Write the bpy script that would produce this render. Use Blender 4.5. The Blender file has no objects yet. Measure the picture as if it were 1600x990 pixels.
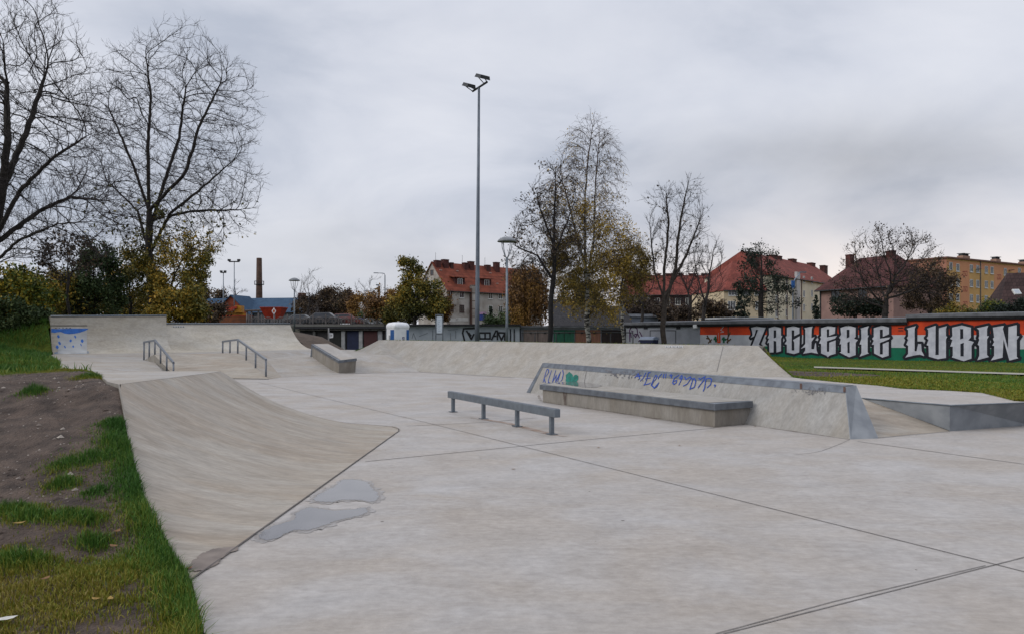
import bpy, math, random
import numpy as np
from mathutils import Vector, Matrix
from mathutils.geometry import tessellate_polygon
from mathutils.bvhtree import BVHTree

SC = bpy.context.scene
COL = SC.collection
F, CX, HY, EYE = 1200.0, 800.0, 522.0, 1.5        # measured on the photograph: focal length, centre, horizon, eye height

# ------------------------------------------------------------------ camera
cam_d = bpy.data.cameras.new('camera')
cam = bpy.data.objects.new('camera', cam_d)
COL.objects.link(cam)
cam.location = (0, 0, EYE)
cam.rotation_euler = (math.radians(90), 0, 0)
cam_d.sensor_width = 36
cam_d.lens = 36 * F / 1600
cam_d.shift_y = (HY - 495) / 1600
cam_d.clip_start, cam_d.clip_end = 0.1, 3000
SC.camera = cam

# ------------------------------------------------------------------ world and sun (overcast)
SUN_EL, SUN_ROT = math.radians(33), math.radians(252)
w = bpy.data.worlds.new('World')
SC.world = w
w.use_nodes = True
nt = w.node_tree
nt.nodes.clear()
def wn(t, **k):
    n = nt.nodes.new(t)
    for a, b in k.items(): setattr(n, a, b)
    return n
def wl(a, b): nt.links.new(a, b)
def wmath(op, a, b=None, clamp=False):
    n = wn('ShaderNodeMath', operation=op, use_clamp=clamp)
    for i, v in enumerate((a, b)):
        if v is None: continue
        if isinstance(v, (int, float)): n.inputs[i].default_value = v
        else: wl(v, n.inputs[i])
    return n.outputs[0]
out = wn('ShaderNodeOutputWorld'); bg = wn('ShaderNodeBackground')
sky = wn('ShaderNodeTexSky', sky_type='NISHITA'); sky.sun_disc = False
sky.sun_elevation = SUN_EL; sky.sun_rotation = SUN_ROT
tc = wn('ShaderNodeTexCoord'); sep = wn('ShaderNodeSeparateXYZ'); wl(tc.outputs['Generated'], sep.inputs[0])
zc = wmath('MAXIMUM', sep.outputs[2], 0.0)
den = wmath('ADD', zc, 0.42)
cmb = wn('ShaderNodeCombineXYZ')
wl(wmath('DIVIDE', sep.outputs[0], den), cmb.inputs[0]); wl(wmath('DIVIDE', sep.outputs[1], den), cmb.inputs[1])
n1 = wn('ShaderNodeTexNoise'); n1.inputs['Scale'].default_value = 1.9; n1.inputs['Detail'].default_value = 8; n1.inputs['Roughness'].default_value = .52
n1.inputs['Distortion'].default_value = .35
mp = wn('ShaderNodeMapping'); mp.inputs['Location'].default_value = (4.3, 1.2, 0); mp.inputs['Scale'].default_value = (1, 1.25, 1)
wl(cmb.outputs[0], mp.inputs[0]); wl(mp.outputs[0], n1.inputs['Vector'])
cr = wn('ShaderNodeValToRGB'); wl(n1.outputs[0], cr.inputs[0])
e = cr.color_ramp.elements
e[0].position, e[0].color = .35, (.52, .562, .66, 1)
e[1].position, e[1].color = .66, (.79, .81, .88, 1)
m = e.new(.49); m.color = (.675, .705, .792, 1)
# two heavier grey banks of cloud to the right, one on the left near the horizon
dark = None
for cx_d, cz_d, kx, kz, am in ((.44, .205, 30, 420, .27), (.22, .215, 45, 800, .13), (.34, .13, 28, 600, .06), (-.12, .08, 14, 350, .12), (-.30, .12, 20, 300, .08)):
    ax_ = wmath('SUBTRACT', sep.outputs[0], cx_d); az_ = wmath('SUBTRACT', sep.outputs[2], cz_d)
    qd = wmath('ADD', wmath('MULTIPLY', wmath('MULTIPLY', ax_, ax_), kx), wmath('MULTIPLY', wmath('MULTIPLY', az_, az_), kz))
    qd = wmath('MULTIPLY', wmath('POWER', 2.718, wmath('MULTIPLY', qd, -1.0)), am); dark = qd if dark is None else wmath('ADD', dark, qd)
n2 = wn('ShaderNodeTexNoise'); n2.inputs['Scale'].default_value = 3.2; n2.inputs['Detail'].default_value = 6; wl(cmb.outputs[0], n2.inputs['Vector'])
dark = wmath('MULTIPLY', wmath('MULTIPLY', dark, wmath('MULTIPLY', n2.outputs[0], 2.0)), wmath('GREATER_THAN', sep.outputs[1], 0.0))
# bright break in the cloud low over the roofs, to the right of the view
dx = wmath('SUBTRACT', sep.outputs[0], .36); dz = wmath('SUBTRACT', sep.outputs[2], .055)
gl = wmath('ADD', wmath('MULTIPLY', wmath('MULTIPLY', dx, dx), 9.0), wmath('MULTIPLY', wmath('MULTIPLY', dz, dz), 150.0))
gl = wmath('POWER', 2.718, wmath('MULTIPLY', gl, -1.0))
gl = wmath('MULTIPLY', gl, wmath('GREATER_THAN', sep.outputs[1], 0.0))
gl = wmath('MULTIPLY', gl, wmath('MULTIPLY', n1.outputs[0], 1.9), clamp=True)
mx = wn('ShaderNodeMix', data_type='RGBA'); wl(gl, mx.inputs[0]); wl(cr.outputs[0], mx.inputs[6]); mx.inputs[7].default_value = (.97, .88, .84, 1)
# CIE overcast: the zenith is much brighter than the low sky
zen = wmath('MAXIMUM', wmath('SUBTRACT', sep.outputs[2], .38), 0.0)
boost = wmath('ADD', wmath('SUBTRACT', 1.0, dark), wmath('MULTIPLY', zen, 1.3))
vm = wn('ShaderNodeVectorMath', operation='SCALE'); wl(mx.outputs[2], vm.inputs[0]); wl(boost, vm.inputs['Scale'])
sks = wn('ShaderNodeVectorMath', operation='SCALE'); wl(sky.outputs[0], sks.inputs[0]); sks.inputs['Scale'].default_value = .1
mx2 = wn('ShaderNodeMix', data_type='RGBA'); mx2.inputs[0].default_value = .06
wl(vm.outputs[0], mx2.inputs[6]); wl(sks.outputs[0], mx2.inputs[7])
wl(mx2.outputs[2], bg.inputs[0]); bg.inputs[1].default_value = 1.0
wl(bg.outputs[0], out.inputs[0])

sd = bpy.data.lights.new('sun', 'SUN'); sun = bpy.data.objects.new('sun', sd); COL.objects.link(sun)
sd.energy = 1.5; sd.angle = math.radians(28); sd.color = (1, .96, .9)
sun.rotation_euler = Vector((-math.sin(SUN_ROT) * math.cos(SUN_EL), -math.cos(SUN_ROT) * math.cos(SUN_EL), -math.sin(SUN_EL))).to_track_quat('-Z', 'Y').to_euler()
vs = SC.view_settings
vs.view_transform = 'Standard'; vs.look = 'None'; vs.gamma = 1; vs.use_curve_mapping = False
vs.exposure = 0.0

# ------------------------------------------------------------------ helpers
rng = np.random.default_rng(7)
random.seed(7)
def P(px, py, Y): return Vector(((px - CX) / F * Y, Y, EYE - (py - HY) / F * Y))
def G(px, py, z=0.0):                                # point at height z seen at a pixel
    Y = F * (EYE - z) / (py - HY); return Vector(((px - CX) / F * Y, Y, z))
def ray_plane(px, py, o, n):
    d = Vector(((px - CX) / F, 1, -(py - HY) / F)); c = Vector((0, 0, EYE))
    return c + d * ((o - c).dot(n) / d.dot(n))
def wloc(o):
    v = Vector((0, 0, 0))
    while o is not None: v += o.location; o = o.parent
    return v
def tag(o, label=None, cat=None, group=None, kind=None):
    if label: o['label'] = label
    if cat: o['category'] = cat
    if group: o['group'] = group
    if kind: o['kind'] = kind
    return o
def thing(name, label, cat, loc=(0, 0, 0), group=None):
    o = bpy.data.objects.new(name, None); COL.objects.link(o); o.location = loc; o.empty_display_size = .2
    return tag(o, label, cat, group)
class MB:
    def __init__(s): s.v, s.f, s.m, s.sm = [], [], [], []
    def add(s, vs, fs, mi=0, smooth=False):
        b = len(s.v); s.v += [tuple(x) for x in vs]; s.f += [tuple(b + i for i in f) for f in fs]
        s.m += [mi] * len(fs); s.sm += [smooth] * len(fs); return s
    def poly(s, pts, mi=0): return s.add(pts, [tuple(range(len(pts)))], mi)
    def tess(s, pts, mi=0):
        return s.add(pts, [tuple(t) for t in tessellate_polygon([[Vector(p) for p in pts]])], mi)
    def hexa(s, b, t, mi=0):                           # four bottom and four top corners, same order
        return s.add(list(b) + list(t), [(3, 2, 1, 0), (4, 5, 6, 7)] + [(i, (i + 1) % 4, 4 + (i + 1) % 4, 4 + i) for i in range(4)], mi)
    def box(s, c, size, mi=0, ax=(1, 0, 0)):           # centre, size along ax / its left / up
        ax = Vector(ax).normalized(); ay = Vector((-ax.y, ax.x, 0)); c = Vector(c); hx, hy, hz = [k / 2 for k in size]
        q = lambda sx, sy, sz: c + ax * sx * hx + ay * sy * hy + Vector((0, 0, sz * hz))
        return s.hexa([q(-1, -1, -1), q(1, -1, -1), q(1, 1, -1), q(-1, 1, -1)], [q(-1, -1, 1), q(1, -1, 1), q(1, 1, 1), q(-1, 1, 1)], mi)
    def tube(s, pts, r, n=8, mi=0, cap=True):
        pts = [Vector(p) for p in pts]; rs = r if isinstance(r, (list, tuple)) else [r] * len(pts); vs, fs = [], []
        for i, p in enumerate(pts):
            d = (pts[min(i + 1, len(pts) - 1)] - pts[max(i - 1, 0)]).normalized()
            a = d.orthogonal().normalized() if abs(d.z) < .999 else Vector((1, 0, 0)); b = d.cross(a)
            for k in range(n):
                an = 2 * math.pi * k / n; vs.append(p + (a * math.cos(an) + b * math.sin(an)) * rs[i])
        for i in range(len(pts) - 1):
            for k in range(n): fs.append((i * n + k, i * n + (k + 1) % n, (i + 1) * n + (k + 1) % n, (i + 1) * n + k))
        if cap: fs += [tuple(range(n))[::-1], tuple(range((len(pts) - 1) * n, len(pts) * n))]
        return s.add(vs, fs, mi, True)
    def lathe(s, c, prof, n=16, mi=0):
        c = Vector(c); vs, fs = [], []
        for r, z in prof:
            for k in range(n):
                a = 2 * math.pi * k / n; vs.append(c + Vector((r * math.cos(a), r * math.sin(a), z)))
        for i in range(len(prof) - 1):
            for k in range(n): fs.append((i * n + k, i * n + (k + 1) % n, (i + 1) * n + (k + 1) % n, (i + 1) * n + k))
        return s.add(vs, fs, mi, True)
    def grid(s, rows, mi=0, smooth=True):
        n = len(rows[0]); vs = [p for r in rows for p in r]
        return s.add(vs, [(i * n + k, i * n + k + 1, (i + 1) * n + k + 1, (i + 1) * n + k) for i in range(len(rows) - 1) for k in range(n - 1)], mi, smooth)
    def build(s, name, mats, parent=None, bevel=0):
        off = wloc(parent); me = bpy.data.meshes.new(name)
        me.from_pydata([Vector(v) - off for v in s.v], [], s.f)
        for m in (mats if isinstance(mats, (list, tuple)) else [mats]): me.materials.append(m)
        me.polygons.foreach_set('material_index', s.m); me.polygons.foreach_set('use_smooth', s.sm); me.update()
        o = bpy.data.objects.new(name, me); COL.objects.link(o); o.parent = parent
        if bevel:
            b = o.modifiers.new('bevel', 'BEVEL'); b.width = bevel; b.segments = 2; b.limit_method = 'ANGLE'
        return o
def np_mesh(name, V, Fq, mats, parent=None, mi=None, smooth=False, attr=None, fsize=4):
    off = np.array(wloc(parent)); V = np.asarray(V, dtype=np.float64) - off; Fq = np.asarray(Fq, dtype=np.int32)
    me = bpy.data.meshes.new(name); nf = len(Fq); k = Fq.shape[1]
    me.vertices.add(len(V)); me.vertices.foreach_set('co', V.astype(np.float32).ravel())
    me.loops.add(nf * k); me.loops.foreach_set('vertex_index', Fq.ravel())
    me.polygons.add(nf); me.polygons.foreach_set('loop_start', np.arange(nf, dtype=np.int32) * k)
    for m in mats: me.materials.append(m)
    if mi is not None: me.polygons.foreach_set('material_index', np.asarray(mi, dtype=np.int32))
    me.polygons.foreach_set('use_smooth', np.full(nf, smooth))
    if attr is not None:
        a = me.attributes.new('tint', 'FLOAT', 'POINT'); a.data.foreach_set('value', np.asarray(attr, dtype=np.float32))
    me.update(calc_edges=True)
    o = bpy.data.objects.new(name, me); COL.objects.link(o); o.parent = parent
    return o
def copy_tree(o, parent=None):
    c = o.copy(); COL.objects.link(c); c.parent = parent
    for ch in list(o.children): copy_tree(ch, c)
    return c

# ------------------------------------------------------------------ materials
def mat(name, c1, c2=None, scale=2.0, rough=.8, bump=0.0, bscale=None, metal=0.0, detail=6, spec=.3, stretch=None, lo=.35, hi=.65):
    m = bpy.data.materials.new(name); m.use_nodes = True; t = m.node_tree; b = t.nodes['Principled BSDF']
    b.inputs['Roughness'].default_value = rough; b.inputs['Metallic'].default_value = metal; b.inputs['Specular IOR Level'].default_value = spec
    if c2 is None: c2 = tuple(k * .8 for k in c1)
    co = t.nodes.new('ShaderNodeTexCoord'); n = t.nodes.new('ShaderNodeTexNoise'); n.inputs['Scale'].default_value = scale; n.inputs['Detail'].default_value = detail
    src = co.outputs['Object']
    if stretch:
        mpn = t.nodes.new('ShaderNodeMapping'); mpn.inputs['Scale'].default_value = stretch; t.links.new(src, mpn.inputs[0]); src = mpn.outputs[0]
    t.links.new(src, n.inputs['Vector'])
    r = t.nodes.new('ShaderNodeValToRGB'); t.links.new(n.outputs[0], r.inputs[0])
    r.color_ramp.elements[0].position, r.color_ramp.elements[1].position = lo, hi
    r.color_ramp.elements[0].color = (*c2, 1); r.color_ramp.elements[1].color = (*c1, 1)
    t.links.new(r.outputs[0], b.inputs['Base Color'])
    if bump:
        bn = t.nodes.new('ShaderNodeTexNoise'); bn.inputs['Scale'].default_value = bscale or scale * 4; bn.inputs['Detail'].default_value = 5
        t.links.new(co.outputs['Object'], bn.inputs['Vector'])
        bu = t.nodes.new('ShaderNodeBump'); bu.inputs['Strength'].default_value = 1; bu.inputs['Distance'].default_value = bump
        t.links.new(bn.outputs[0], bu.inputs['Height']); t.links.new(bu.outputs[0], b.inputs['Normal'])
    return m
def concrete(name, base, warm, cool, streak=(1, 1, 1), stain=.5, wet=0.0, speck=True, dots=False):
    base, warm, cool = [tuple(k * f for k, f in zip(c, (1.0, .975, .92))) for c in (base, warm, cool)]
    m = bpy.data.materials.new(name); m.use_nodes = True; t = m.node_tree; b = t.nodes['Principled BSDF']; N = t.nodes.new; L = t.links.new
    b.inputs['Specular IOR Level'].default_value = .35
    co = N('ShaderNodeTexCoord').outputs['Object']
    mpn = N('ShaderNodeMapping'); mpn.inputs['Scale'].default_value = streak; L(co, mpn.inputs[0])
    def noise(s, d=6, vec=None, r=.55, dist=0.0):
        n = N('ShaderNodeTexNoise'); n.inputs['Scale'].default_value = s; n.inputs['Detail'].default_value = d; n.inputs['Roughness'].default_value = r
        n.inputs['Distortion'].default_value = dist; L(vec or co, n.inputs['Vector']); return n.outputs[0]
    def ramp(v, a, c, ca=(0, 0, 0, 1), cb=(1, 1, 1, 1)):
        r = N('ShaderNodeValToRGB'); L(v, r.inputs[0]); r.color_ramp.elements[0].position = a; r.color_ramp.elements[1].position = c
        r.color_ramp.elements[0].color = ca; r.color_ramp.elements[1].color = cb; return r.outputs[0]
    def mix(f, a, c, mode='MIX'):
        x = N('ShaderNodeMix'); x.data_type = 'RGBA'; x.blend_type = mode
        if isinstance(f, (int, float)): x.inputs[0].default_value = f
        else: L(f, x.inputs[0])
        for i, v in ((6, a), (7, c)):
            if isinstance(v, tuple): x.inputs[i].default_value = (*v, 1)
            else: L(v, x.inputs[i])
        return x.outputs[2]
    c = mix(ramp(noise(.45, 5), .38, .62), warm, base)
    c = mix(ramp(noise(.8, 6, mpn.outputs[0], .6, .6), .42, .68), c, cool)
    s1 = ramp(noise(2.2, 8, mpn.outputs[0], .66, .8), .30, .66, (.72, .71, .70, 1), (1.06, 1.06, 1.06, 1))
    c = mix(stain, c, s1, 'MULTIPLY')
    s2 = ramp(noise(14, 6, mpn.outputs[0], .65), .3, .7, (.78, .77, .76, 1), (1.10, 1.10, 1.10, 1))
    c = mix(.8, c, s2, 'MULTIPLY')
    if speck:
        s3 = ramp(noise(95, 3), .22, .33, (.6, .58, .56, 1), (1, 1, 1, 1)); c = mix(.45, c, s3, 'MULTIPLY')
    mp3 = N('ShaderNodeMapping'); mp3.inputs['Scale'].default_value = (1.4, 9, 3); mp3.inputs['Rotation'].default_value = (0, 0, .5); L(co, mp3.inputs[0])
    s4 = ramp(noise(2.6, 7, mp3.outputs[0], .7, 1.3), .32, .68, (.90, .895, .89, 1), (1.05, 1.05, 1.05, 1)); c = mix(.8, c, s4, 'MULTIPLY')
    if dots:
        for vs_, rad, keepv in ((1.5, .022, .45), (.55, .016, .5), (3.5, .03, .30)):
            vo = N('ShaderNodeTexVoronoi'); vo.inputs['Scale'].default_value = vs_; L(co, vo.inputs['Vector'])
            a_ = N('ShaderNodeMath'); a_.operation = 'LESS_THAN'; L(vo.outputs['Distance'], a_.inputs[0]); a_.inputs[1].default_value = rad
            sx_ = N('ShaderNodeSeparateColor'); L(vo.outputs['Color'], sx_.inputs[0]); b_ = N('ShaderNodeMath'); b_.operation = 'LESS_THAN'; L(sx_.outputs[0], b_.inputs[0]); b_.inputs[1].default_value = keepv
            m_ = N('ShaderNodeMath'); m_.operation = 'MULTIPLY'; L(a_.outputs[0], m_.inputs[0]); L(b_.outputs[0], m_.inputs[1]); c = mix(m_.outputs[0], c, (.10, .085, .075))
        wv = N('ShaderNodeTexVoronoi'); wv.feature = 'DISTANCE_TO_EDGE'; wv.inputs['Scale'].default_value = .33
        nz = N('ShaderNodeTexNoise'); nz.inputs['Scale'].default_value = 1.3; nz.inputs['Detail'].default_value = 5; L(co, nz.inputs['Vector']); mxv = N('ShaderNodeMix'); mxv.data_type = 'RGBA'; mxv.inputs[0].default_value = .35; L(co, mxv.inputs[6]); L(nz.outputs['Color'], mxv.inputs[7]); L(mxv.outputs[2], wv.inputs['Vector'])
        ck = ramp(wv.outputs['Distance'], .0, .0035, (1, 1, 1, 1), (0, 0, 0, 1)); gt = ramp(noise(.5, 3), .52, .60)
        m2 = N('ShaderNodeMath'); m2.operation = 'MULTIPLY'; L(ck, m2.inputs[0]); L(gt, m2.inputs[1]); m3 = N('ShaderNodeMath'); m3.operation = 'MULTIPLY'; L(m2.outputs[0], m3.inputs[0]); m3.inputs[1].default_value = .30
        c = mix(m3.outputs[0], c, (.16, .145, .13))
    L(c, b.inputs['Base Color'])
    L(ramp(noise(.9, 5, mpn.outputs[0]), .35, .7, (.62 - wet, .62 - wet, .62 - wet, 1), (.9, .9, .9, 1)), b.inputs['Roughness'])
    bu = N('ShaderNodeBump'); bu.inputs['Distance'].default_value = .004; bu.inputs['Strength'].default_value = .7
    L(noise(40, 6), bu.inputs['Height']); L(bu.outputs[0], b.inputs['Normal'])
    return m
def tintmat(name, stops, rough=.7, trans=0.0):
    m = bpy.data.materials.new(name); m.use_nodes = True; t = m.node_tree; b = t.nodes['Principled BSDF']
    a = t.nodes.new('ShaderNodeAttribute'); a.attribute_name = 'tint'; r = t.nodes.new('ShaderNodeValToRGB'); t.links.new(a.outputs['Fac'], r.inputs[0])
    el = r.color_ramp.elements; el[0].position, el[0].color = stops[0][0], (*stops[0][1], 1); el[1].position, el[1].color = stops[-1][0], (*stops[-1][1], 1)
    for p, c in stops[1:-1]: x = el.new(p); x.color = (*c, 1)
    t.links.new(r.outputs[0], b.inputs['Base Color']); b.inputs['Roughness'].default_value = rough; b.inputs['Specular IOR Level'].default_value = .2
    return m
def brickmat(name, c1, c2, mortar, sx, sy, vec='uv', rough=.85, z=None):
    """courses on object coordinates; z picks which two axes are used"""
    m = bpy.data.materials.new(name); m.use_nodes = True; t = m.node_tree; b = t.nodes['Principled BSDF']; b.inputs['Roughness'].default_value = rough
    b.inputs['Specular IOR Level'].default_value = .2
    co = t.nodes.new('ShaderNodeTexCoord'); se = t.nodes.new('ShaderNodeSeparateXYZ'); t.links.new(co.outputs['Object'], se.inputs[0])
    ad = t.nodes.new('ShaderNodeMath'); ad.operation = 'SUBTRACT'; t.links.new(se.outputs[0], ad.inputs[0]); t.links.new(se.outputs[1], ad.inputs[1])
    cb = t.nodes.new('ShaderNodeCombineXYZ'); t.links.new(ad.outputs[0], cb.inputs[0]); t.links.new(se.outputs[2], cb.inputs[1])
    br = t.nodes.new('ShaderNodeTexBrick'); t.links.new(cb.outputs[0], br.inputs['Vector'])
    br.inputs['Scale'].default_value = 1; br.inputs['Brick Width'].default_value = sx; br.inputs['Row Height'].default_value = sy; br.inputs['Mortar Size'].default_value = .02 * min(1, sy * 3)
    br.inputs['Color1'].default_value = (*c1, 1); br.inputs['Color2'].default_value = (*c2, 1); br.inputs['Mortar'].default_value = (*mortar, 1)
    n = t.nodes.new('ShaderNodeTexNoise'); n.inputs['Scale'].default_value = .8; n.inputs['Detail'].default_value = 8; t.links.new(co.outputs['Object'], n.inputs['Vector'])
    r = t.nodes.new('ShaderNodeValToRGB'); t.links.new(n.outputs[0], r.inputs[0]); r.color_ramp.elements[0].position = .3; r.color_ramp.elements[1].position = .7
    r.color_ramp.elements[0].color = (.5, .5, .5, 1); r.color_ramp.elements[1].color = (1.1, 1.1, 1.1, 1)
    x = t.nodes.new('ShaderNodeMix'); x.data_type = 'RGBA'; x.blend_type = 'MULTIPLY'; x.inputs[0].default_value = 1
    t.links.new(br.outputs[0], x.inputs[6]); t.links.new(r.outputs[0], x.inputs[7]); t.links.new(x.outputs[2], b.inputs['Base Color'])
    return m

C_FLOOR = concrete('floor concrete', (.360, .340, .332), (.350, .322, .302), (.385, .378, .388), (.9, 1.15, 1), .6, .14, dots=True)
C_UP = concrete('raised slab concrete', (.345, .325, .305), (.33, .30, .27), (.37, .365, .37), (.8, 1.2, 1), .6)
C_RAMP = concrete('ramp concrete', (.335, .305, .270), (.305, .262, .218), (.365, .345, .320), (.7, 2.4, .7), .95)
C_BANK = concrete('bank concrete', (.315, .30, .282), (.30, .28, .253), (.338, .331, .322), (1.5, 1.5, .7), .75)
C_WALL = concrete('quarter concrete', (.465, .442, .398), (.43, .398, .345), (.495, .482, .455), (.6, .6, 1.6), .75)
C_LEDGE = concrete('ledge concrete', (.29, .285, .28), (.26, .247, .23), (.32, .325, .333), (1.5, 1.5, .4), .8)
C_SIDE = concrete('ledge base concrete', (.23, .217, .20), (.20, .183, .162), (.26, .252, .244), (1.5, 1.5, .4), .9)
STEEL = mat('galvanised steel', (.165, .19, .215), (.125, .143, .165), 9, .5, metal=.55, spec=.5)
STEEL_D = mat('worn steel edging', (.155, .172, .195), (.095, .105, .122), 6, .5, metal=.5, spec=.5)
STEEL_P = mat('galvanised sheet', (.235, .25, .265), (.165, .178, .195), 4, .7, metal=.1, spec=.3)
RAILP = mat('grey rail paint', (.15, .165, .19), (.10, .11, .13), 12, .45, spec=.5)
JOINT = mat('joint filler', (.12, .108, .10), (.075, .068, .066), 6, .95)
JOINT_M = mat('worn joint', (.21, .195, .185), (.15, .138, .13), 6, .95)
JOINT_L = mat('fine joint', (.20, .185, .175), (.13, .12, .115), 6, .95)
DIRT = mat('trodden dirt', (.105, .076, .060), (.045, .033, .027), 4.5, .95, .05, 34, detail=10)
BARK = mat('grey bark', (.040, .034, .030), (.018, .016, .015), 6, .95)
TWIG_B = mat('birch twigs', (.085, .058, .045), (.05, .034, .028), 6, .95)
TWIG = mat('twigs', (.034, .028, .027), (.019, .016, .016), 6, .95)
BIRCH = mat('birch bark', (.30, .29, .27), (.03, .028, .026), 3, .9, stretch=(1, 1, 4), lo=.45, hi=.55)
BLACK = mat('black paint', (.012, .012, .016), (.008, .008, .01), 5, .6)
DARK = mat('dark metal', (.03, .032, .036), (.018, .02, .022), 6, .5)
WHITE = mat('white plastic', (.74, .75, .76), (.62, .63, .65), 3, .5)
BLUE_P = mat('blue plastic', (.02, .10, .30), (.015, .075, .24), 3, .5)
GLASS = mat('window glass', (.035, .04, .05), (.015, .017, .022), 1.2, .08, spec=.6)
FRAMEW = mat('white window frame', (.62, .62, .60), (.48, .48, .46), 3, .6)

# ------------------------------------------------------------------ skatepark floor
def smoothed(f): return f * f * (3 - 2 * f)
EDGE = [(-4, .2, 0), (2, -.95, 0), (3.85, -1.54, 0), (4.7, -1.96, .0), (5.25, -2.32, .03), (6.12, -2.90, .135), (7.6, -3.78, .437), (9.2, -4.70, .88),
        (9.6, -5.02, .89), (12.4, -6.72, .89), (14.5, -8.3, .55), (19, -11.1, .31), (22, -12.9, .34), (28, -16.45, .43), (34, -20.5, .57), (35.0, -20.92, .62), (36.3, -22.0, 2.15), (39.9, -18.1, 1.75), (45.2, -13.2, 1.5), (50, -13, .6), (56, -16, .0)]
def edge_x(Y): return float(np.interp(Y, [k[0] for k in EDGE], [k[1] for k in EDGE]))
def edge_z(Y): return float(np.interp(Y, [k[0] for k in EDGE], [k[2] for k in EDGE]))

fl = MB()
slab = [(.2, -4), (-.95, 2), (-1.54, 3.85), (-1.96, 4.7), (-2.9, 6.1), (-4.6, 9.2), (-6.6, 12.4), (-8.3, 14.5), (-11.0, 19), (-12.3, 24), (-9.5, 30), (-3.5, 31.2), (0.3, 27.2), (7.2, 19.6), (7.9, 15.0), (9.2, 12.9), (30, 9), (30, -4)]
fl.tess([Vector((x, y, 0)) for x, y in slab])
n_ = len(slab)
fl.add([Vector((x, y, 0)) for x, y in slab] + [Vector((x, y, -.2)) for x, y in slab], [(i, (i + 1) % n_, n_ + (i + 1) % n_, n_ + i) for i in range(n_)])
# upper level behind the banks: sloping slabs
PA, PB, PC, PD = P(84, 553, 35), P(272, 550, 38), P(490, 545, 43), P(556, 546, 40)
R1a, R1b, R1c = P(225, 562, 32.3), P(240.5, 554, 30), P(242, 565.5, 29.7)
R2b = P(372, 551.5, 30.5)
U1, U2, U3 = P(415, 559.5, 31), P(555, 555, 32.4), P(608, 554, 33)
up = MB()
up.tess([PA, PB, R2b, R1b, R1a])                                        # back strip to the ridge
up.tess([PB, PC, PD, U3, U2, U1, R2b])
S0, S1, S2, S3 = Vector((-20.55, 34, .57)), Vector((-16.5, 28, .43)), Vector((-12.95, 22, .34)), Vector((-11.05, 19, .31))
D1, D2 = Vector((-12.0, 26.5, .18)), Vector((-8.4, 15.5, .02))
up.tess([PA, R1a, R1c, D1, D2, Vector((-8.35, 14.4, .02)), S3, S2, S1, S0])
floor = fl.build('concrete_floor', C_FLOOR); tag(floor, kind='structure')
upf = up.build('concrete_floor', C_UP); tag(upf, kind='structure')
def strip(mb, pts, wd, z=.004):
    pts = [Vector(p) for p in pts]
    for i in range(len(pts) - 1):
        a, b = pts[i], pts[i + 1]; d = (b - a).normalized(); s = Vector((-d.y, d.x, 0)) * wd / 2; h = Vector((0, 0, z))
        mb.poly([a - s + h, b - s + h, b + s + h, a + s + h])
def g(*pp): return [G(x, y) for x, y in pp]
jm = MB(); strip(jm, g((404, 597), (675.5, 661.8), (900, 717.7), (1556, 881.5), (1640, 903)), .011); jm.build('joint', JOINT, floor)
jm = MB(); strip(jm, g((1130, 990), (1556, 881.5)), .009); strip(jm, g((1556, 881.5), (1640, 860)), .009); jm.build('joint', JOINT_M, floor)
jm = MB(); strip(jm, g((1118, 990), (1300, 940), (1540, 883)), .007); jm.build('joint', JOINT_L, floor)
jm = MB(); strip(jm, g((571, 720.5), (900, 688), (1117, 668)), .018); jm.build('joint', JOINT_L, floor)
jm = MB(); strip(jm, g((1340, 689), (1600, 724.5), (1700, 738)), .02); jm.build('joint', JOINT_L, floor)
jm = MB(); strip(jm, g((1328, 686), (1310, 694), (1284, 704), (1262, 708), (1240, 710)), .007); jm.build('crack', JOINT_L, floor)
jm = MB(); strip(jm, g((804, 589.6), (655, 580.6), (556, 583)), .05); jm.build('joint', JOINT_L, floor)
jm = MB(); strip(jm, g((636, 665), (760, 659), (840, 652)), .02); jm.build('joint', JOINT_L, floor)

# wet patches
WET = mat('standing water', (.13, .122, .122), (.10, .094, .094), 3, .03, spec=.6)
DAMPS = [mat('damp concrete', (.235, .215, .20), (.19, .172, .158), 5, .45), mat('drying concrete', (.30, .284, .274), (.275, .258, .246), 5, .7), mat('nearly dry concrete', (.335, .317, .303), (.305, .285, .27), 5, .7)]
DAMP = mat('damp concrete', (.26, .24, .225), (.20, .18, .165), 5, .55)
def zz(pts, ox, oy, s, z=.004): return [G(ox + x / s, oy + y / s, z) for x, y in pts]
def wig(pts):
    o = []
    for i, p in enumerate(pts):
        q = pts[(i + 1) % len(pts)]; r = pts[i - 1]; t = pts[(i + 2) % len(pts)]
        for k in range(9):
            f = k / 9; o.append(.5 * ((2 * p) + (q - r) * f + (2 * r - 5 * p + 4 * q - t) * f * f + (3 * p - r - 3 * q + t) * f ** 3))
    m_ = len(o); amp = .012
    return [v + Vector((amp * math.sin(i * 1.7 + math.sin(i * .9) * 3), amp * math.cos(i * 2.3 + math.sin(i * .6) * 4), 0)) for i, v in enumerate(o)]
P1 = [(395, 635), (430, 605), (490, 602), (550, 612), (575, 640), (600, 665), (608, 690), (580, 712), (500, 702), (430, 703), (380, 712), (300, 708), (290, 690), (350, 655)]
P2 = [(200, 770), (260, 742), (310, 745), (400, 755), (470, 750), (540, 742), (550, 765), (500, 785), (400, 808), (330, 835), (260, 852), (180, 855), (110, 890), (50, 903), (14, 890), (35, 862), (100, 830), (190, 800)]
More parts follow.
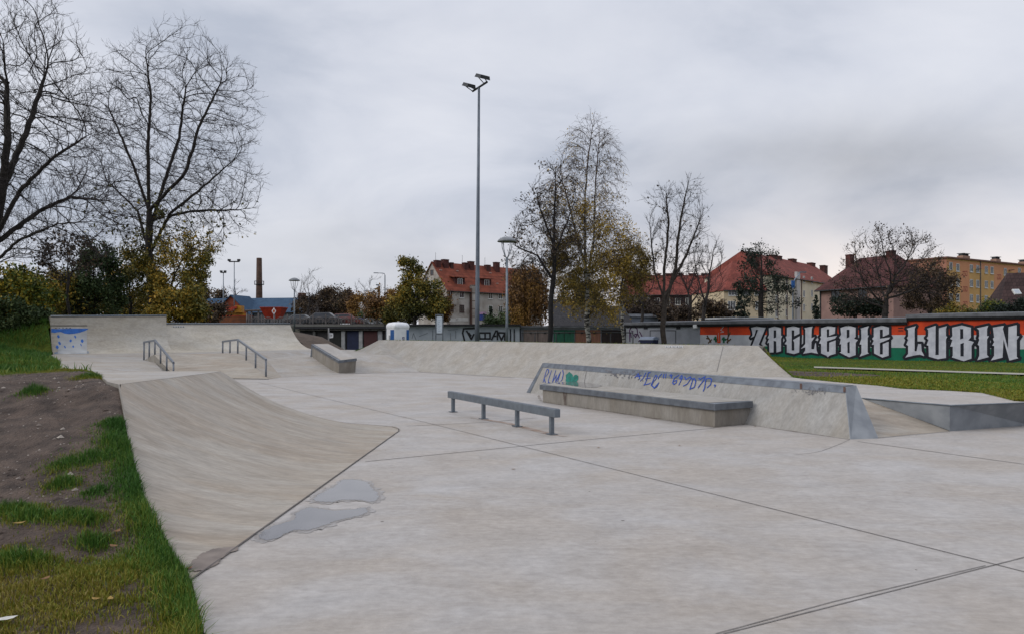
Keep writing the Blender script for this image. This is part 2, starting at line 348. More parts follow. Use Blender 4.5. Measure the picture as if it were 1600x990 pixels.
for pp, lb in ((P1, 'wide shallow puddle on the concrete beside the foot of the near ramp, the farther one'), (P2, 'long narrow puddle running along the joint at the foot of the near ramp')):
    ring = wig(zz(pp, 400, 560, 3.194, .005)); c = sum(ring, Vector()) / len(ring)
    pt = thing('puddle', lb, 'puddle', (c.x, c.y, 0))
    MB().tess(ring).build('water', WET, pt)
    for nn_, (gx, amp, zz_) in enumerate(((1.045, .010, .0036), (1.085, .020, .0030))):
        rr = []
        for i, v in enumerate(ring):
            dv = Vector((v.x - c.x, v.y - c.y, 0)); dn_ = dv.normalized(); rr.append(c + dv + dn_ * ((gx - 1) * .75 + amp * math.sin(i * .83 + nn_ * 2 + 2 * math.sin(i * .31))) + Vector((0, 0, zz_ - c.z)))
        MB().tess(rr).build('damp_rim', DAMPS[nn_], pt)

# ------------------------------------------------------------------ near bank on the left
def prof(u): return .9 * max(0, u / 2.75) ** 1.9
def foot_x(Y): return -1.96 + (Y - 4.7) * .21 / 7.4
rows = []
for Y in list(np.linspace(4.7, 12.1, 50)):
    lipx = min(edge_x(Y), -.5) if Y < 9.2 else -4.7
    xf = foot_x(Y); row = []
    sk = smoothed(max(0, (Y - 9.2) / 2.9)) * .3
    for t in np.linspace(0, 1, 26):
        x = xf + (lipx - xf) * t; u = (xf - x) * 2.75 / (xf + 4.7 + .0)
        rn = smoothed(min(1, max(0, (Y - 9.9) / 2.2))); row.append(Vector((x, Y + sk * t + rn * .25 * t * (1 - t) * 2, prof(u) * (1 - .16 * rn * rn * math.sin(math.pi * min(1, t * 1.05)) ) + .003)))
    rows.append(row)
ridge = rows[-1]
nb = MB().grid(rows)
far = [Vector((-1.9, 12.55, .002)), Vector((-2.75, 12.95, .002)), Vector((-3.5, 13.7, .002)), Vector((-4.7, 15.2, .002))]
fp = [far[min(3, int(t * 3))].lerp(far[min(3, int(t * 3) + 1)], t * 3 - int(t * 3)) for t in np.linspace(0, 1, 26)]
fr = [ridge]
for k in range(1, 9):
    q = k / 8; fr.append([Vector((a.x + (b.x - a.x) * q, a.y + (b.y - a.y) * q, .002 + (a.z - .002) * (1 - q) ** 1.5)) for a, b in zip(ridge, fp)])
nb.grid(fr)
t = thing('bank_ramp', 'broad beige concrete bank curving up to the dirt mound, closest ramp on the left', 'skate ramp', (-3.5, 9, 0))
nb.build('ramp_face', C_RAMP, t)
dk = MB()
dpts = [Vector((-4.7, 9.2, .905)), ridge[-1] + Vector((0, 0, .002)), Vector((-4.9, 12.55, .905)), Vector((-6.72, 12.45, .905)), Vector((-6.0, 11.2, .905)), Vector((-5.1, 9.7, .905))]
dk.tess(dpts)
dk.add([p for p in (dpts[2], dpts[3])] + [Vector((-4.7, 15.2, .002)), Vector((-7.9, 15.4, .002))], [(0, 1, 3, 2)])
dk.add([dpts[1], dpts[2], Vector((-4.7, 15.2, .002))], [(0, 1, 2)])
dk.build('deck', C_UP, t)
cb = MB()
ce = [dpts[3], dpts[4], dpts[5], dpts[0]] + [Vector((edge_x(y), y, edge_z(y) + .01)) for y in np.linspace(9.0, 4.7, 24)]
for i in range(len(ce) - 1):
    a, b = ce[i], ce[i + 1]; d = (b - a); s = Vector((d.y, -d.x, 0)).normalized() * .012
    if s.x > 0: s = -s
    cb.hexa([a + s - Vector((0, 0, .55)), b + s - Vector((0, 0, .55)), b - Vector((0, 0, .55)), a - Vector((0, 0, .55))], [a + s, b + s, b, a])
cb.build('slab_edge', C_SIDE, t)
jm = MB()
fj = [Vector((foot_x(Y) + .0, Y, .004)) for Y in np.linspace(4.66, 11.6, 20)]
fj += [Vector((-1.755, 11.9, .004)), Vector((-1.80, 12.2, .004)), Vector((-1.95, 12.48, .004)), Vector((-2.3, 12.72, .004)), Vector((-2.75, 12.98, .004)), Vector((-3.2, 13.35, .004))]
strip(jm, fj, .016, .004); jm.build('joint', JOINT, t)
# brown damp stain at the foot of that ramp
sp = [(295, 884), (312, 868), (335, 858), (362, 854), (372, 857), (350, 868), (335, 882), (312, 892), (297, 892)]
ring = []
bv = BVHTree.FromPolygons(nb.v, nb.f)
def hit(px, py, bvh, off=.005):
    d = Vector(((px - CX) / F, 1, -(py - HY) / F)).normalized(); r = bvh.ray_cast(Vector((0, 0, EYE)), d)
    if r[0] is None: return None
    n = r[1] if r[1].dot(d) < 0 else -r[1]
    return r[0] + n * off
ring = [hit(x, y, bv, .006) or G(x, y, .006) for x, y in sp]
MB().tess(wig(ring)).build('damp_patch', mat('brown stain', (.20, .165, .14), (.13, .105, .09), 6, .6), t)

# ------------------------------------------------------------------ quarter pipes at the back
def quarter(mb, bL, bR, lL, lR, n=14, m=24, curved=True):
    rows = []
    for k in range(m + 1):
        s = k / m; b = bL.lerp(bR, s); l = lL.lerp(lR, s); hv = Vector((l.x - b.x, l.y - b.y, 0)); R = hv.length; H = l.z - b.z; hd = hv.normalized()
        row = []
        if H > R:
            for i in range(n + 1):
                th = math.pi / 2 * .93 * i / n; row.append(b + hd * R * math.sin(th) / math.sin(math.pi / 2 * .93) + Vector((0, 0, R * (1 - math.cos(th)))))
            row.append(Vector((l.x, l.y, l.z)))
        else:
            r = (H * H + R * R) / (2 * H); tm = math.asin(min(1, R / r))
            for i in range(n + 2):
                th = tm * i / (n + 1); row.append(b + hd * r * math.sin(th) + Vector((0, 0, r * (1 - math.cos(th)))))
        rows.append(row)
    mb.grid(rows); return rows
def finish_quarter(name, label, pts, mt):
    bL, bR, lL, lR = pts; t = thing(name, label, 'skate ramp', bL.lerp(bR, .5))
    mb = MB(); rows = quarter(mb, bL, bR, lL, lR); face = mb.build('ramp_face', mt, t)
    d = (lR - lL).normalized(); back = Vector((-d.y, d.x, 0)) * .9
    bk = MB()
    bk.poly([lL, lR, lR + back, lL + back])
    for row, sgn in ((rows[0], 1), (rows[-1], -1)):
        low = row[0].z - .3
        bk.tess(row + [Vector((row[-1].x, row[-1].y, row[-1].z)) + back, Vector((row[-1].x, row[-1].y, low)) + back, Vector((row[0].x, row[0].y, low))])
    bk.poly([lL + back, lR + back, Vector((lR.x, lR.y, 0)) + back, Vector((lL.x, lL.y, 0)) + back])
    bk.build('side_wall', mt, t)
    nrm = -back.normalized()
    MB().tube([lL + nrm * .01 + Vector((0, 0, .02)), lR + nrm * .01 + Vector((0, 0, .02))], .045, 8).build('coping', STEEL, t)
    return t, mb, rows
qb, qbm, qrows = finish_quarter('quarter_pipe', 'tall concrete quarter pipe with blue rain painting at its grassy end', (PA, PB, P(79, 494.5, 36.2), P(260, 493.5, 39.3)), C_WALL)
qs, qsm, _ = finish_quarter('quarter_pipe', 'lower concrete quarter pipe with no painting, below the blue roof', (P(268, 550.3, 37.6), PC, P(228, 506, 39.6), P(453, 506, 44.9)), C_WALL)
qbv = BVHTree.FromPolygons(qbm.v, qbm.f)
BLUE = mat('blue spray paint', (.035, .15, .50), (.03, .11, .36), 9, .6); BLUE_L = mat('thin blue spray', (.15, .22, .33), (.25, .27, .29), 9, .7, lo=.45, hi=.55)
PALE = mat('white wash paint', (.42, .43, .43), (.36, .36, .36), 3, .7)
def paint_cols(mb, cols, bvh, rows=3, off=.01):
    pts = []
    for x, a, b in cols:
        r = [hit(x, a + (b - a) * k / rows, bvh, off) for k in range(rows + 1)]
        if all(p is not None for p in r): pts.append(r)
    if len(pts) > 1: mb.grid(pts, smooth=False)
def rx(x): return 60 + x / 6.6
def ry(y): return 480 + y / 6.6
mb = MB(); paint_cols(mb, [(rx(x), ry(a), ry(b)) for x, a, b in ((130, 205, 475), (200, 205, 477), (300, 205, 478), (400, 210, 476), (500, 215, 475))], qbv, 8, .006); mb.build('paint_ground', PALE, qb)
mb = MB(); paint_cols(mb, [(rx(x), ry(a), ry(b)) for x, a, b in ((132, 218, 255), (165, 220, 262), (195, 221, 255), (230, 220, 252), (270, 218, 268), (320, 217, 274), (370, 217, 270), (430, 217, 258), (480, 217, 240), (515, 217, 222))], qbv, 3, .012); mb.build('painted_cloud', BLUE, qb)
mb = MB(); paint_cols(mb, [(rx(x), ry(a), ry(b)) for x, a, b in ((128, 184, 191), (300, 184, 191), (505, 184, 191))], qbv, 2, .012); mb.build('painted_line', BLACK, qb)
for x, y, s in ((210, 300, 1), (385, 303, .8), (332, 343, .9), (225, 368, 1), (452, 345, 1.1), (197, 408, 1.1), (280, 407, .7), (360, 402, .7), (446, 386, .6)):
    an = random.uniform(-.7, .5); mb = MB()
    paint_cols(mb, [(rx(x + dx * s + 10 * an), ry(y - h * s - dx * an), ry(y + h * s - dx * an)) for dx, h in ((-14, 4), (-6, 15), (4, 17), (13, 4))], qbv, 2, .012)
    if mb.v: mb.build('painted_raindrop', BLUE, qb)
mb = MB(); paint_cols(mb, [(rx(x), ry(a), ry(b)) for x, a, b in ((165, 466, 478), (240, 448, 478), (300, 460, 477), (350, 464, 477), (430, 446, 476), (520, 452, 474))], qbv, 2, .012); mb.build('painted_water', BLUE_L, qb)
for k in range(5):
    x = 170 + k * 37; mb = MB(); paint_cols(mb, [(rx(x + j * 6), ry(207 + (j % 2) * 4), ry(214)) for j in range(4)], qbv, 1, .013)
    if mb.v: mb.build('painted_letter', BLACK, qb)
qsv = BVHTree.FromPolygons(qsm.v, qsm.f)
for k in range(5):
    mbw, mbk = MB(), MB(); x = 1385 + k * 25; paint_cols(mbw, [(rx(x + j * 7), ry(190), ry(206)) for j in range(4)], qsv, 1, .008); paint_cols(mbk, [(rx(x + 4), ry(203), ry(206)), (rx(x + 10), ry(192), ry(205)), (rx(x + 15), ry(203), ry(206))], qsv, 1, .014)
    if mbw.v: mbw.build('painted_patch', PALE, qs)
    if mbk.v: mbk.build('painted_letter', BLACK, qs)

# ------------------------------------------------------------------ pyramid bank carrying the two rails
F1, F2, F3 = P(252, 582, 27.6), G(275, 590), G(420, 592)
t = thing('funbox_bank', 'low concrete bank with the two grey handrails running down it', 'skate ramp', (-10, 28, 0))
pb = MB()
a0, a1 = R1b, R2b
rows = []
for s in np.linspace(0, 1, 20):
    top = a0.lerp(a1, s); bot = F2.lerp(F3, s); rows.append([top.lerp(bot, q) + Vector((0, 0, .02)) for q in np.linspace(0, 1, 6)])
pb.grid(rows)
pb.tess([R2b + Vector((0, 0, .02)), F3 + Vector((0, 0, .003)), U1])
pb.tess([U1, F3 + Vector((0, 0, .003)), G(440, 588.5, .003)])
pb.build('ramp_face', C_RAMP, t)
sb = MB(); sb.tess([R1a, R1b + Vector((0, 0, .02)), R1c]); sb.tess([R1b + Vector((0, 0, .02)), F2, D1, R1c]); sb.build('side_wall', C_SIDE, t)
# right hand part: bank below the upper floor
t = thing('bank_ramp', 'wide low concrete bank below the upper level either side of the sloping ledge', 'skate ramp', (-7, 31, 0))
MB().tess([U1, U2, U3, G(655, 580, .003), G(555, 582.5, .003), G(440, 588.5, .003)]).build('ramp_face', C_UP, t)

# ------------------------------------------------------------------ long bank across the middle
BTL, BTR, BBL, BBR = P(592, 530.8, 36), P(1185, 540, 22), G(655, 580, .003), P(1240, 589, 19.5)
t = thing('bank_ramp', 'long grey concrete bank crossing the park below the garages', 'skate ramp', (1, 28, 0))
rows = []
fan = [U2.lerp(PD, .75), U3.lerp(U2.lerp(PD, .75), .45) + Vector((-.1, -.5, -.02)), U3 + Vector((-.25, -.25, -.08)), BBL.lerp(U3, .5) + Vector((-.35, -.35, -.05)), BBL]
for s in np.linspace(0, 1, 17)[:-1]:
    q = s * 4; i = min(3, int(q)); b = fan[i].lerp(fan[i + 1], q - i); tp = BTL
    rows.append([Vector((b.x + (tp.x - b.x) * q, b.y + (tp.y - b.y) * q, b.z + (tp.z - b.z) * (q ** 1.12))) for q in np.linspace(0, 1, 8)])
for s in np.linspace(0, 1, 60):
    tp = BTL.lerp(BTR, s); b = BBL.lerp(BBR, s); b.z = .003 if s < .42 else .003 + .408 * (s - .42) / .58
    rows.append([Vector((b.x + (tp.x - b.x) * q, b.y + (tp.y - b.y) * q, b.z + (tp.z - b.z) * (q ** 1.12))) for q in np.linspace(0, 1, 8)])
lb = MB().grid(rows)
lb.build('ramp_face', C_BANK, t)
tp_ = MB(); nb2 = Vector((.72, .69, 0))
tp_.hexa([BTL - Vector((0, 0, .15)), BTR - Vector((0, 0, .15)), BTR + nb2 * .35 - Vector((0, 0, .15)), BTL + nb2 * .35 - Vector((0, 0, .15))], [BTL + Vector((0, 0, .003)), BTR + Vector((0, 0, .003)), BTR + nb2 * .35 + Vector((0, 0, .003)), BTL + nb2 * .35 + Vector((0, 0, .003))])
tp_.build('top_edge', C_UP, t)
lbv = BVHTree.FromPolygons(lb.v, lb.f)
q = [hit(1130 - k * 1.25, 540.6 + k * 5, lbv, .007) for k in range(9)]; q = [v for v in q if v]; jm = MB(); sd_ = Vector((.007, -.007, 0))
for a, b in zip(q, q[1:]): jm.poly([a - sd_, b - sd_, b + sd_, a + sd_])
jm.build('joint', JOINT_L, t)
for k in range(5):
    mbw, mbk = MB(), MB(); x = 1040 + k * 5.6; paint_cols(mbw, [(x + j * 1.5, 539.6, 543.0) for j in range(4)], lbv, 1, .008); paint_cols(mbk, [(x + 1, 542, 543), (x + 2, 540, 542.6), (x + 3, 542, 543)], lbv, 1, .014)
    if mbw.v: mbw.build('painted_patch', PALE, t)
    if mbk.v: mbk.build('painted_letter', JOINT_L, t)
# floor rising behind the wedge wall to the bank
rf = MB()
rf.tess([BBL.lerp(BBR, .42) + Vector((0, -.02, .0)), BBR, P(1290, 597, 17.0), Vector((5.6, 12.6, .40)), Vector((1.2, 19.2, .004))])
o = rf.build('concrete_floor', C_FLOOR); tag(o, kind='structure')

# ------------------------------------------------------------------ low platform on the right
PZ = .41
def T(px, py): return G(px, py, PZ)
t = thing('kicker_platform', 'low raised concrete platform with galvanised sheet sides beside the lawn', 'skate ramp', (7.5, 13, 0))
top = [T(1346, 621), T(1484, 632), T(1600, 628), Vector((9.4, 13.2, PZ)), T(1600, 626.5), T(1585, 625.5), T(1560, 619), T(1535, 613), T(1490, 610), T(1410, 606.5), T(1375, 602), P(1240, 589.2, 19.5), Vector((5.2, 15.5, PZ))]
MB().tess(top).build('deck', C_FLOOR, t)
k1, k2 = G(1484, 673), G(1610, 663.5)
sdm = MB(); sdm.poly([T(1346, 621), k1 + Vector((0, 0, .01)), T(1484, 632)]); sdm.poly([k1, k2, Vector((9.4, 13.2, PZ)), T(1600, 628), T(1484, 632)]); sdm.build('side_sheet', STEEL_P, t)
rm = MB(); rm.tess([T(1346, 621), Vector((5.2, 12.4, .38)), G(1358, 684, .003), k1 + Vector((0, 0, .003))]); rm.build('ramp_face', C_RAMP, t)
jm = MB(); e_ = [G(1372, 684), G(1484, 673.5)]; strip(jm, e_, .015, .007); jm.build('joint', JOINT_L, t)
for a, b in ((T(1346, 621), T(1484, 632)), (T(1484, 632), T(1600, 628))):
    MB().tube([a - Vector((0, 0, .006)), b - Vector((0, 0, .006))], .013, 6).build('edge_profile', STEEL, t)

# ------------------------------------------------------------------ wedge wall with tags
BL_, BR_ = G(823, 612.5), G(1328, 685.5)
TL_, TR_ = P(848, 567, 20.1), P(1320, 603, 11.2)
TBL, TBR = P(851, 566.3, 20.35), P(1337, 601.3, 11.38)
EBR, EBL = G(1371, 684), Vector((.95, 20.4, 0))
t = thing('wedge_wall', 'long sloping concrete ledge wall with blue scrawled letters, behind the low bench', 'skate obstacle', (2.8, 15, 0))
e0 = P(1322, 604, 11.2)
wb = MB(); wb.hexa([BL_, BR_, EBR + Vector((-.06, .1, 0)), EBL], [TL_, TR_, TBR, TBL]); wb.build('wall_body', C_LEDGE, t)
fn = (BR_ - BL_).cross(TL_ - BL_).normalized()
if fn.y > 0: fn = -fn
TR_ = ray_plane(1320, 603, BL_, fn); TBR = TR_ + (P(1337, 601.3, 11.38) - P(1320, 603, 11.2))
wb.v[5] = tuple(TR_); wb.v[6] = tuple(TBR); o_w = bpy.data.objects['wall_body'].data
o_w.vertices[5].co = TR_ - wloc(t); o_w.vertices[6].co = TBR - wloc(t)
def onface(px, py, off=.006): return ray_plane(px, py, BL_, fn) + fn * off
dn = lambda a, b, q: a.lerp(b, q)
tq = .135
tb = MB(); pa = [dn(TL_, BL_, tq), dn(TR_, BR_, tq), TR_, TL_]
tb.poly([p + fn * .006 for p in pa]); up6 = Vector((0, 0, .006)); tb.poly([TL_ + fn * .006 + up6, TR_ + fn * .006 + up6, TBR + up6, TBL + up6]); tb.poly([TL_ + fn * .006, TR_ + fn * .006, TR_ + fn * .006 + up6, TL_ + fn * .006 + up6])
tb.poly([p - fn * .012 for p in (TBL, TBR, EBR.lerp(TBR, .85), EBL.lerp(TBL, .85))])
tb.build('top_edging', STEEL_D, t)
en = MB(); ox = Vector((.012, -.006, 0)); en.poly([BR_ + ox, EBR + ox, TBR + ox + up6 * .5, TR_ + ox + up6 * .5]); en.poly([BR_ + ox, TR_ + ox, TR_, BR_]); en.build('end_plate', STEEL_P, t)
le = MB(); wq = .02
le.poly([p + fn * .009 for p in (BL_, BL_.lerp(BR_, wq), TL_.lerp(TR_, wq * .6), TL_)]); le.build('end_edging', STEEL_D, t)
RUST = mat('rust', (.10, .055, .04), (.06, .035, .03), 12, .8)
for x in (1252, 1320):
    a = [onface(x - 2, y, .0085) for y in (0, 1)]
    yt = 567 + (x - 848) * 36 / 472
    MB().poly([onface(x - 1.8, yt + 9.2, .0095), onface(x + 1.8, yt + 9.5, .0095), onface(x + 1.8, yt + 1.2, .0095), onface(x - 1.8, yt + .9, .0095)]).build('weld_rust', RUST, t)
TAGB = mat('blue marker paint', (.014, .055, .30), (.010, .04, .22), 9, .6)
TAGG = mat('green spray paint', (.004, .085, .065), (.006, .15, .115), 9, .6)
TAGK = mat('faded black paint', (.07, .07, .08), (.16, .16, .17), 30, .7)
_k = [0]
def strokes(mb, lines, conv, fnrm, wd):
    for ln in lines:
        for (a, b) in zip(ln, ln[1:]):
            _k[0] = (_k[0] + 1) % 25; off = fnrm * (.0002 * _k[0])
            A, B = conv(*a) + off, conv(*b) + off; d = (B - A)
            if d.length < 1e-5: continue
            d.normalize(); s = d.cross(fnrm).normalized() * wd / 2; A = A - d * wd * .3; B = B + d * wd * .3
            mb.poly([A - s, B - s, B + s, A + s])
c7 = lambda x, y: onface(820 + x / 9.9, 550 + y / 9.9, .008)
c8 = lambda x, y: onface(960 + x / 9.9, 560 + y / 9.9, .008)
mb = MB()
strokes(mb, [[(285, 460), (330, 300), (345, 262), (370, 268), (372, 310), (325, 375)], [(300, 400), (320, 465)], [(415, 280), (370, 420), (365, 465), (385, 465)], [(480, 280), (430, 460), (490, 350), (480, 460), (540, 330), (510, 455), (556, 300)], [(590, 275), (600, 330), (580, 420), (545, 460)]], c7, fn, .024)
mb.build('tag_lettering', TAGB, t)
mb = MB()
strokes(mb, [[(320, 290), (375, 225), (395, 310)], [(345, 270), (420, 262)], [(490, 220), (450, 300), (405, 345)], [(530, 215), (500, 330), (470, 395), (460, 405), (540, 385), (560, 370)], [(510, 300), (560, 295)], [(530, 215), (560, 210)],
             [(570, 405), (620, 290), (640, 255), (665, 270), (640, 320), (610, 350), (580, 410), (620, 450), (690, 370), (660, 430), (620, 455)], [(735, 235), (690, 280), (685, 310)], [(770, 240), (760, 295)], [(805, 235), (795, 295)], [(880, 240), (885, 295)], [(860, 260), (900, 258)],
             [(1000, 255), (930, 300), (905, 370), (925, 395), (960, 370), (965, 330), (915, 350)], [(1050, 290), (1020, 310), (1015, 290), (1045, 255), (1055, 290), (1000, 405)], [(1090, 280), (1110, 320), (1180, 280), (1190, 300), (1130, 390), (1070, 420)],
             [(1220, 310), (1180, 440), (1170, 470), (1240, 440), (1265, 350), (1240, 305), (1200, 310)], [(1310, 300), (1330, 320), (1410, 275), (1380, 340), (1300, 445)], [(1420, 310), (1400, 450), (1380, 500)], [(1420, 310), (1480, 300), (1510, 320), (1490, 400), (1440, 445)], [(1548, 405), (1570, 412)], [(1560, 412), (1558, 435)]], c8, fn, .024)
mb.build('tag_lettering', TAGB, t)
mb = MB(); mb.tess([c7(x, y) for x, y in ((635, 350), (665, 325), (690, 298), (745, 345), (742, 388), (770, 352), (800, 342), (830, 365), (830, 410), (805, 450), (632, 455), (640, 400))]); mb.build('painted_blob', TAGG, t)
mb = MB()
for k in range(60):
    x = random.uniform(1240, 1900); y = 290 + (x - 1240) * .09 + random.uniform(-25, 75); a = random.uniform(0, 6); r = random.uniform(8, 30)
    strokes(mb, [[(x, y), (x + r * math.cos(a), y + r * math.sin(a))]], c7, fn, random.uniform(.012, .03))
mb.build('scuff_marks', TAGK, t)
mb = MB()
c12 = lambda x, y: onface(1200 + x / 3.96, 540 + y / 3.96, .008)
for k in range(70):
    x = random.gauss(285, 45); y = 285 + random.gauss(0, 12); a = random.uniform(-2.5, -.2); r = random.uniform(4, 18)
    strokes(mb, [[(x, y), (x + r * math.cos(a), y + r * math.sin(a))]], c12, fn, .006)
mb.build('scuff_marks', TAGK, t)
mb = MB(); strokes(mb, [[(960, 270), (935, 400), (925, 460)]], c7, fn, .012)
strokes(mb, [[(300, 590), (290, 640), (280, 700)]], lambda x, y: onface(1000 + x * 2.9 / 5.33, 480 + (y - 395) * 3.0 / 5.33 - 0, .007), fn, .008) if False else None
mb.build('joint', JOINT_L, t)

# ------------------------------------------------------------------ low bench pad in front of it
bz = .385
b_fl, b_fr, b_br, b_bl = G(848, 627), G(1117, 666.5), Vector((4.02, 12.95, 0)), Vector((1.2, 18.35, 0))
t = thing('manual_pad', 'low concrete bench with dark steel rim standing against the tagged wall', 'skate obstacle', (2.5, 15, 0))
up_ = Vector((0, 0, bz - .11)); b4 = [b_fl, b_fr, b_br, b_bl]
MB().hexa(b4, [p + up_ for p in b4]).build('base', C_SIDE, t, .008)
cen = sum(b4, Vector()) / 4
dA = (b_fr - b_fl).normalized(); dB = (b_br - b_fr).normalized()
cap = [b_fl - dA * .06 - dB * .05, b_fr + dA * .05 - dB * .05, b_br + dA * .06, b_bl - dA * .05]
MB().hexa([p + up_ + Vector((0, 0, .0)) for p in cap], [p + Vector((0, 0, bz)) for p in cap]).build('rim', STEEL_D, t, .006)
ins = [cap[0].lerp(cap[2], .03) + dB * .02, cap[1].lerp(cap[3], .03), cap[2].lerp(cap[0], .012), cap[3].lerp(cap[1], .012)]
MB().tess([p + Vector((0, 0, bz + .004)) for p in ins]).build('top_slab', concrete('bench top', (.32, .305, .285), (.285, .265, .24), (.34, .335, .33), (1, 1, 1), .8), t)
wp = [ray_plane(x, y, Vector((0, 0, bz + .008)), Vector((0, 0, 1))) for x, y in ((868, 597), (905, 595.7), (940, 601), (930, 604.3), (912, 604), (890, 601))]
MB().tess(wig(wp)).build('wet_patch', WET, t)
s0 = b_fl.lerp(b_fr, .155); nfr = Vector((dA.y, -dA.x, 0))
if nfr.y > 0: nfr = -nfr
MB().tess([s0 + nfr * .004 + dA * a + Vector((0, 0, z)) for a, z in ((0, .275), (.16, .275), (.14, .2), (.13, .1), (.15, .0), (.05, .0), (.03, .12))]).build('drip_stain', mat('drip stain', (.09, .07, .06), (.13, .11, .095), 8, .8), t)

# ------------------------------------------------------------------ flat rail
def flatrail():
    a, b = G(708, 643), G(862, 678); d = (b - a).normalized(); s = Vector((-d.y, d.x, 0))
    t = thing('flat_rail', 'straight grey steel grind rail on four short legs', 'grind rail', a.lerp(b, .5))
    A = a - d * .16; B = b + d * .17; zt = .395; h = .125
    MB().box(A.lerp(B, .5) + Vector((0, 0, zt - h / 2)), ((B - A).length, .10, h), 0, d).build('beam', STEEL, t, .006)
    MB().box(A.lerp(B, .5) + Vector((0, 0, zt + .0015)), ((B - A).length - .04, .07, .004), 0, d).build('worn_top', STEEL_D, t)
    for px, py in ((708, 643), (752, 654), (804, 666), (862, 678)):
        q = G(px, py); l = (q - a).dot(d); q = a + d * l
        MB().box(q + Vector((0, 0, (zt - h) / 2)), (.06, .06, zt - h), 0, d).build('leg', STEEL, t, .004)
        MB().box(q + Vector((0, 0, .009)), (.15, .13, .010), 0, d).build('base_plate', STEEL_D, t, .002)
flatrail()

GRIME = mat('grime on concrete', (.30, .275, .25), (.13, .108, .09), 5, .9, lo=.38, hi=.62)
RSTAIN = mat('rusty stain', (.33, .285, .255), (.24, .17, .13), 4, .8, lo=.4, hi=.65)
def ribbon(name, pts, wd, m, par, sd=1):
    pts = [Vector(p) for p in pts]; P2 = []
    for a, b in zip(pts, pts[1:]):
        k = max(2, int((b - a).length / .12)); P2 += [a.lerp(b, i / k) for i in range(k)]
    P2.append(pts[-1]); A = []; B = []
    for i, p in enumerate(P2):
        d = (P2[min(i + 1, len(P2) - 1)] - P2[max(i - 1, 0)]).normalized(); n = Vector((d.y, -d.x, 0)) * sd; q = wd * (.25 + 1.1 * float(vnoise_s(i * .45)))
        A.append(p + Vector((0, 0, .0032)) - n * .01); B.append(p + n * q + Vector((0, 0, .0032)))
    mb = MB(); mb.grid([A, B]); return mb.build(name, m, par)
def vnoise_s(x): i = math.floor(x); f = x - i; h = lambda k: (math.sin(k * 127.1) * 43758.5453) % 1.0; return h(i) * (1 - f) + h(i + 1) * f
ribbon('dirt_line', [b_fl, b_fr, b_br.lerp(b_fr, .1)], .07, GRIME, floor)
ribbon('dirt_line', [BL_.lerp(BR_, .80), BR_], .05, GRIME, floor)
ribbon('dirt_line', [G(842, 616), G(846, 625)], .05, GRIME, floor)
ribbon('rust_stain', [G(735, 652), G(790, 661), G(862, 677)], .10, RSTAIN, floor, -1)
ribbon('rust_stain', [G(800, 663), G(862, 678), G(885, 681)], .06, RSTAIN, floor)
ribbon("dirt_line", [G(529, 583.5), G(555, 582.3)], .06, GRIME, floor)
# ------------------------------------------------------------------ hand rails
def handrail(bases, tops, label):
    t = thing('handrail', label, 'handrail', bases[0], 'bent handrails on the bank')
    tb = MB(); tp = [tops[0], tops[2], tops[-1]]
    for a, b in zip(tp, tp[1:]):
        d = (b - a); n = Vector((-d.y, d.x, 0)).normalized() * .032; u = d.cross(n).normalized() * .035; e = d.normalized() * .03
        tb.hexa([a - e - n - u, b + e - n - u, b + e + n - u, a - e + n - u], [a - e - n + u, b + e - n + u, b + e + n + u, a - e + n + u])
    tb.build('top_bar', RAILP, t)
    for a, b in zip(bases, tops):
        MB().tube([a - Vector((0, 0, .05)), Vector((a.x, a.y, b.z - .03))], .034, 8).build('post', RAILP, t)
def railpts(p1, p3, p6, t1, t3, t6):
    bs = [p1, p1.lerp(p3, .5), p3, p3.lerp(p6, 1 / 3), p3.lerp(p6, 2 / 3), p6]
    z = [t1, (t1 + t3) / 2, t3, t3 + (t6 - t3) / 3, t3 + (t6 - t3) * 2 / 3, t6]
    return bs, [Vector((b.x, b.y, k)) for b, k in zip(bs, z)]
p1, p3, p6 = P(225, 562, 32.3), P(242, 554, 30), G(271, 590.5)
handrail(*railpts(p1, p3, p6, P(225, 534, 32.3).z, P(242, 531, 30).z, P(271, 566, p6.y).z), 'grey bent handrail beside the blue painting, half hidden behind the near deck')
p1, p3, p6 = P(348, 551.5, 32.6), P(371.5, 551.2, 30.4), G(415.5, 591)
handrail(*railpts(p1, p3, p6, P(348, 533, 32.6).z, P(371.5, 530, 30.4).z, P(415, 561, p6.y).z), 'grey bent handrail with all six posts in view, nearer the sloping ledge')

# ------------------------------------------------------------------ sloping hubba ledge
n1_, n2_ = G(529, 583.5), G(555, 582.3); f1_, f2_ = P(485, 558.5, 31.9), P(509, 557, 32.6)
t = thing('hubba_ledge', 'sloping concrete ledge with steel edge going down the far bank', 'skate obstacle', n1_)
tn1, tn2, tf1, tf2 = P(530, 566.5, n1_.y), P(556.5, 563, n2_.y), P(487, 541, 31.9), P(511, 540, 32.6)
MB().hexa([n1_, n2_, f2_, f1_], [tn1, tn2, tf2, tf1]).build('body', C_SIDE, t)
k = Vector((0, 0, .10)); o_ = Vector((-.03, -.03, 0)); o2 = Vector((.03, -.03, 0))
MB().hexa([tn1 + o_, tn2 + o2, tf2 - o_, tf1 - o2], [tn1 + o_ + k, tn2 + o2 + k, tf2 - o_ + k, tf1 - o2 + k]).build('steel_rim', STEEL_D, t)
MB().poly([tn1.lerp(tn2, .1) + k * 1.05, tn2 + o2 + k * 1.05, tf2 - o_ + k * 1.05, tf1.lerp(tf2, .12) + k * 1.05]).build('top_slab', C_UP, t)
fe = MB(); fe.poly([f1_ + o_ * .3, f1_ + o_ * .3 + (n1_ - f1_) * .06, tf1 + o_ * .3 + (tn1 - tf1) * .03 , tf1 + o_ * .3]); fe.build('end_edging', STEEL_D, t)

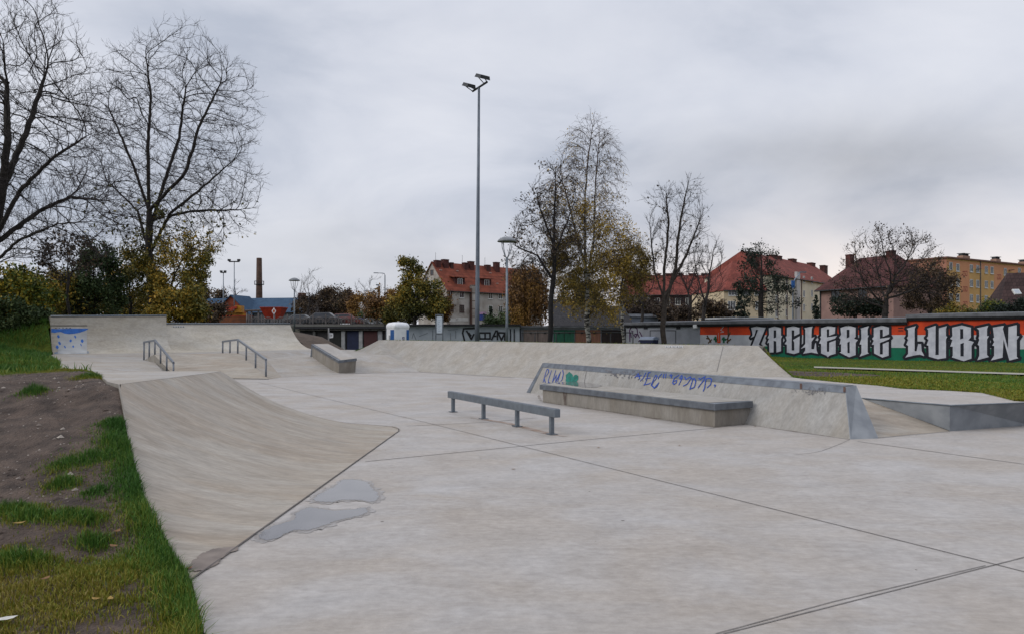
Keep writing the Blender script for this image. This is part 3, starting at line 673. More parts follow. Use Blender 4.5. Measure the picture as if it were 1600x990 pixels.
# ------------------------------------------------------------------ ground, mound, lawn
GRASS_G = bpy.data.materials.new('turf'); GRASS_G.use_nodes = True
def turf(m, c):
    t = m.node_tree; b = t.nodes['Principled BSDF']; b.inputs['Roughness'].default_value = .95; b.inputs['Specular IOR Level'].default_value = .1
    co = t.nodes.new('ShaderNodeTexCoord'); last = None
    for s, a, cc in ((.35, (.38, .62), None), (6, (.35, .65), None), (45, (.3, .7), None)):
        n = t.nodes.new('ShaderNodeTexNoise'); n.inputs['Scale'].default_value = s; n.inputs['Detail'].default_value = 6; t.links.new(co.outputs['Object'], n.inputs['Vector'])
        r = t.nodes.new('ShaderNodeValToRGB'); t.links.new(n.outputs[0], r.inputs[0]); r.color_ramp.elements[0].position, r.color_ramp.elements[1].position = a
        if last is None:
            r.color_ramp.elements[0].color = (*c[0], 1); r.color_ramp.elements[1].color = (*c[1], 1); last = r.outputs[0]
        else:
            r.color_ramp.elements[0].color = (.6, .6, .55, 1); r.color_ramp.elements[1].color = (1.2, 1.2, 1.1, 1)
            x = t.nodes.new('ShaderNodeMix'); x.data_type = 'RGBA'; x.blend_type = 'MULTIPLY'; x.inputs[0].default_value = .85
            t.links.new(last, x.inputs[6]); t.links.new(r.outputs[0], x.inputs[7]); last = x.outputs[2]
    t.links.new(last, b.inputs['Base Color'])
    n = t.nodes.new('ShaderNodeTexNoise'); n.inputs['Scale'].default_value = 30; n.inputs['Detail'].default_value = 6; t.links.new(co.outputs['Object'], n.inputs['Vector'])
    bu = t.nodes.new('ShaderNodeBump'); bu.inputs['Distance'].default_value = .06; t.links.new(n.outputs[0], bu.inputs['Height']); t.links.new(bu.outputs[0], b.inputs['Normal'])
turf(GRASS_G, ((.050, .078, .010), (.085, .100, .014)))
GRASS_F = bpy.data.materials.new('far turf'); GRASS_F.use_nodes = True
turf(GRASS_F, ((.05, .06, .02), (.09, .085, .035)))

ground = MB()
R_ = 1500
ground.poly([(-R_, -60, -.3), (R_, -60, -.3), (R_, R_, -.3), (-R_, R_, -.3)])
o = ground.build('ground', GRASS_F); tag(o, kind='structure')

def vnoise(x, y, s, seed=0):                          # value noise for the terrain and the tufts
    x = np.asarray(x) * s + seed * 17.3; y = np.asarray(y) * s + seed * 9.1
    xi, yi = np.floor(x).astype(np.int64), np.floor(y).astype(np.int64); fx, fy = x - xi, y - yi; fx, fy = fx * fx * (3 - 2 * fx), fy * fy * (3 - 2 * fy)
    h = lambda a, b: ((np.sin(a * 127.1 + b * 311.7 + seed * 74.7) * 43758.5453) % 1.0)
    return (h(xi, yi) * (1 - fx) + h(xi + 1, yi) * fx) * (1 - fy) + (h(xi, yi + 1) * (1 - fx) + h(xi + 1, yi + 1) * fx) * fy
LP_Y = [-4, 3, 4.5, 6, 8, 9.5, 11, 13, 16, 20, 25, 29, 33, 36, 40, 48, 60]
LP_Z = [-.05, 0, .03, .15, .42, .66, .82, .72, .50, .45, .62, .95, 1.35, 1.65, 1.7, 1.2, .1]
def left_z(x, y):
    ex, ez = np.interp(y, [k[0] for k in EDGE], [k[1] for k in EDGE]), np.interp(y, [k[0] for k in EDGE], [k[2] for k in EDGE])
    d = np.maximum(0, ex - x); wdt = np.where(y > 26, 5.0, 4.0); q = np.clip(d / wdt, 0, 1); q = q * q * (3 - 2 * q)
    z = ez * (1 - q) + np.interp(y, LP_Y, LP_Z) * q
    am = np.clip(d / .5, 0, 1)
    z = z + am * ((vnoise(x, y, .9, 1) - .5) * .16 + (vnoise(x, y, 2.7, 2) - .5) * .05 + (vnoise(x, y, 9, 3) - .5) * .018) * np.where(y > 25, 1.6, 1)
    z = z + np.clip(1 - np.abs(d - .22) / .2, 0, 1) * .02 - np.clip(1 - d / .04, 0, 1) * .03
    return z
ys = np.concatenate([np.arange(-4, 2, .4), np.arange(2, 15, .07), np.arange(15, 30, .25), np.arange(30, 60, .6)])
ds = np.concatenate([np.arange(0, 5, .07), np.arange(5, 12, .3), np.arange(12, 45, 1.5)])
Yg, Dg = np.meshgrid(ys, ds, indexing='ij'); Xg = np.interp(Yg, [k[0] for k in EDGE], [k[1] for k in EDGE]) - Dg
Zg = left_z(Xg, Yg)
V = np.stack([Xg, Yg, Zg], -1).reshape(-1, 3); nd = len(ds)
ii, jj = np.meshgrid(np.arange(len(ys) - 1), np.arange(nd - 1), indexing='ij'); b0 = (ii * nd + jj).ravel()
def bvh_of(o): return BVHTree.FromPolygons([Vector(v.co) for v in o.data.vertices], [tuple(p.vertices) for p in o.data.polygons])
def dirt_mask(x, y):                                  # bare, trodden earth on the mound
    cx, cy = -5.0 - (y - 9) * .25, 8.6
    e_ = ((x - cx) / 3.6) ** 2 + ((y - cy) / 3.2) ** 2
    e_ = e_ + (vnoise(x, y, 1.1, 5) - .5) * 1.1 + (vnoise(x, y, 3.5, 6) - .5) * .5
    d = np.interp(y, [k[0] for k in EDGE], [k[1] for k in EDGE]) - x
    e_ = e_ + np.where(y < 8.2, np.clip(.6 - d, 0, 1) * 3.2, 0) + np.clip(5.6 - y, 0, 3) * .9
    return e_ < 1.0
cx_, cy_ = V[b0, 0], V[b0, 1]
fi = dirt_mask(cx_, cy_).astype(int)
# everything near the mound is earth under the blades, further off turf
earth = (cy_ < 12) & (cy_ > -5)
mi = np.where(earth, 1, 0)
LEFT = np_mesh('grass_mound', V, np.stack([b0, b0 + 1, b0 + nd + 1, b0 + nd], -1)[:, ::-1], [GRASS_G, DIRT], None, mi, True); tag(LEFT, kind='structure')

# lawn on the right and the banked earth behind the long bank
WA = Vector((27.3, 40.9, 0)); WE = Vector((-.679, .735, 0)).normalized(); WN = Vector((-.735, -.679, 0)).normalized()     # mural wall line
def Wp(px, py, off=0.0): return ray_plane(px, py, WA, WN) + WN * off
near = [(BTL + Vector((-2.2, 3.0, -.75)), 3), (BTL + nb2 * .35 - Vector((0, 0, .02)), 3)] + [(BTL.lerp(BTR, q) + nb2 * .35 - Vector((0, 0, .02)), 3) for q in (.25, .5, .75, 1)] + \
       [(BBR.lerp(BTR, q) + Vector((.02, .02, -.02)), 3 + 12 * (1 - q)) for q in (.66, .33)] + [(Vector((p.x, p.y, PZ - .01)), 24) for p in (P(1240, 589.2, 19.5), T(1300, 595.5), T(1375, 602), T(1410, 606.5), T(1490, 610), T(1535, 613), T(1560, 619), T(1585, 625.5), T(1600, 626.5))] + [(Vector((9.6, 13.2, .38)), 24), (Vector((16, 11.5, .3)), 24), (Vector((34, 9.4, .2)), 24)]
pn = np.array([[*p, f] for p, f in near]); cum = np.concatenate([[0], np.cumsum(np.linalg.norm(np.diff(pn[:, :2], axis=0), axis=1))])
NQ, NT = 240, 90
sq = np.interp(np.linspace(0, len(near) - 1, NQ), np.arange(len(near)), cum); nr = np.stack([np.interp(sq, cum, pn[:, k]) for k in range(4)], -1)
fpts = np.array([[-9.5, 62], [-3, 61], [4, 60], [8.6, 60.2], [13.9, 55.5], [18.8, 50.1], [23, 45.5], [27.3, 40.9], [33, 34.7], [46, 20.6]]); fpts[3:, 0] += .05
fc = np.concatenate([[0], np.cumsum(np.linalg.norm(np.diff(fpts, axis=0), axis=1))])
kq = np.linspace(0, 1, NQ); map_s = np.interp(kq, [0, .33, .45, .62, .8, .9, 1], [0, .25, .38, .55, .72, .85, 1]) * fc[-1]
fr_ = np.stack([np.interp(map_s, fc, fpts[:, 0]), np.interp(map_s, fc, fpts[:, 1])], -1)
tt = np.linspace(0, 1, NT) ** 1.5
LX = nr[:, None, 0] + (fr_[:, None, 0] - nr[:, None, 0]) * tt; LY = nr[:, None, 1] + (fr_[:, None, 1] - nr[:, None, 1]) * tt
dist = np.hypot(LX - nr[:, None, 0], LY - nr[:, None, 1]); fall = np.clip(1 - dist / nr[:, None, 3], 0, 1)
LZ = nr[:, None, 2] * fall * fall * (3 - 2 * fall) * 1.0
LZ += np.clip(dist / .6, 0, 1) * ((vnoise(LX, LY, .6, 8) - .5) * .10 + (vnoise(LX, LY, 2.4, 9) - .5) * .03)
V = np.stack([LX, LY, LZ], -1).reshape(-1, 3); ii, jj = np.meshgrid(np.arange(NQ - 1), np.arange(NT - 1), indexing='ij'); b0 = (ii * NT + jj).ravel()
cxl, cyl = V[b0, 0], V[b0, 1]
dm = (((cxl - 9.0) / 2.3) ** 2 + ((cyl - 22.6) / 3.2) ** 2 + (vnoise(cxl, cyl, 1.3, 11) - .5) * 1.2) < .8
LAWN = np_mesh('lawn', V, np.stack([b0, b0 + NT, b0 + NT + 1, b0 + 1], -1)[:, ::-1], [GRASS_G, DIRT], None, dm.astype(int), True); tag(LAWN, kind='structure')
dgl = LAWN.data
lbvh = BVHTree.FromPolygons([Vector(v.co) for v in dgl.vertices], [tuple(p.vertices) for p in dgl.polygons])
def lawn_pt(px, py, off=.01):
    v = hit(px, py, lbvh, off); return v if v else G(px, py, .1)
PATH = mat('pale path', (.33, .315, .27), (.24, .225, .18), 4, .9)
mb = MB(); a = [lawn_pt(x, 573.3 + (x - 1272) * .0335, .0) for x in range(1272, 1640, 12)]; b = [lawn_pt(x, 575.6 + (x - 1272) * .0345, .0) for x in range(1272, 1640, 12)]
up9 = Vector((0, 0, .05))
mb.grid([[p + up9 for p in a], [p + up9 for p in b]]); o = mb.build('path', PATH); tag(o, kind='structure')

# raised street level far on the left
em = MB(); em.grid([[Vector((x, y, z)) for y, z in ((71.5, -.3), (76, 2.3), (80, 2.5), (150, 2.6), (150.5, -.3))] for x in (-160, -60, -30, -12, -9)], smooth=False)
em.poly([Vector((-9, y, z)) for y, z in ((71.5, -.3), (76, 2.3), (80, 2.5), (150, 2.6), (150.5, -.3))])
o = em.build('terrain', mat('dark verge', (.035, .033, .022), (.02, .02, .015), .8, .95)); tag(o, kind='structure')
# heap of earth behind the lower quarter pipe, seen past its right end
hp_ = MB(); hr = []
for q in np.linspace(0, 1, 26):
    row = []
    for k in np.linspace(-1, 1, 13):
        x = -17 + 6.6 * q; y = 51 + 5 * k; h = float(np.interp(x, [-17, -14.7, -12.75, -11.3, -10.5], [2.2, 1.75, 1.3, .4, -.2])) * (1 - k * k) + float(vnoise(x, y, .8, 3)) * .12 - .05
        row.append(Vector((x, y, h)))
    hr.append(row)
hp_.grid(hr); o = hp_.build('earth_heap', mat('bare earth', (.125, .095, .072), (.085, .065, .05), 2.5, .95, .03, 20)); tag(o, kind='structure')

# ------------------------------------------------------------------ grass blades
def blades(name, xy, zf, hgt, tint, wid, mats, lean=.5, seedn=1):
    r = np.random.default_rng(seedn); n = len(xy); x, y = xy[:, 0], xy[:, 1]; z = zf
    az = r.uniform(0, 2 * np.pi, n); la = r.uniform(0, 2 * np.pi, n); lm = np.abs(r.normal(0, lean, n)) * hgt
    sx, sy = np.cos(az) * wid / 2, np.sin(az) * wid / 2; lx, ly = np.cos(la) * lm, np.sin(la) * lm
    hz = hgt * (1 / np.sqrt(1 + (lm / np.maximum(hgt, 1e-4)) ** 2))
    V = np.zeros((n, 5, 3))
    V[:, 0] = np.stack([x - sx, y - sy, z - .01], -1); V[:, 1] = np.stack([x + sx, y + sy, z - .01], -1)
    V[:, 2] = np.stack([x + sx * .75 + lx * .35, y + sy * .75 + ly * .35, z + hz * .6], -1); V[:, 3] = np.stack([x - sx * .75 + lx * .35, y - sy * .75 + ly * .35, z + hz * .6], -1)
    V[:, 4] = np.stack([x + lx, y + ly, z + hz], -1)
    b = np.arange(n) * 5
    q = np.stack([b, b + 1, b + 2, b + 3], -1); t3 = np.stack([b + 3, b + 2, b + 4, b + 4], -1)
    # the tip is a thin quad with its own two corners
    V = np.concatenate([V.reshape(-1, 3), (V[:, 4] + np.stack([sx, sy, 0 * sx], -1) * .1)], 0); t3[:, 3] = b + 4; t3[:, 2] = np.arange(n) + n * 5
    T_ = np.concatenate([np.repeat(tint, 5), tint])
    o = np_mesh(name, V, np.concatenate([q, t3]), mats, None, None, False, T_); return tag(o, kind='stuff')
BLADE = tintmat('grass blades', [(0, (.030, .090, .012)), (.35, (.068, .140, .017)), (.6, (.155, .160, .018)), (.8, (.20, .165, .022)), (1, (.26, .20, .075))], .6)
mbvh = bvh_of(LEFT)
n = 900000
Yb = rng.uniform(2.2, 13, n); Db = rng.uniform(.0, 7.5, n) ** 1.0; Xb = np.interp(Yb, [k[0] for k in EDGE], [k[1] for k in EDGE]) - Db - .01
dens = np.where(dirt_mask(Xb, Yb), .0, 1.0)
tuft = np.zeros(n); tcent = [(-3.95, 7.45, .28), (-4.3, 8.4, .22), (-3.4, 6.6, .3), (-4.25, 6.55, .26), (-4.75, 6.75, .34), (-4.55, 6.05, .24), (-3.9, 6.1, .16), (-7.0, 12.2, .30), (-7.3, 12.1, .22), (-8.0, 10.6, .22), (-4.9, 5.6, .26), (-4.0, 5.25, .3), (-3.5, 5.5, .3), (-6.1, 7.3, .25)]
tcent = []
for px_, py_, tr_ in ((181, 664, .17), (178, 690, .14), (108, 724, .20), (140, 717, .20), (172, 712, .17), (205, 705, .2), (98, 757, .16), (150, 770, .13), (18, 800, .22), (52, 808, .2), (100, 808, .22), (132, 812, .18), (30, 880, .2), (150, 850, .16), (141, 589, .20), (52, 611, .16)):
    h_ = hit(px_, py_, mbvh, 0)
    if h_: tcent.append((h_.x, h_.y, tr_))
for tx, ty, tr in tcent: tuft = np.maximum(tuft, np.exp(-((Xb - tx) ** 2 + (Yb - ty) ** 2) / (2 * (tr * .6) ** 2)))
edgeb = np.where(Yb < 8.0, np.exp(-(Db / .26) ** 2), 0)
low = np.clip((5.9 - Yb) / 1.0, 0, 1) * np.clip((vnoise(Xb, Yb, 2.6, 21) * .6 + vnoise(Xb, Yb, 7, 22) * .4 - .36) * 4, 0, 1)
p_ = np.clip(np.maximum(np.maximum(tuft * 1.2, edgeb * 1.1), np.maximum(low * .9, dens * .5 * (Yb > 12.2) + dens * .10 * (vnoise(Xb, Yb, 1.6, 4) > .55))), 0, 1)
keep = rng.uniform(0, 1, n) < p_
Xb, Yb, tuft, edgeb, low = Xb[keep], Yb[keep], tuft[keep], edgeb[keep], low[keep]
hh = (.020 + .062 * np.maximum(tuft, edgeb * (.25 + 1.1 * vnoise(Xb, Yb, 2.3, 41))) + .012 * low) * rng.uniform(.55, 1.35, len(Xb)) * (.7 + .7 * vnoise(Xb, Yb, 3.1, 12))
ti = np.clip(.62 - .45 * np.maximum(tuft, edgeb * .8) + rng.normal(0, .13, len(Xb)) + (vnoise(Xb, Yb, 1.3, 14) - .5) * .55 - .12 * (Yb > 6.2), 0, 1)
blades('grass_blades', np.stack([Xb, Yb], -1), left_z(Xb, Yb), hh, ti, rng.uniform(.0035, .0085, len(Xb)), [BLADE], .6, 3)
n = 150000
Yb = rng.uniform(12.4, 37, n) ; Db = rng.uniform(.02, 17, n); Xb = np.interp(Yb, [k[0] for k in EDGE], [k[1] for k in EDGE]) - Db
k_ = rng.uniform(0, 1, n) < .35 + .65 * (vnoise(Xb, Yb, .9, 17) > .3); Xb, Yb = Xb[k_], Yb[k_]
hh = .11 * rng.uniform(.4, 1.4, len(Xb)) * (.5 + vnoise(Xb, Yb, 1.2, 18)) * (1 + .6 * (Yb > 27)); ti = np.clip(.34 + rng.normal(0, .12, len(Xb)) + (vnoise(Xb, Yb, .5, 19) - .5) * .5 - .18 * (Yb > 29), 0, 1)
blades('grass_blades', np.stack([Xb, Yb], -1), left_z(Xb, Yb), hh, ti, rng.uniform(.012, .03, len(Xb)), [BLADE], .6, 4)
n = 170000
u_, v_ = rng.uniform(0, 1, n), rng.uniform(0, 1, n) ** 1.3
iq = u_ * (NQ - 1); i0 = np.minimum(iq.astype(int), NQ - 2); fq = iq - i0; jt = v_ * (NT - 1); j0 = np.minimum(jt.astype(int), NT - 2); fj_ = jt - j0
def bil(A): return (A[i0, j0] * (1 - fq) + A[i0 + 1, j0] * fq) * (1 - fj_) + (A[i0, j0 + 1] * (1 - fq) + A[i0 + 1, j0 + 1] * fq) * fj_
bx_, by_, bz_ = bil(LX), bil(LY), bil(LZ)
pxs = bx_ / np.maximum(by_, 1) * F + CX; pys = HY - (bz_ - EYE) / by_ * F
onpath = np.abs(pys - (574.6 + (pxs - 1272) * .034)) < 1.7
dmask = (((bx_ - 9.0) / 2.3) ** 2 + ((by_ - 22.6) / 3.2) ** 2 + (vnoise(bx_, by_, 1.3, 11) - .5) * 1.2) < .8
k_ = ~(onpath & (pxs > 1268)) & (~dmask | (rng.uniform(0, 1, n) < .06)) & (bx_ < 40)
bx_, by_, bz_ = bx_[k_], by_[k_], bz_[k_]
hh = .05 * rng.uniform(.4, 1.4, len(bx_)); ti = np.clip(.45 + rng.normal(0, .12, len(bx_)) + (vnoise(bx_, by_, .5, 23) - .5) * .45, 0, 1)
blades('grass_blades', np.stack([bx_, by_], -1), bz_, hh, ti, rng.uniform(.012, .03, len(bx_)), [BLADE], .7, 5)
# pebbles and crumbs in the trodden earth
n = 5200; Yb = rng.uniform(4.2, 12, n); Db = rng.uniform(.1, 7, n); Xb = np.interp(Yb, [k[0] for k in EDGE], [k[1] for k in EDGE]) - Db
k_ = dirt_mask(Xb, Yb); Xb, Yb = Xb[k_], Yb[k_]; Zb = left_z(Xb, Yb); s_ = rng.uniform(.004, .014, len(Xb)) * (1 + (rng.uniform(0, 1, len(Xb)) > .93) * 1.6)
oc = np.array([[1, 0, 0], [0, 1, 0], [-1, 0, 0], [0, -1, 0], [.2, .1, .7], [0, 0, -.5]]); jit = rng.uniform(.6, 1.3, (len(Xb), 6, 3))
V = (np.stack([Xb, Yb, Zb], -1)[:, None] + oc[None] * jit * s_[:, None, None]).reshape(-1, 3); b = np.arange(len(Xb)) * 6
T3 = np.concatenate([np.stack([b + i, b + (i + 1) % 4, b + 4], -1) for i in range(4)])
PEB = tintmat('pebbles', [(0, (.10, .085, .075)), (.6, (.17, .14, .12)), (1, (.34, .30, .26))], .85)
o = np_mesh('pebbles', V, T3, [PEB], None, None, False, np.repeat(rng.uniform(0, 1, len(Xb)), 6)); tag(o, kind='stuff')

n = 2600; Yb = rng.uniform(4.2, 12, n); Db = rng.uniform(.1, 6, n); Xb = np.interp(Yb, [k[0] for k in EDGE], [k[1] for k in EDGE]) - Db
k_ = (vnoise(Xb, Yb, 1.8, 33) > .35); Xb, Yb = Xb[k_], Yb[k_]; Zb = left_z(Xb, Yb); s_ = rng.uniform(.006, .022, len(Xb)) * (1 + (rng.uniform(0, 1, len(Xb)) > .95) * 1.2)
jit = rng.uniform(.5, 1.4, (len(Xb), 6, 3)); V = (np.stack([Xb, Yb, Zb], -1)[:, None] + oc[None] * jit * s_[:, None, None] * np.array([1, 1, .7])).reshape(-1, 3); b = np.arange(len(Xb)) * 6
T3 = np.concatenate([np.stack([b + i, b + (i + 1) % 4, b + 4], -1) for i in range(4)])
o = np_mesh('soil_clods', V, T3, [DIRT], None, None, False, None); tag(o, kind='stuff')
# fallen leaves lying in the grass near the camera
LEAFY = mat('fallen leaf yellow', (.30, .20, .05), (.20, .12, .03), 40, .7); LEAFB = mat('fallen leaf brown', (.20, .11, .045), (.12, .06, .025), 40, .8); PAPER = mat('paper scrap', (.55, .54, .5), (.4, .39, .36), 30, .8)
def leafmesh(c, s, an, m, nm, curl=.3):
    mb = MB(); pts = []; out = [(-1, 0), (-.55, .42), (0, .55), (.55, .35), (1, 0), (.55, -.38), (0, -.5), (-.55, -.4)]
    ca, sa = math.cos(an), math.sin(an)
    ring = [Vector((c.x + s * (x * ca - y * sa), c.y + s * (x * sa + y * ca), c.z + s * curl * (x * x + y * y * 1.5))) for x, y in out]
    mb.add(ring + [Vector((c.x, c.y, c.z))], [(i, (i + 1) % 8, 8) for i in range(8)]); return mb.build(nm, m)
dgm = LEFT.data; mbvh = BVHTree.FromPolygons([Vector(v.co) for v in dgm.vertices], [tuple(p.vertices) for p in dgm.polygons])
for px, py, s, m, lb in ((30, 824, .042, LEAFY, 'orange fallen leaf on the tuft at the left edge of the dirt'), (150, 945, .03, LEAFY, 'yellow fallen leaf standing in the olive grass, closest pair to the camera, left one'), (172, 945, .03, LEAFY, 'yellow fallen leaf standing in the olive grass, closest pair to the camera, right one'), (45, 867, .03, LEAFY, 'small yellow leaf in the grass below the orange leaf'),
                          (70, 913, .035, LEAFB, 'brown fallen leaf in the olive grass under the dirt slope'), (180, 860, .04, LEAFB, 'dark brown curled leaf on the bare earth near the ramp edge'), (185, 836, .04, LEAFB, 'dark leaf fragment on the earth above the curled leaf'), (288, 896, .035, LEAFB, 'reddish brown leaf at the end of the floor joint by the grass')):
    h = hit(px, py, mbvh, .035)
    if h: tag(leafmesh(h, s, random.uniform(0, 6), m, 'fallen_leaf'), lb, 'leaf', 'fallen leaves')
h = hit(10, 978, mbvh, .04)
if h: tag(leafmesh(h, .05, .6, PAPER, 'paper_scrap', .15), 'white scrap of paper in the grass at the bottom left corner', 'litter')
for px, py, lb in ((1190, 593, 'x'),): pass
for px, py, lb in ((1180, 665, 'dark twig bit on the floor beside the bench end'), (1062, 695, 'dark twig bit on the floor below the bench corner'), (935, 698, 'dark twig bit on the open floor between rail and bench'), (802, 732, 'dark leaf bit on the floor beyond the long joint')):
    tag(leafmesh(G(px, py, .008), .03, random.uniform(0, 3), LEAFB, 'leaf_fragment', .1), lb, 'leaf', 'bits of leaf on the floor')

# ------------------------------------------------------------------ garages with the mural
ORANGE = mat('orange wall paint', (.50, .050, .012), (.33, .032, .012), 1.4, .85, .004, 30); WHITE_W = mat('white wall paint', (.42, .43, .46), (.32, .33, .36), 1.6, .85, .004, 30)
GREEN_W = mat('green wall paint', (.004, .12, .065), (.004, .075, .042), 1.4, .85, .004, 30); GREY_W = mat('grey wall paint', (.25, .265, .30), (.19, .20, .23), 1.2, .85, .004, 30)
FELT = mat('roofing felt', (.135, .14, .155), (.075, .078, .085), 2.2, .9); FASCIA = mat('dark eaves board', (.022, .022, .027), (.012, .012, .016), 5, .9)
LETTER = mat('pale letter paint', (.46, .47, .52), (.35, .36, .41), 2.6, .85, .003, 30)
INK = mat('navy black outline paint', (.006, .008, .016), (.004, .005, .010), 4, .7)
def dir_on(p): return (p - WA).dot(WE)
def garage_block(label, pxa, pxb, ztop, zr, bands):
    A_, B_ = Wp(pxa, 560), Wp(pxb, 560); A_.z = B_.z = 0; bk = -WN * 5.5
    t = thing('garage_row', label, 'garage', A_.lerp(B_, .5))
    mb = MB()
    for z0, z1, k in bands: mb.poly([A_ + Vector((0, 0, z0)), B_ + Vector((0, 0, z0)), B_ + Vector((0, 0, z1)), A_ + Vector((0, 0, z1))], k)
    u = Vector((0, 0, ztop)); lo = Vector((0, 0, -.3))
    mb.poly([A_ + lo, A_ + u, A_ + bk + u, A_ + bk + lo], 3); mb.poly([B_ + lo, B_ + u, B_ + bk + u, B_ + bk + lo], 3); mb.poly([A_ + bk + lo, A_ + bk + u, B_ + bk + u, B_ + bk + lo], 3)
    mb.build('wall', [ORANGE, WHITE_W, GREEN_W, GREY_W], t)
    d = (B_ - A_).normalized(); o1 = WN * .22; ov = d * .03
    z0, z1 = Vector((0, 0, ztop)), Vector((0, 0, zr))
    MB().hexa([A_ + o1 - ov + z0, B_ + o1 + ov + z0, B_ + bk + ov + z0, A_ + bk - ov + z0], [A_ + o1 - ov + z1, B_ + o1 + ov + z1, B_ + bk + ov + z1 + Vector((0, 0, .18)), A_ + bk - ov + z1 + Vector((0, 0, .18))]).build('roof', FELT, t)
    o3 = WN * .225; z2, z3 = Vector((0, 0, ztop - .16)), Vector((0, 0, ztop + .03))
    MB().hexa([A_ + WN * .003 + z2, B_ + WN * .003 + z2, B_ + WN * .02 + z3, A_ + WN * .02 + z3], [A_ + o1 * .5 + z2, B_ + o1 * .5 + z2, B_ + o3 + z3, A_ + o3 + z3]).build('eaves_board', FASCIA, t)
    return t
zo, zg = 1.47, .72
g1 = garage_block('garage row with high roof and orange white green mural reading LUBIN', 1418, 1680, 2.46, 2.66, ((zo, 2.5, 0), (zg, zo, 1), (-.3, zg, 2)))
g2 = garage_block('garage row with lower roof and orange white green mural reading ZAGŁĘBIE', 1094, 1417.6, 2.22, 2.44, ((zo, 2.25, 0), (zg, zo, 1), (-.3, zg, 2)))
g3 = garage_block('plain grey garage row with purple scrawl joining the mural on the left', 978, 1093.6, 2.22, 2.42, ((-.3, 2.25, 3),))
def letters(t, defs, ox, sc=9.9):
    for pts, holes in defs:
        ink, fil = MB(), MB(); cv = lambda x, y, o=0.012: Wp(ox + x / sc, 480 + y / sc, o)
        loop = pts + [pts[0]]
        strokes(ink, [loop], cv, WN, .29)
        for p in pts:                                  # round the outline's joins
            c = cv(*p, .018); ink.poly([c + (WE * math.cos(a) + Vector((0, 0, 1)) * math.sin(a)) * .145 for a in np.linspace(0, 2 * math.pi, 9)[:-1]])
        fil.tess([cv(x, y, .022) for x, y in pts])
        for h in holes: ink.tess([cv(x, y, .028) for x, y in h])
        fil.build('mural_letter', LETTER, t); ink.build('letter_outline', INK, t.children[-1] if False else t)
letters(g2, [([(135, 315), (225, 290), (300, 307), (362, 310), (255, 570), (330, 640), (310, 700), (140, 690), (150, 600), (165, 555), (245, 345), (215, 340), (185, 440), (130, 470), (160, 420), (150, 360)], []),
             ([(410, 320), (500, 290), (600, 320), (600, 430), (620, 440), (600, 480), (600, 670), (530, 690), (525, 520), (485, 510), (485, 690), (420, 690), (415, 540), (385, 550), (415, 480), (390, 470), (415, 420)], [[(487, 350), (525, 350), (525, 460), (487, 475)]]),
             ([(690, 315), (790, 285), (885, 315), (885, 400), (805, 440), (805, 350), (765, 350), (765, 660), (805, 660), (805, 540), (785, 500), (890, 440), (880, 690), (800, 715), (690, 690), (690, 570), (655, 560), (690, 510), (670, 450), (690, 440)], []),
             ([(960, 320), (1090, 290), (1075, 330), (1070, 470), (1125, 450), (1070, 530), (1070, 640), (1110, 640), (1125, 560), (1140, 540), (1150, 660), (1170, 710), (1070, 690), (940, 710), (975, 660), (975, 610), (905, 635), (975, 560), (975, 340)], [])], 1160)
letters(g2, [([(130, 320), (240, 285), (350, 305), (345, 400), (255, 435), (255, 335), (220, 335), (220, 460), (375, 435), (350, 475), (220, 520), (220, 680), (255, 680), (258, 540), (355, 505), (355, 710), (265, 735), (235, 765), (215, 740), (130, 705), (130, 560), (100, 550), (130, 480), (110, 455), (130, 440)], []),
             ([(430, 315), (545, 275), (665, 310), (665, 450), (640, 480), (700, 500), (665, 540), (665, 730), (565, 765), (415, 690), (440, 680), (440, 560), (415, 570), (435, 490), (410, 465), (440, 420)], [[(527, 340), (570, 340), (570, 455), (527, 475)], [(537, 540), (573, 520), (573, 700), (540, 700)]]),
             ([(740, 325), (870, 285), (850, 340), (850, 430), (870, 430), (850, 470), (850, 690), (870, 705), (725, 755), (755, 700), (755, 570), (725, 565), (755, 480), (750, 340)], []),
             ([(945, 320), (1070, 280), (1180, 310), (1180, 410), (1085, 450), (1085, 340), (1040, 340), (1040, 480), (1200, 460), (1175, 490), (1040, 545), (1040, 720), (1085, 720), (1085, 560), (1175, 525), (1175, 740), (1080, 770), (950, 705), (950, 575), (915, 570), (945, 510), (920, 480), (945, 450)], [])], 1270)
letters(g1, [([(165, 325), (310, 285), (290, 330), (290, 670), (320, 670), (345, 560), (390, 560), (400, 670), (440, 745), (370, 725), (290, 735), (145, 770), (190, 710), (190, 590), (160, 570), (190, 500), (170, 470), (190, 440), (190, 350)], []),
             ([(480, 325), (615, 280), (612, 730), (663, 730), (665, 320), (790, 285), (775, 330), (775, 440), (795, 450), (775, 490), (775, 775), (650, 795), (510, 755), (505, 590), (475, 575), (505, 500), (475, 470), (500, 440), (500, 345)], [])], 1400)
letters(g1, [([(-120, 310), (30, 275), (170, 310), (170, 460), (130, 505), (215, 530), (180, 590), (180, 785), (60, 825), (-125, 765), (-110, 740), (-110, 600), (-150, 600), (-115, 500), (-150, 480), (-115, 440)], [[(5, 330), (52, 330), (52, 475), (5, 490)], [(8, 560), (60, 540), (60, 750), (10, 750)]]),
             ([(260, 320), (440, 280), (420, 330), (420, 440), (450, 440), (420, 490), (420, 730), (450, 760), (270, 810), (300, 740), (300, 590), (275, 570), (300, 500), (290, 470), (300, 430), (295, 345)], []),
             ([(510, 310), (680, 280), (665, 330), (745, 640), (752, 300), (880, 270), (880, 440), (920, 440), (880, 500), (880, 760), (905, 780), (765, 815), (675, 490), (660, 770), (480, 815), (530, 740), (530, 590), (500, 585), (530, 530), (510, 480), (530, 460)], [])], 1500)
wpx = lambda x, y: Wp(x, y, .012)
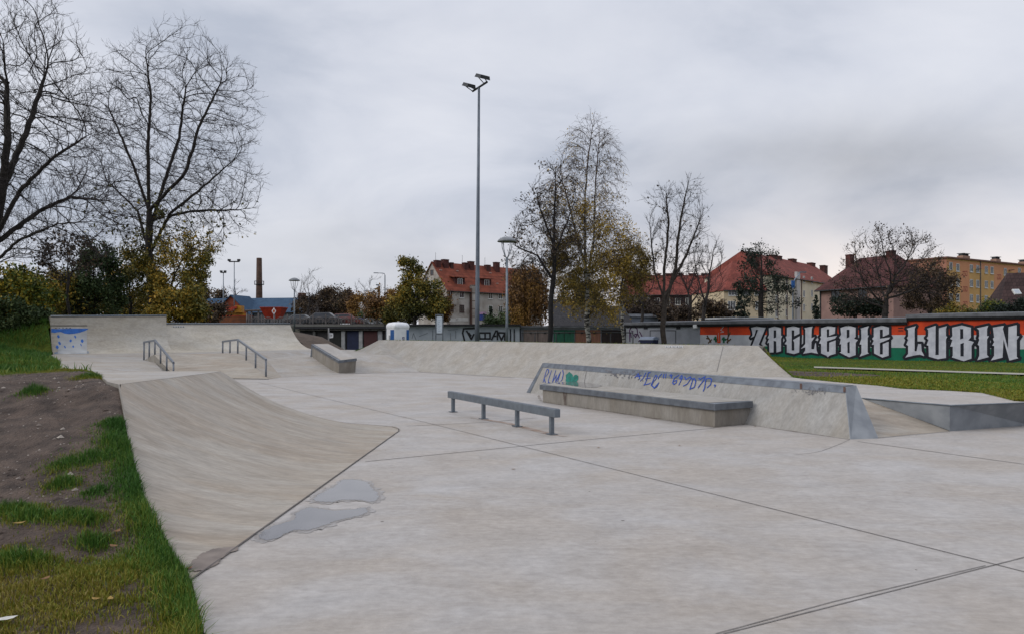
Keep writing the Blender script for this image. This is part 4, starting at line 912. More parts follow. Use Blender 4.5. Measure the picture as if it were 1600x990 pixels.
GPAINT = mat('dark green spray', (.01, .10, .05), (.01, .06, .03), 6, .8); BROWNP = mat('brown spray', (.10, .05, .02), (.05, .03, .02), 6, .8)
for ls in ([[(1118, 526), (1119, 533)], [(1116, 529), (1121, 530)]], [[(1131, 527), (1131, 534)], [(1129, 529), (1134, 530)]]): mb = MB(); strokes(mb, ls, wpx, WN, .16); mb.build('painted_leaf', GPAINT, g2)
for ls in ([[(1105, 524), (1111, 534)], [(1104, 528), (1109, 529)], [(1107, 535), (1112, 530)]], [[(1138, 510), (1138, 524), (1137, 535)], [(1141, 519), (1136, 530)], [(1142, 529), (1136, 534)]]): mb = MB(); strokes(mb, ls, wpx, WN, .10); mb.build('painted_stem', BROWNP, g2)
mb = MB(); strokes(mb, [[(1124, 509), (1131, 510), (1126, 515), (1131, 518), (1121, 520), (1124, 522), (1119, 525)]], wpx, WN, .035); mb.build('painted_squiggle', WHITE_W, g2)
mb = MB(); strokes(mb, [[(1121, 516), (1122, 534), (1125, 534), (1124, 516)]], wpx, WN, .12); mb.build('painted_column', ORANGE, g2)
PURP = mat('purple spray', (.05, .012, .06), (.03, .01, .04), 6, .8)
mb = MB(); strokes(mb, [[(800 + x / 3.96, 380 + y / 3.96) for x, y in l] for l in ([(730, 605), (728, 535), (740, 515), (760, 515), (775, 530), (778, 560), (800, 605)], [(740, 540), (750, 545)], [(755, 565), (765, 580), (775, 562), (760, 560)], [(735, 550), (738, 580)], [(790, 545), (805, 575), (785, 605)])], wpx, WN, .09); mb.build('painted_figure', PURP, g3)
mb = MB(); strokes(mb, [[(1016, 534), (1016, 516), (1031, 516)], [(1041, 516), (1056, 516), (1056, 535)]], wpx, WN, .05); mb.build('door_outline', INK, g3)
mb = MB(); c = Wp(1088, 508.5, .1); mb.box(c, (.3, .22, .34), 0, WE); mb.build('wall_box', WHITE, g3)
for x in (1009, 1060): mb = MB(); mb.box(Wp(x, 510.5, .02), (.34, .05, .3), 0, WE); mb.build('vent', FASCIA, g3)
mb = MB(); strokes(mb, [[(1404, 512), (1411, 512)], [(1404, 516), (1411, 516)]], wpx, WN, .05); mb.build('scuffed_letters', FASCIA, g2)

# ------------------------------------------------------------------ plain garages behind the long bank
def slab_roof(A_, B_, bk, z0, z1, t, m=FELT, ov=.25):
    d = (B_ - A_).normalized(); n = Vector((d.y, -d.x, 0))
    if n.y > 0: n = -n
    q = [A_ + n * ov - d * .1, B_ + n * ov + d * .1, B_ - n * bk + d * .1, A_ - n * bk - d * .1]
    return MB().hexa([p + Vector((0, 0, z0)) for p in q], [p + Vector((0, 0, z1)) for p in q]).build('roof', m, t)
def block(A_, B_, bk, z, m, t, nm='wall'):
    d = (B_ - A_).normalized(); n = Vector((-d.y, d.x, 0))
    if n.y < 0: n = -n
    q = [A_, B_, B_ + n * bk, A_ + n * bk]
    return MB().hexa([p + Vector((0, 0, -.3)) for p in q], [p + Vector((0, 0, z)) for p in q]).build(nm, m, t)
def facade(A_, B_):
    d = (B_ - A_).normalized(); n = Vector((d.y, -d.x, 0))
    if n.y > 0: n = -n
    return d, n
def xy(px, Y): return Vector(((px - CX) / F * Y, Y, 0))
WALLG = mat('whitewashed wall', (.33, .36, .40), (.22, .25, .28), .9, .9, .005, 25, lo=.3, hi=.6)
A_, B_ = xy(603, 58), xy(812, 58)
t = thing('garage_row', 'long whitewashed garage back wall with black graffiti behind the tall mast', 'garage', A_.lerp(B_, .5))
block(A_, B_, 5, 2.12, WALLG, t); slab_roof(A_, B_, 5, 2.12, 2.26, t, FASCIA)
cG = lambda x, y: ray_plane(700 + x / 4.95, 360 + y / 4.95, A_, Vector((0, -1, 0))) + Vector((0, -.012, 0))
mb = MB(); strokes(mb, [[(205, 755), (122, 757), (113, 790), (128, 850)], [(145, 775), (180, 840), (200, 800)], [(160, 790), (178, 812)], [(240, 792), (245, 835), (325, 835), (325, 790), (240, 790)], [(287, 790), (287, 835)], [(338, 842), (370, 775), (382, 775), (382, 842)], [(350, 815), (370, 815)], [(388, 790), (413, 845), (440, 790), (382, 788)], [(440, 790), (440, 845)]], cG, Vector((0, -1, 0)), .13); mb.build('graffiti_lettering', BLACK, t)
mb = MB(); strokes(mb, [[(655, 525), (668, 520)], [(676, 516), (676, 530)], [(644, 528), (646, 520), (650, 530)], [(700, 515), (715, 514)], [(712, 516), (712, 528)], [(704, 520), (704, 530)]], lambda x, y: ray_plane(x, y, A_, Vector((0, -1, 0))) + Vector((0, -.012, 0)), Vector((0, -1, 0)), .05); mb.build('faded_scrawl', mat('faded grey spray', (.16, .18, .20), (.12, .13, .15), 8, .9), t)
mb = MB()
for x in (797.5, 803.5, 813): strokes(mb, [[(x, 514), (x, 534)]], lambda x, y: ray_plane(x, y, A_, Vector((0, -1, 0))) + Vector((0, -.014, 0)), Vector((0, -1, 0)), .1)
mb.build('dark_post', INK, t)

A_, B_ = xy(813, 59), xy(981, 61)
t = thing('garage_row', 'garage row with cream, green, salmon and brown doors behind the birch', 'garage', A_.lerp(B_, .5))
block(A_, B_, 5, 2.0, GREY_W, t); slab_roof(A_, B_, 5, 2.0, 2.16, t, FELT)
d, n_f = facade(A_, B_)
for x0, x1, c in ((818, 862, (.26, .20, .18)), (865, 898, (.03, .14, .085)), (899, 938, (.26, .12, .08)), (940, 979, (.028, .018, .017))):
    a, b = ray_plane(x0, 520, A_, n_f), ray_plane(x1, 520, A_, n_f); a.z = b.z = 0; m = mat('garage door paint', c, tuple(k * .65 for k in c), 3, .7, stretch=(6, 6, .6))
    dr = MB().hexa([a + n_f * .003, b + n_f * .003, b + n_f * .05, a + n_f * .05], [p + Vector((0, 0, 1.85)) for p in (a + n_f * .003, b + n_f * .003, b + n_f * .05, a + n_f * .05)]).build('door', m, t)
    mb = MB()
    for q in (.25, .75): mb.box(a.lerp(b, q) + n_f * .06 + Vector((0, 0, 1.62)), (.16, .03, .14), 0, d)
    mb.build('door_vent', FASCIA, dr)
    mb = MB(); mb.box(a.lerp(b, .5) + n_f * .06 + Vector((0, 0, .9)), (.04, .02, 1.75), 0, d); mb.build('door_seam', FASCIA, dr)
# corrugated shed behind these doors
A_, B_ = xy(866, 66), xy(990, 68)
t = thing('shed', 'shed with sloping grey corrugated roof behind the green garage door', 'shed', A_.lerp(B_, .5))
block(A_, B_, 6, 2.2, GREY_W, t)
ASB = mat('corrugated asbestos', (.055, .053, .055), (.022, .022, .024), 1.6, .9, stretch=(5, 5, .5), spec=.03)
bkv = Vector((0, 6, 0)); MB().hexa([A_ + Vector((0, -.4, 2.15)), B_ + Vector((0, -.4, 2.15)), B_ + bkv + Vector((0, 0, 4.1)), A_ + bkv + Vector((0, 0, 4.1))], [A_ + Vector((0, -.4, 2.25)), B_ + Vector((0, -.4, 2.25)), B_ + bkv + Vector((0, 0, 4.2)), A_ + bkv + Vector((0, 0, 4.2))]).build('roof', ASB, t)
# flat roofed pale building above the grey garages
A_, B_ = xy(968, 72), xy(1028, 73)
t = thing('shed', 'flat roofed pale shed just above the roof of the grey garages', 'shed', A_.lerp(B_, .5))
block(A_, B_, 5, 3.15, mat('pale render', (.24, .265, .31), (.19, .21, .25), 1.5, .9), t); slab_roof(A_, B_, 5, 3.15, 3.4, t, mat('pale roof edge', (.30, .315, .34), (.22, .23, .25), 2, .8))
A_, B_ = xy(1097, 66), xy(1144, 62)
t = thing('shed', 'low shed with pale sheet roof peeping over the mural wall', 'shed', A_.lerp(B_, .5))
block(A_, B_, 4, 2.75, GREY_W, t); slab_roof(A_, B_, 4, 2.75, 2.88, t, mat('pale sheet roof', (.40, .41, .42), (.28, .29, .30), 2, .6))

# row of older garages at the left
A_, B_ = xy(468, 71), xy(604, 68)
t = thing('garage_row', 'old garage row with navy and brown doors under a low black roof', 'garage', A_.lerp(B_, .5))
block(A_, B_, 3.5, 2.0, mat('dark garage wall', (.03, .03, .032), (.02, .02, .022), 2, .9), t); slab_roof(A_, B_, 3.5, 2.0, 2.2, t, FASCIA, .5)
d, n_f = facade(A_, B_)
MB().hexa([p + Vector((0, 0, 1.86)) for p in (A_ + n_f * .01, B_ + n_f * .01, B_ + n_f * .30, A_ + n_f * .30)], [p + Vector((0, 0, 1.96)) for p in (A_ + n_f * .01, B_ + n_f * .01, B_ + n_f * .30, A_ + n_f * .30)]).build('lintel', mat('grey lintel', (.17, .16, .15), (.10, .10, .10), 3, .9), t)
for x0, x1, c, nm in ((515, 533, (.012, .014, .014), 'door'), (543, 561.5, (.012, .018, .05), 'door'), (569, 590, (.055, .02, .022), 'door'), (534.5, 540, (.27, .28, .29), 'pillar'), (562, 567.5, (.30, .31, .32), 'pillar'), (591.5, 598, (.24, .25, .27), 'pillar'), (490, 494, (.10, .10, .10), 'pillar')):
    a, b = ray_plane(x0, 520, A_, n_f), ray_plane(x1, 520, A_, n_f); a.z = b.z = -.25; k = .06 if nm == 'door' else .14
    MB().hexa([a + n_f * .004, b + n_f * .004, b + n_f * k, a + n_f * k], [p + Vector((0, 0, 2.05)) for p in (a + n_f * .004, b + n_f * .004, b + n_f * k, a + n_f * k)]).build(nm, mat('garage paint', c, tuple(q * .7 for q in c), 3, .8), t)

# ------------------------------------------------------------------ buildings
def window(t, c, d, n, w, h, fm=FRAMEW, mull=1, sill=True):
    """one window: a frame set on the wall with its pane as a sub-part; c is the centre on the wall"""
    up_ = Vector((0, 0, 1)); fw = min(.09, w * .12); mb = MB(); zz_ = .06
    def bar(u0, u1, v0, v1, o0=.004, o1=zz_):
        q = [c + d * u + up_ * v for u, v in ((u0, v0), (u1, v0), (u1, v1), (u0, v1))]
        mb.hexa([p + n * o0 for p in q], [p + n * o1 for p in q])
    bar(-w / 2, -w / 2 + fw, -h / 2, h / 2); bar(w / 2 - fw, w / 2, -h / 2, h / 2); bar(-w / 2 + fw, w / 2 - fw, h / 2 - fw, h / 2); bar(-w / 2 + fw, w / 2 - fw, -h / 2, -h / 2 + fw)
    for k in range(mull):
        u = -w / 2 + w * (k + 1) / (mull + 1); bar(u - fw / 2, u + fw / 2, -h / 2 + fw, h / 2 - fw, .004, zz_ - .01)
    if sill: bar(-w / 2 - .06, w / 2 + .06, -h / 2 - .10, -h / 2 - .003, .004, .14)
    f = mb.build('window', fm, t)
    q = [c + d * u + up_ * v + n * .012 for u, v in ((-w / 2 + fw, -h / 2 + fw), (w / 2 - fw, -h / 2 + fw), (w / 2 - fw, h / 2 - fw), (-w / 2 + fw, h / 2 - fw))]
    MB().poly(q).build('pane', GLASS, f); return f
def gable_house(name, label, A_, B_, W, zb, ze, zr, wm, rm, hipl=0.0, hipr=0.0, ov=.45, cat='house'):
    d, n = facade(A_, B_); bk = -n; t = thing(name, label, cat, A_.lerp(B_, .5)); L = (B_ - A_).length
    C_, D_ = B_ + bk * W, A_ + bk * W; u = lambda p, z: Vector((p.x, p.y, z)); mb = MB()
    mb.hexa([u(p, zb) for p in (A_, B_, C_, D_)], [u(p, ze) for p in (A_, B_, C_, D_)])
    ra, rb = A_ + bk * W / 2 + d * hipl, B_ + bk * W / 2 - d * hipr
    if not hipl: mb.poly([u(A_, ze), u(ra, zr - .05), u(D_, ze)])
    if not hipr: mb.poly([u(B_, ze), u(rb, zr - .05), u(C_, ze)])
    mb.build('wall', wm, t)
    e = ov; ez = ze - ov * (zr - ze) / (W / 2)
    a, b, c, dd = A_ + n * e - d * e * .6, B_ + n * e + d * e * .6, C_ - n * e + d * e * .6, D_ - n * e - d * e * .6
    r1, r2 = (ra - d * e * .6 if not hipl else ra), (rb + d * e * .6 if not hipr else rb)
    rf = MB(); th = Vector((0, 0, .16))
    lo = [u(a, ez), u(b, ez), u(r2, zr), u(r1, zr)]; rf.hexa(lo, [p + th for p in lo])
    lo = [u(c, ez), u(dd, ez), u(r1, zr), u(r2, zr)]; rf.hexa(lo, [p + th for p in lo])
    if hipl: rf.add([u(dd, ez + .16), u(a, ez + .16), u(r1, zr + .16), u(dd, ez), u(a, ez)], [(0, 1, 2), (0, 3, 4, 1)])
    if hipr: rf.add([u(b, ez + .16), u(c, ez + .16), u(r2, zr + .16), u(b, ez), u(c, ez)], [(0, 1, 2), (0, 3, 4, 1)])
    roof = rf.build('roof', rm, t)
    gt = MB(); gt.tube([u(a, ez) + n * .06, u(b, ez) + n * .06], .09, 6); gt.build('gutter', DARK, t)
    on = lambda px, py, off=0.0: ray_plane(px, py, A_, n) + n * off
    onr = lambda px, py: ray_plane(px, py, u(A_ + n * e, ez), (u(r1, zr) - u(a, ez)).cross(d).normalized())
    return t, d, n, on, onr, roof
def chimney(roof, c, w, dp, h, d, m):
    mb = MB(); mb.box(c + Vector((0, 0, h / 2 - .8)), (w, dp, h + 1.6), 0, d); mb.box(c + Vector((0, 0, h + .08)), (w * 1.1, dp * 1.1, .16), 0, d)
    return mb.build('chimney', m, roof)
TILE_O = brickmat('orange clay tiles', (.265, .072, .040), (.20, .055, .033), (.12, .035, .022), .36, .30)
TILE_R = brickmat('red clay tiles', (.24, .062, .045), (.18, .045, .034), (.09, .028, .022), .36, .30)
TILE_D = brickmat('dark red tiles', (.105, .038, .036), (.075, .028, .027), (.035, .014, .014), .40, .34)
TILE_B = brickmat('brown tiles', (.062, .036, .034), (.048, .028, .027), (.02, .012, .012), .40, .36)
CHIM = brickmat('chimney brick', (.10, .035, .03), (.075, .028, .025), (.05, .035, .03), .25, .09)
PLAST = mat('peeling grey plaster', (.38, .355, .325), (.22, .19, .165), .42, .95, .01, 12, detail=12, lo=.36, hi=.6)
# the big house with the orange roof, in the middle
A_, B_ = xy(698, 150), Vector((6.6, 169, 0))
BH, d, n_f, on, onr, roof = gable_house('apartment_house', 'shabby grey house with long orange tiled roof behind the tall mast', A_, B_, 9.0, -.3, 10.4, 15.8, PLAST, TILE_O, cat='building')
for x, y, w, h, dark in ((505, 547, .95, 1.4, 0), (645, 556, .95, 1.4, 0), (1000, 570, .95, 1.35, 0), (1125, 574, .95, 1.35, 0), (515, 717, .95, 1.4, 1), (645, 727, .95, 1.4, 1), (1000, 732, .95, 1.4, 0), (1125, 735, .95, 1.4, 0), (1290, 580, .95, 1.35, 0)):
    window(BH, on(640 + x / 7.92, 390 + y / 7.92), d, n_f, w * 1.25, h, mat('brown window frame', (.06, .03, .03), (.04, .02, .02), 4, .7) if dark else FRAMEW, 1)
for x, y in ((520, 870), (650, 862)):
    MB().box(on(640 + x / 7.92, 390 + y / 7.92, .03), (3.2, .06, .7), 0, d).build('plinth_panel', mat('pale plinth', (.48, .47, .44), (.38, .37, .35), 2, .9), BH)
QUO = mat('brown quoin brick', (.12, .07, .055), (.08, .05, .04), 3, .9)
for xc in (787, 1262):                                  # projecting stair bays with string courses
    c = on(640 + xc / 7.92, 390 + 660 / 7.92); zt = on(640 + xc / 7.92, 390 + 440 / 7.92).z; wv = 1.9 if xc < 1000 else 1.3
    bay = MB().box(Vector((c.x, c.y, zt / 2)) + n_f * .3, (wv, .6, zt), 0, d).build('stair_bay', PLAST, BH)
    mb = MB()
    for k in range(6): mb.box(Vector((c.x, c.y, zt - .1 - k * 1.55)) + n_f * .33, (wv + .08, .62, .13), 0, d)
    for s in (-1, 1): mb.box(Vector((c.x, c.y, zt / 2 - .3)) + n_f * .33 + d * s * (wv / 2 - .04), (.16, .63, zt - .8), 0, d)
    mb.build('quoin', QUO, bay)
for x, y in ((615, 400), (945, 415)):                   # dormers
    c = onr(640 + x / 7.92, 390 + (y + 22) / 7.92); dm_ = MB(); w = 1.3; dep = 3
    q = [c - d * w, c + d * w, c + d * w - n_f * dep, c - d * w - n_f * dep]
    dm_.hexa([p + n_f * .2 + Vector((0, 0, -.4)) for p in q], [p + n_f * .2 + Vector((0, 0, 1.15)) for p in q])
    do = dm_.build('dormer', TILE_D, BH)
    rf = MB(); q = [c - d * (w + .5) + n_f * .55, c + d * (w + .3) + n_f * .55, c + d * (w + .3) - n_f * 4.2, c - d * (w + .5) - n_f * 4.2]
    rf.hexa([p + Vector((0, 0, 1.16)) + (Vector((0, 0, .75)) if i > 1 else Vector((0, 0, 0))) for i, p in enumerate(q)], [p + Vector((0, 0, 1.34)) + (Vector((0, 0, .75)) if i > 1 else Vector((0, 0, 0))) for i, p in enumerate(q)]); rf.build('dormer_roof', TILE_O, do)
    window(BH, c + n_f * .21 + Vector((0, 0, .40)), d, n_f, 1.25, 1.3, FRAMEW, 1, False)
rdg = A_ - n_f * 4.5; rdg.z = 15.8
for x, y, w, h in ((320, 165, 1.0, .6), (415, 180, 1.1, 1.0), (487, 188, .6, .3), (665, 190, .9, .6), (735, 205, 1.0, 1.1), (940, 212, .9, .5), (1050, 235, 1.0, 1.5)):
    c = ray_plane(640 + x / 7.92, 412 + (x - 210) * .0085, rdg, n_f); c.z = 15.7; chimney(roof, c + n_f * .6, w * 1.2, .9, max(.1, h * .75 - .1), d, CHIM)
for x in (322, 652, 932): c = ray_plane(640 + x / 7.92, 405, rdg, n_f); MB().tube([Vector((c.x, c.y, 15.7)), Vector((c.x, c.y, 17.8))], .03, 4).build('antenna', DARK, BH)
for x, y in ((375, 255), (580, 265), (990, 290), (1075, 420)): MB().box(onr(640 + x / 7.92, 390 + y / 7.92) + n_f * .1, (.55, .5, .2), 0, d).build('roof_hatch', mat('pale hatch', (.42, .30, .26), (.3, .2, .17), 3, .7), BH)
GB = mat('gable brick', (.16, .12, .10), (.10, .075, .065), .8, .95)
for px, py in ((667, 437), (675, 426)):
    gp = ray_plane(px, py, A_, -d) - d * .01; window(BH, gp, -n_f, -d, .9, 1.1, QUO, 0, False)
# blue and white vans/hoarding seen low beside the mast
t = thing('billboard', 'small blue and white board low beside the mast in front of the grey house', 'sign', P(752, 510, 120))
MB().box(P(754, 494, 120), (1.15 * 10, .1, 1.55 * 10 * .5), 0).build('board', BLUE_P, t) if False else MB().box(P(754, 495.5, 120), (1.2, .08, .95), 0).build('board', mat('blue board', (.03, .05, .22), (.02, .035, .15), 4, .6), t)
MB().box(P(754, 489, 119.94), (1.2, .05, .35), 0).build('board_head', mat('pinkish board head', (.35, .22, .33), (.25, .16, .25), 4, .6), t)
for x in (748.5, 759.5): MB().tube([P(x, 530, 120), P(x, 488, 120)], .06, 6).build('post', STEEL, t)

# beige apartment house with red roof: low wing and long four storey part
BEI = mat('beige render', (.55, .45, .31), (.46, .37, .25), .5, .9); BEI2 = mat('pale beige render', (.64, .58, .45), (.54, .49, .37), .5, .9)
A_, B_ = xy(1199, 148), xy(1286, 173); B_ = A_ + (B_ - A_) * 1.4
LH, d, n_f, on, onr, roof = gable_house('apartment_house', 'beige four storey house with red roof and row of wide chimneys', A_, B_, 13, -.3, 13.2, 18.1, BEI2, TILE_R, hipl=3, cat='building')
for xs, y0, y1, y2 in ((1213, 440, 467, 489), (1229, 440, 466, 488), (1256, 437, 459, 480), (1268.5, 438, 458, 479), (1248.5, 434, 458, 479)):
    for y in (y0, y1, y2): window(LH, on(xs, y), d, n_f, 1.15, 1.45, FRAMEW, 1)
for x in (1215, 1229.5, 1252): mb = MB(); c = on(x, 470); mb.box(Vector((c.x, c.y, 6.5)) + n_f * .06, (.35, .12, 12.8), 0, d); mb.build('downpipe', mat('brown strip', (.16, .11, .10), (.12, .08, .07), 3, .8), LH)
mb = MB(); c = on(1244, 460); mb.box(Vector((c.x, c.y, 7.2)) + n_f * .25, (1.9, .5, 14.4), 0, d); mb.build('stair_bay', mat('white stair bay', (.45, .44, .43), (.36, .35, .35), .8, .9), LH)
rdg = A_ - n_f * 6.5; rdg.z = 18
for x, w in ((1208, 2.0), (1216, 1.3), (1238, 2.0), (1267.5, 2.2), (1287, 2.2)):
    c = ray_plane(x, 420, rdg, n_f); c.z = 17.6; chimney(roof, c, w * 1.15, 1.2, .95, d, CHIM)
A2, B2 = xy(1131, 139), xy(1197, 140.5)
LW, d, n_f, on, onr, roof = gable_house('apartment_house', 'beige two storey house with tall dark chimney, left of the four storey one', A2, B2, 14, -.3, 9.6, 15.2, BEI, TILE_R, hipl=5.2, ov=.35, cat='building')
for x, y, w, h in ((1145, 457.5, 1.75, 1.0), (1143, 477, 1.5, 1.55), (1166, 457, 1.6, 1.0), (1185, 457, 1.6, 1.0), (1186, 477, 1.5, 1.5)): window(LW, on(x, y), d, n_f, w, h, FRAMEW, 2)
c = ray_plane(1177, 415, A2 - n_f * 7, n_f); c.z = 14.7; chimney(roof, c, 1.9, 1.5, 1.7, d, CHIM)
# pink house with dark roof
PINK = mat('pink render', (.27, .17, .145), (.21, .13, .115), .7, .9)
A_, B_ = xy(1282, 112), xy(1396, 101)
PH, d, n_f, on, onr, roof = gable_house('house', 'dull pink house with dark red tiled roof behind the wide bare tree', A_, B_, 9, -.3, 8.35, 12.3, PINK, TILE_D, hipl=3, hipr=3, ov=.7)
for x, y in ((1305.5, 459.5), (1348, 457.5)): window(PH, on(x, y), d, n_f, 1.5, 1.3, mat('dark frame', (.07, .06, .06), (.05, .045, .045), 3, .6), 1)
mb = MB(); a = on(1282.4, 470, .1); mb.tube([Vector((a.x, a.y, 0)), Vector((a.x, a.y, 8.2))], .09, 6); mb.build('downpipe', DARK, PH)
c = ray_plane(1328, 415, A_ - n_f * 4.5, n_f); c.z = 11.9; chimney(roof, c, .9, .8, 1.1, d, CHIM)
c = ray_plane(1392, 400, A_ - n_f * 4.5, n_f); c.z = 11.9; chimney(roof, c, 1.0, .8, 1.0, d, CHIM)
# orange apartment block
ORB = mat('ochre render', (.50, .305, .115), (.45, .27, .10), .4, .9); ORP = mat('peach render', (.52, .245, .125), (.47, .22, .115), .4, .9); PKB = mat('rose end wall', (.36, .17, .11), (.30, .14, .10), .4, .9)
A_ = xy(1479, 146); B_ = Vector((124, 172, 0)); d, n_f = facade(A_, B_)
OB = thing('apartment_block', 'flat roofed ochre and peach apartment block rising over the mural wall', 'building', A_.lerp(B_, .4))
zt = 15.9; C_, D_ = B_ - n_f * 11, A_ - n_f * 11; mb = MB(); u = lambda p, z: Vector((p.x, p.y, z))
mb.hexa([u(p, -.3) for p in (A_, B_, C_, D_)], [u(p, zt) for p in (A_, B_, C_, D_)]); mb.build('wall', ORB, OB)
MB().poly([u(A_ - d * .01, 0), u(D_ - d * .01, 0), u(D_ - d * .01, zt), u(A_ - d * .01, zt)]).build('end_wall', PKB, OB)
on = lambda px, py, off=0.0: ray_plane(px, py, A_, n_f) + n_f * off
def zpx(x): return 1440 + x / 8.25
def zpy(y): return 380 + y / 8.25
for x0, x1 in ((500, 615), (935, 1050), (1190, 1400)):
    a, b = on(zpx(x0), 450), on(zpx(x1), 450); MB().poly([u(a, .0) + n_f * .01, u(b, .0) + n_f * .01, u(b, zt - .35) + n_f * .01, u(a, zt - .35) + n_f * .01]).build('painted_band', ORP, OB)
a, b = A_, B_; MB().poly([u(a, zt - 1.5) + n_f * .006, u(b, zt - 1.5) + n_f * .006, u(b, zt - .3) + n_f * .006, u(a, zt - .3) + n_f * .006]).build('painted_band', ORP, OB)
for xs, yy in ((375, (295, 505, 695)), (465, (315, 508, 700)), (640, (325, 515, 707)), (722, (333, 522, 714)), (832, (343, 532, 720)), (906, (350, 535, 722)), (1077, (370, 545)), (1258, (365,)), (635, (890,)), (720, (895,)), (815, (893,))):
    for y in yy: window(OB, on(zpx(xs), zpy(y)), d, n_f, 1.15, 1.45, FRAMEW, 1)
REDO = mat('red ornament paint', (.30, .07, .05), (.25, .06, .045), 3, .8)
for xs, ys in (((545, 575), (390, 590, 782)), ((985, 1010), (435, 615))):
    for y in ys:
        mb = MB()
        for x in xs: strokes(mb, [[(x - 12, y - 25), (x + 10, y - 25), (x + 10, y + 30), (x - 10, y + 30), (x - 10, y)]], lambda a, b: on(zpx(a), zpy(b), .03), n_f, .14)
        mb.build('painted_ornament', REDO, OB)
c = on(zpx(755), 450); MB().tube([u(c, 0) + n_f * .1, u(c, zt) + n_f * .1], .10, 6).build('downpipe', mat('grey downpipe', (.14, .13, .12), (.1, .1, .1), 3, .6), OB)
for x, y in ((705, 345), (1130, 355)): mb = MB(); c = on(zpx(x), zpy(y), .5); mb.lathe(c, [(0, 0), (.35, .04), (.5, .14)], 12); mb.build('satellite_dish', mat('grey dish', (.22, .22, .23), (.16, .16, .17), 3, .6), OB)
q = [A_ + n_f * .4 - d * .4, B_ + n_f * .4, C_ - n_f * .4, D_ - n_f * .4 - d * .4]; MB().hexa([u(p, zt + .005) for p in q], [u(p, zt + .3) for p in q]).build('roof', mat('brown roof edge', (.17, .085, .06), (.12, .06, .045), 2, .8), OB)
for x, w in ((540, 2.7), (955, 1.9), (1300, 1.2)):
    c = ray_plane(zpx(x), 405, A_ - n_f * 4, n_f); mb = MB(); mb.box(u(c, zt + .9), (w, 1.2, 1.2), 0, d); ch = mb.build('chimney', mat('chimney render', (.30, .19, .14), (.24, .15, .11), 2, .9), OB)
    mb = MB()
    for s in (-.35, 0, .35): mb.box(u(c + d * s * w, zt + 1.95), (w * .22, 1.4, .1), 0, d)
    for s in (-.42, .42, 0): mb.box(u(c + d * s * w, zt + 1.7), (.12, .8, .4), 0, d)
    mb.build('chimney_cap', DARK, ch)
# brown roofed house at the right edge
A_, B_ = xy(1562, 72), xy(1690, 70)
RH, d, n_f, on, onr, roof = gable_house('house', 'house with steep brown tiled roof and skylight at the right edge', A_, B_, 7.5, -.3, 3.3, 7.3, mat('dark brown wall', (.05, .04, .036), (.035, .028, .026), 1, .9), TILE_B, hipl=1.6, ov=.5)
c = onr(1587, 458.5); s_dir = Vector((0, 3.75, 4.0)).normalized(); nn = Vector((0, -4.0, 3.75)).normalized()
q = [c - d * .28 - s_dir * .32, c + d * .28 - s_dir * .32, c + d * .28 + s_dir * .32, c - d * .28 + s_dir * .32]
sk = MB().hexa([p + nn * .10 for p in q], [p + nn * .26 for p in q]).build('skylight', FRAMEW, RH); MB().poly([c + (p - c) * .8 + nn * .265 for p in q]).build('pane', mat('skylight glass', (.35, .38, .42), (.3, .33, .37), 1, .1), sk)
# long red roofed building behind the trees in the middle
A_, B_ = xy(985, 178), xy(1122, 178)
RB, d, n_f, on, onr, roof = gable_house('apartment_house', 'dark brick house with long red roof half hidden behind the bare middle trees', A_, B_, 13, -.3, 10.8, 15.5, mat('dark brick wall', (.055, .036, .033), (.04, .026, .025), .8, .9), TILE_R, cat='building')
for x in range(995, 1120, 16): window(RB, on(x, 471), d, n_f, 1.2, 1.6, FRAMEW, 1)
for k, x in enumerate(range(992, 1122, 18)): c = ray_plane(x, 430, A_ + Vector((0, 6.5, 0)), n_f); c.z = 15.2; chimney(roof, c, 1.2 + .5 * (k % 2), .9, .7, d, CHIM)
# far house left of the birch
A_, B_ = xy(866, 120), xy(938, 120)
FH, d, n_f, on, onr, roof = gable_house('house', 'distant house with grey gable glimpsed between the two middle trees', A_, B_, 9, -.3, 5.2, 7.0, mat('grey brown wall', (.09, .075, .068), (.065, .055, .05), 1, .9), mat('slate grey roof', (.045, .046, .05), (.03, .031, .034), 1, .9, spec=.03))

# blue roofed works building with red gable, chimney stack behind
BLR = mat('blue sheet roof', (.040, .075, .125), (.03, .058, .10), .9, .75, spec=.08); BRK = brickmat('orange red brick', (.26, .055, .025), (.2, .045, .022), (.10, .05, .035), .5, .16)
A_, B_ = xy(296, 202), xy(472, 196)
WB, d, n_f, on, onr, roof = gable_house('works_building', 'long works building with blue sheet roof and red brick gable', A_, B_, 18, 1.0, 7.2, 11.1, mat('grey works wall', (.11, .115, .125), (.075, .08, .085), .6, .9), BLR, cat='building')
c = on(368, 497, 0); gp = MB(); wv = 4.6; zb_ = 2.0
q = [c - d * wv, c + d * wv]; pk = 11.4
gq = [u(q[0], zb_) + n_f * 2, u(q[1], zb_) + n_f * 2, u(q[1], 7.0) + n_f * 2, u(c, pk) + n_f * 2, u(q[0], 7.0) + n_f * 2]
k9 = [p - n_f * 9 for p in gq]; gp.add(gq + k9, [(0, 1, 2, 3, 4), (9, 8, 7, 6, 5), (0, 4, 9, 5), (1, 6, 7, 2)]); gable = gp.build('brick_gable', BRK, WB)
gr = MB()
for s, e_ in ((-1, gq[4]), (1, gq[2])):
    a, b = gq[3] + n_f * .4, e_ + n_f * .4 + d * s * .7 - Vector((0, 0, .6)); b2, a2 = b - n_f * 9.4, a - n_f * 9.4; gr.hexa([a, b, b2, a2], [p + Vector((0, 0, .25)) for p in (a, b, b2, a2)])
gr.build('gable_roof', BLR, WB)
for s in (-.3, .3): MB().box(c + d * s * wv + n_f * 2.05 + Vector((0, 0, 7.1 - c.z)), (.7, .1, .8), 0, d).build('lamp_box', FRAMEW, WB)
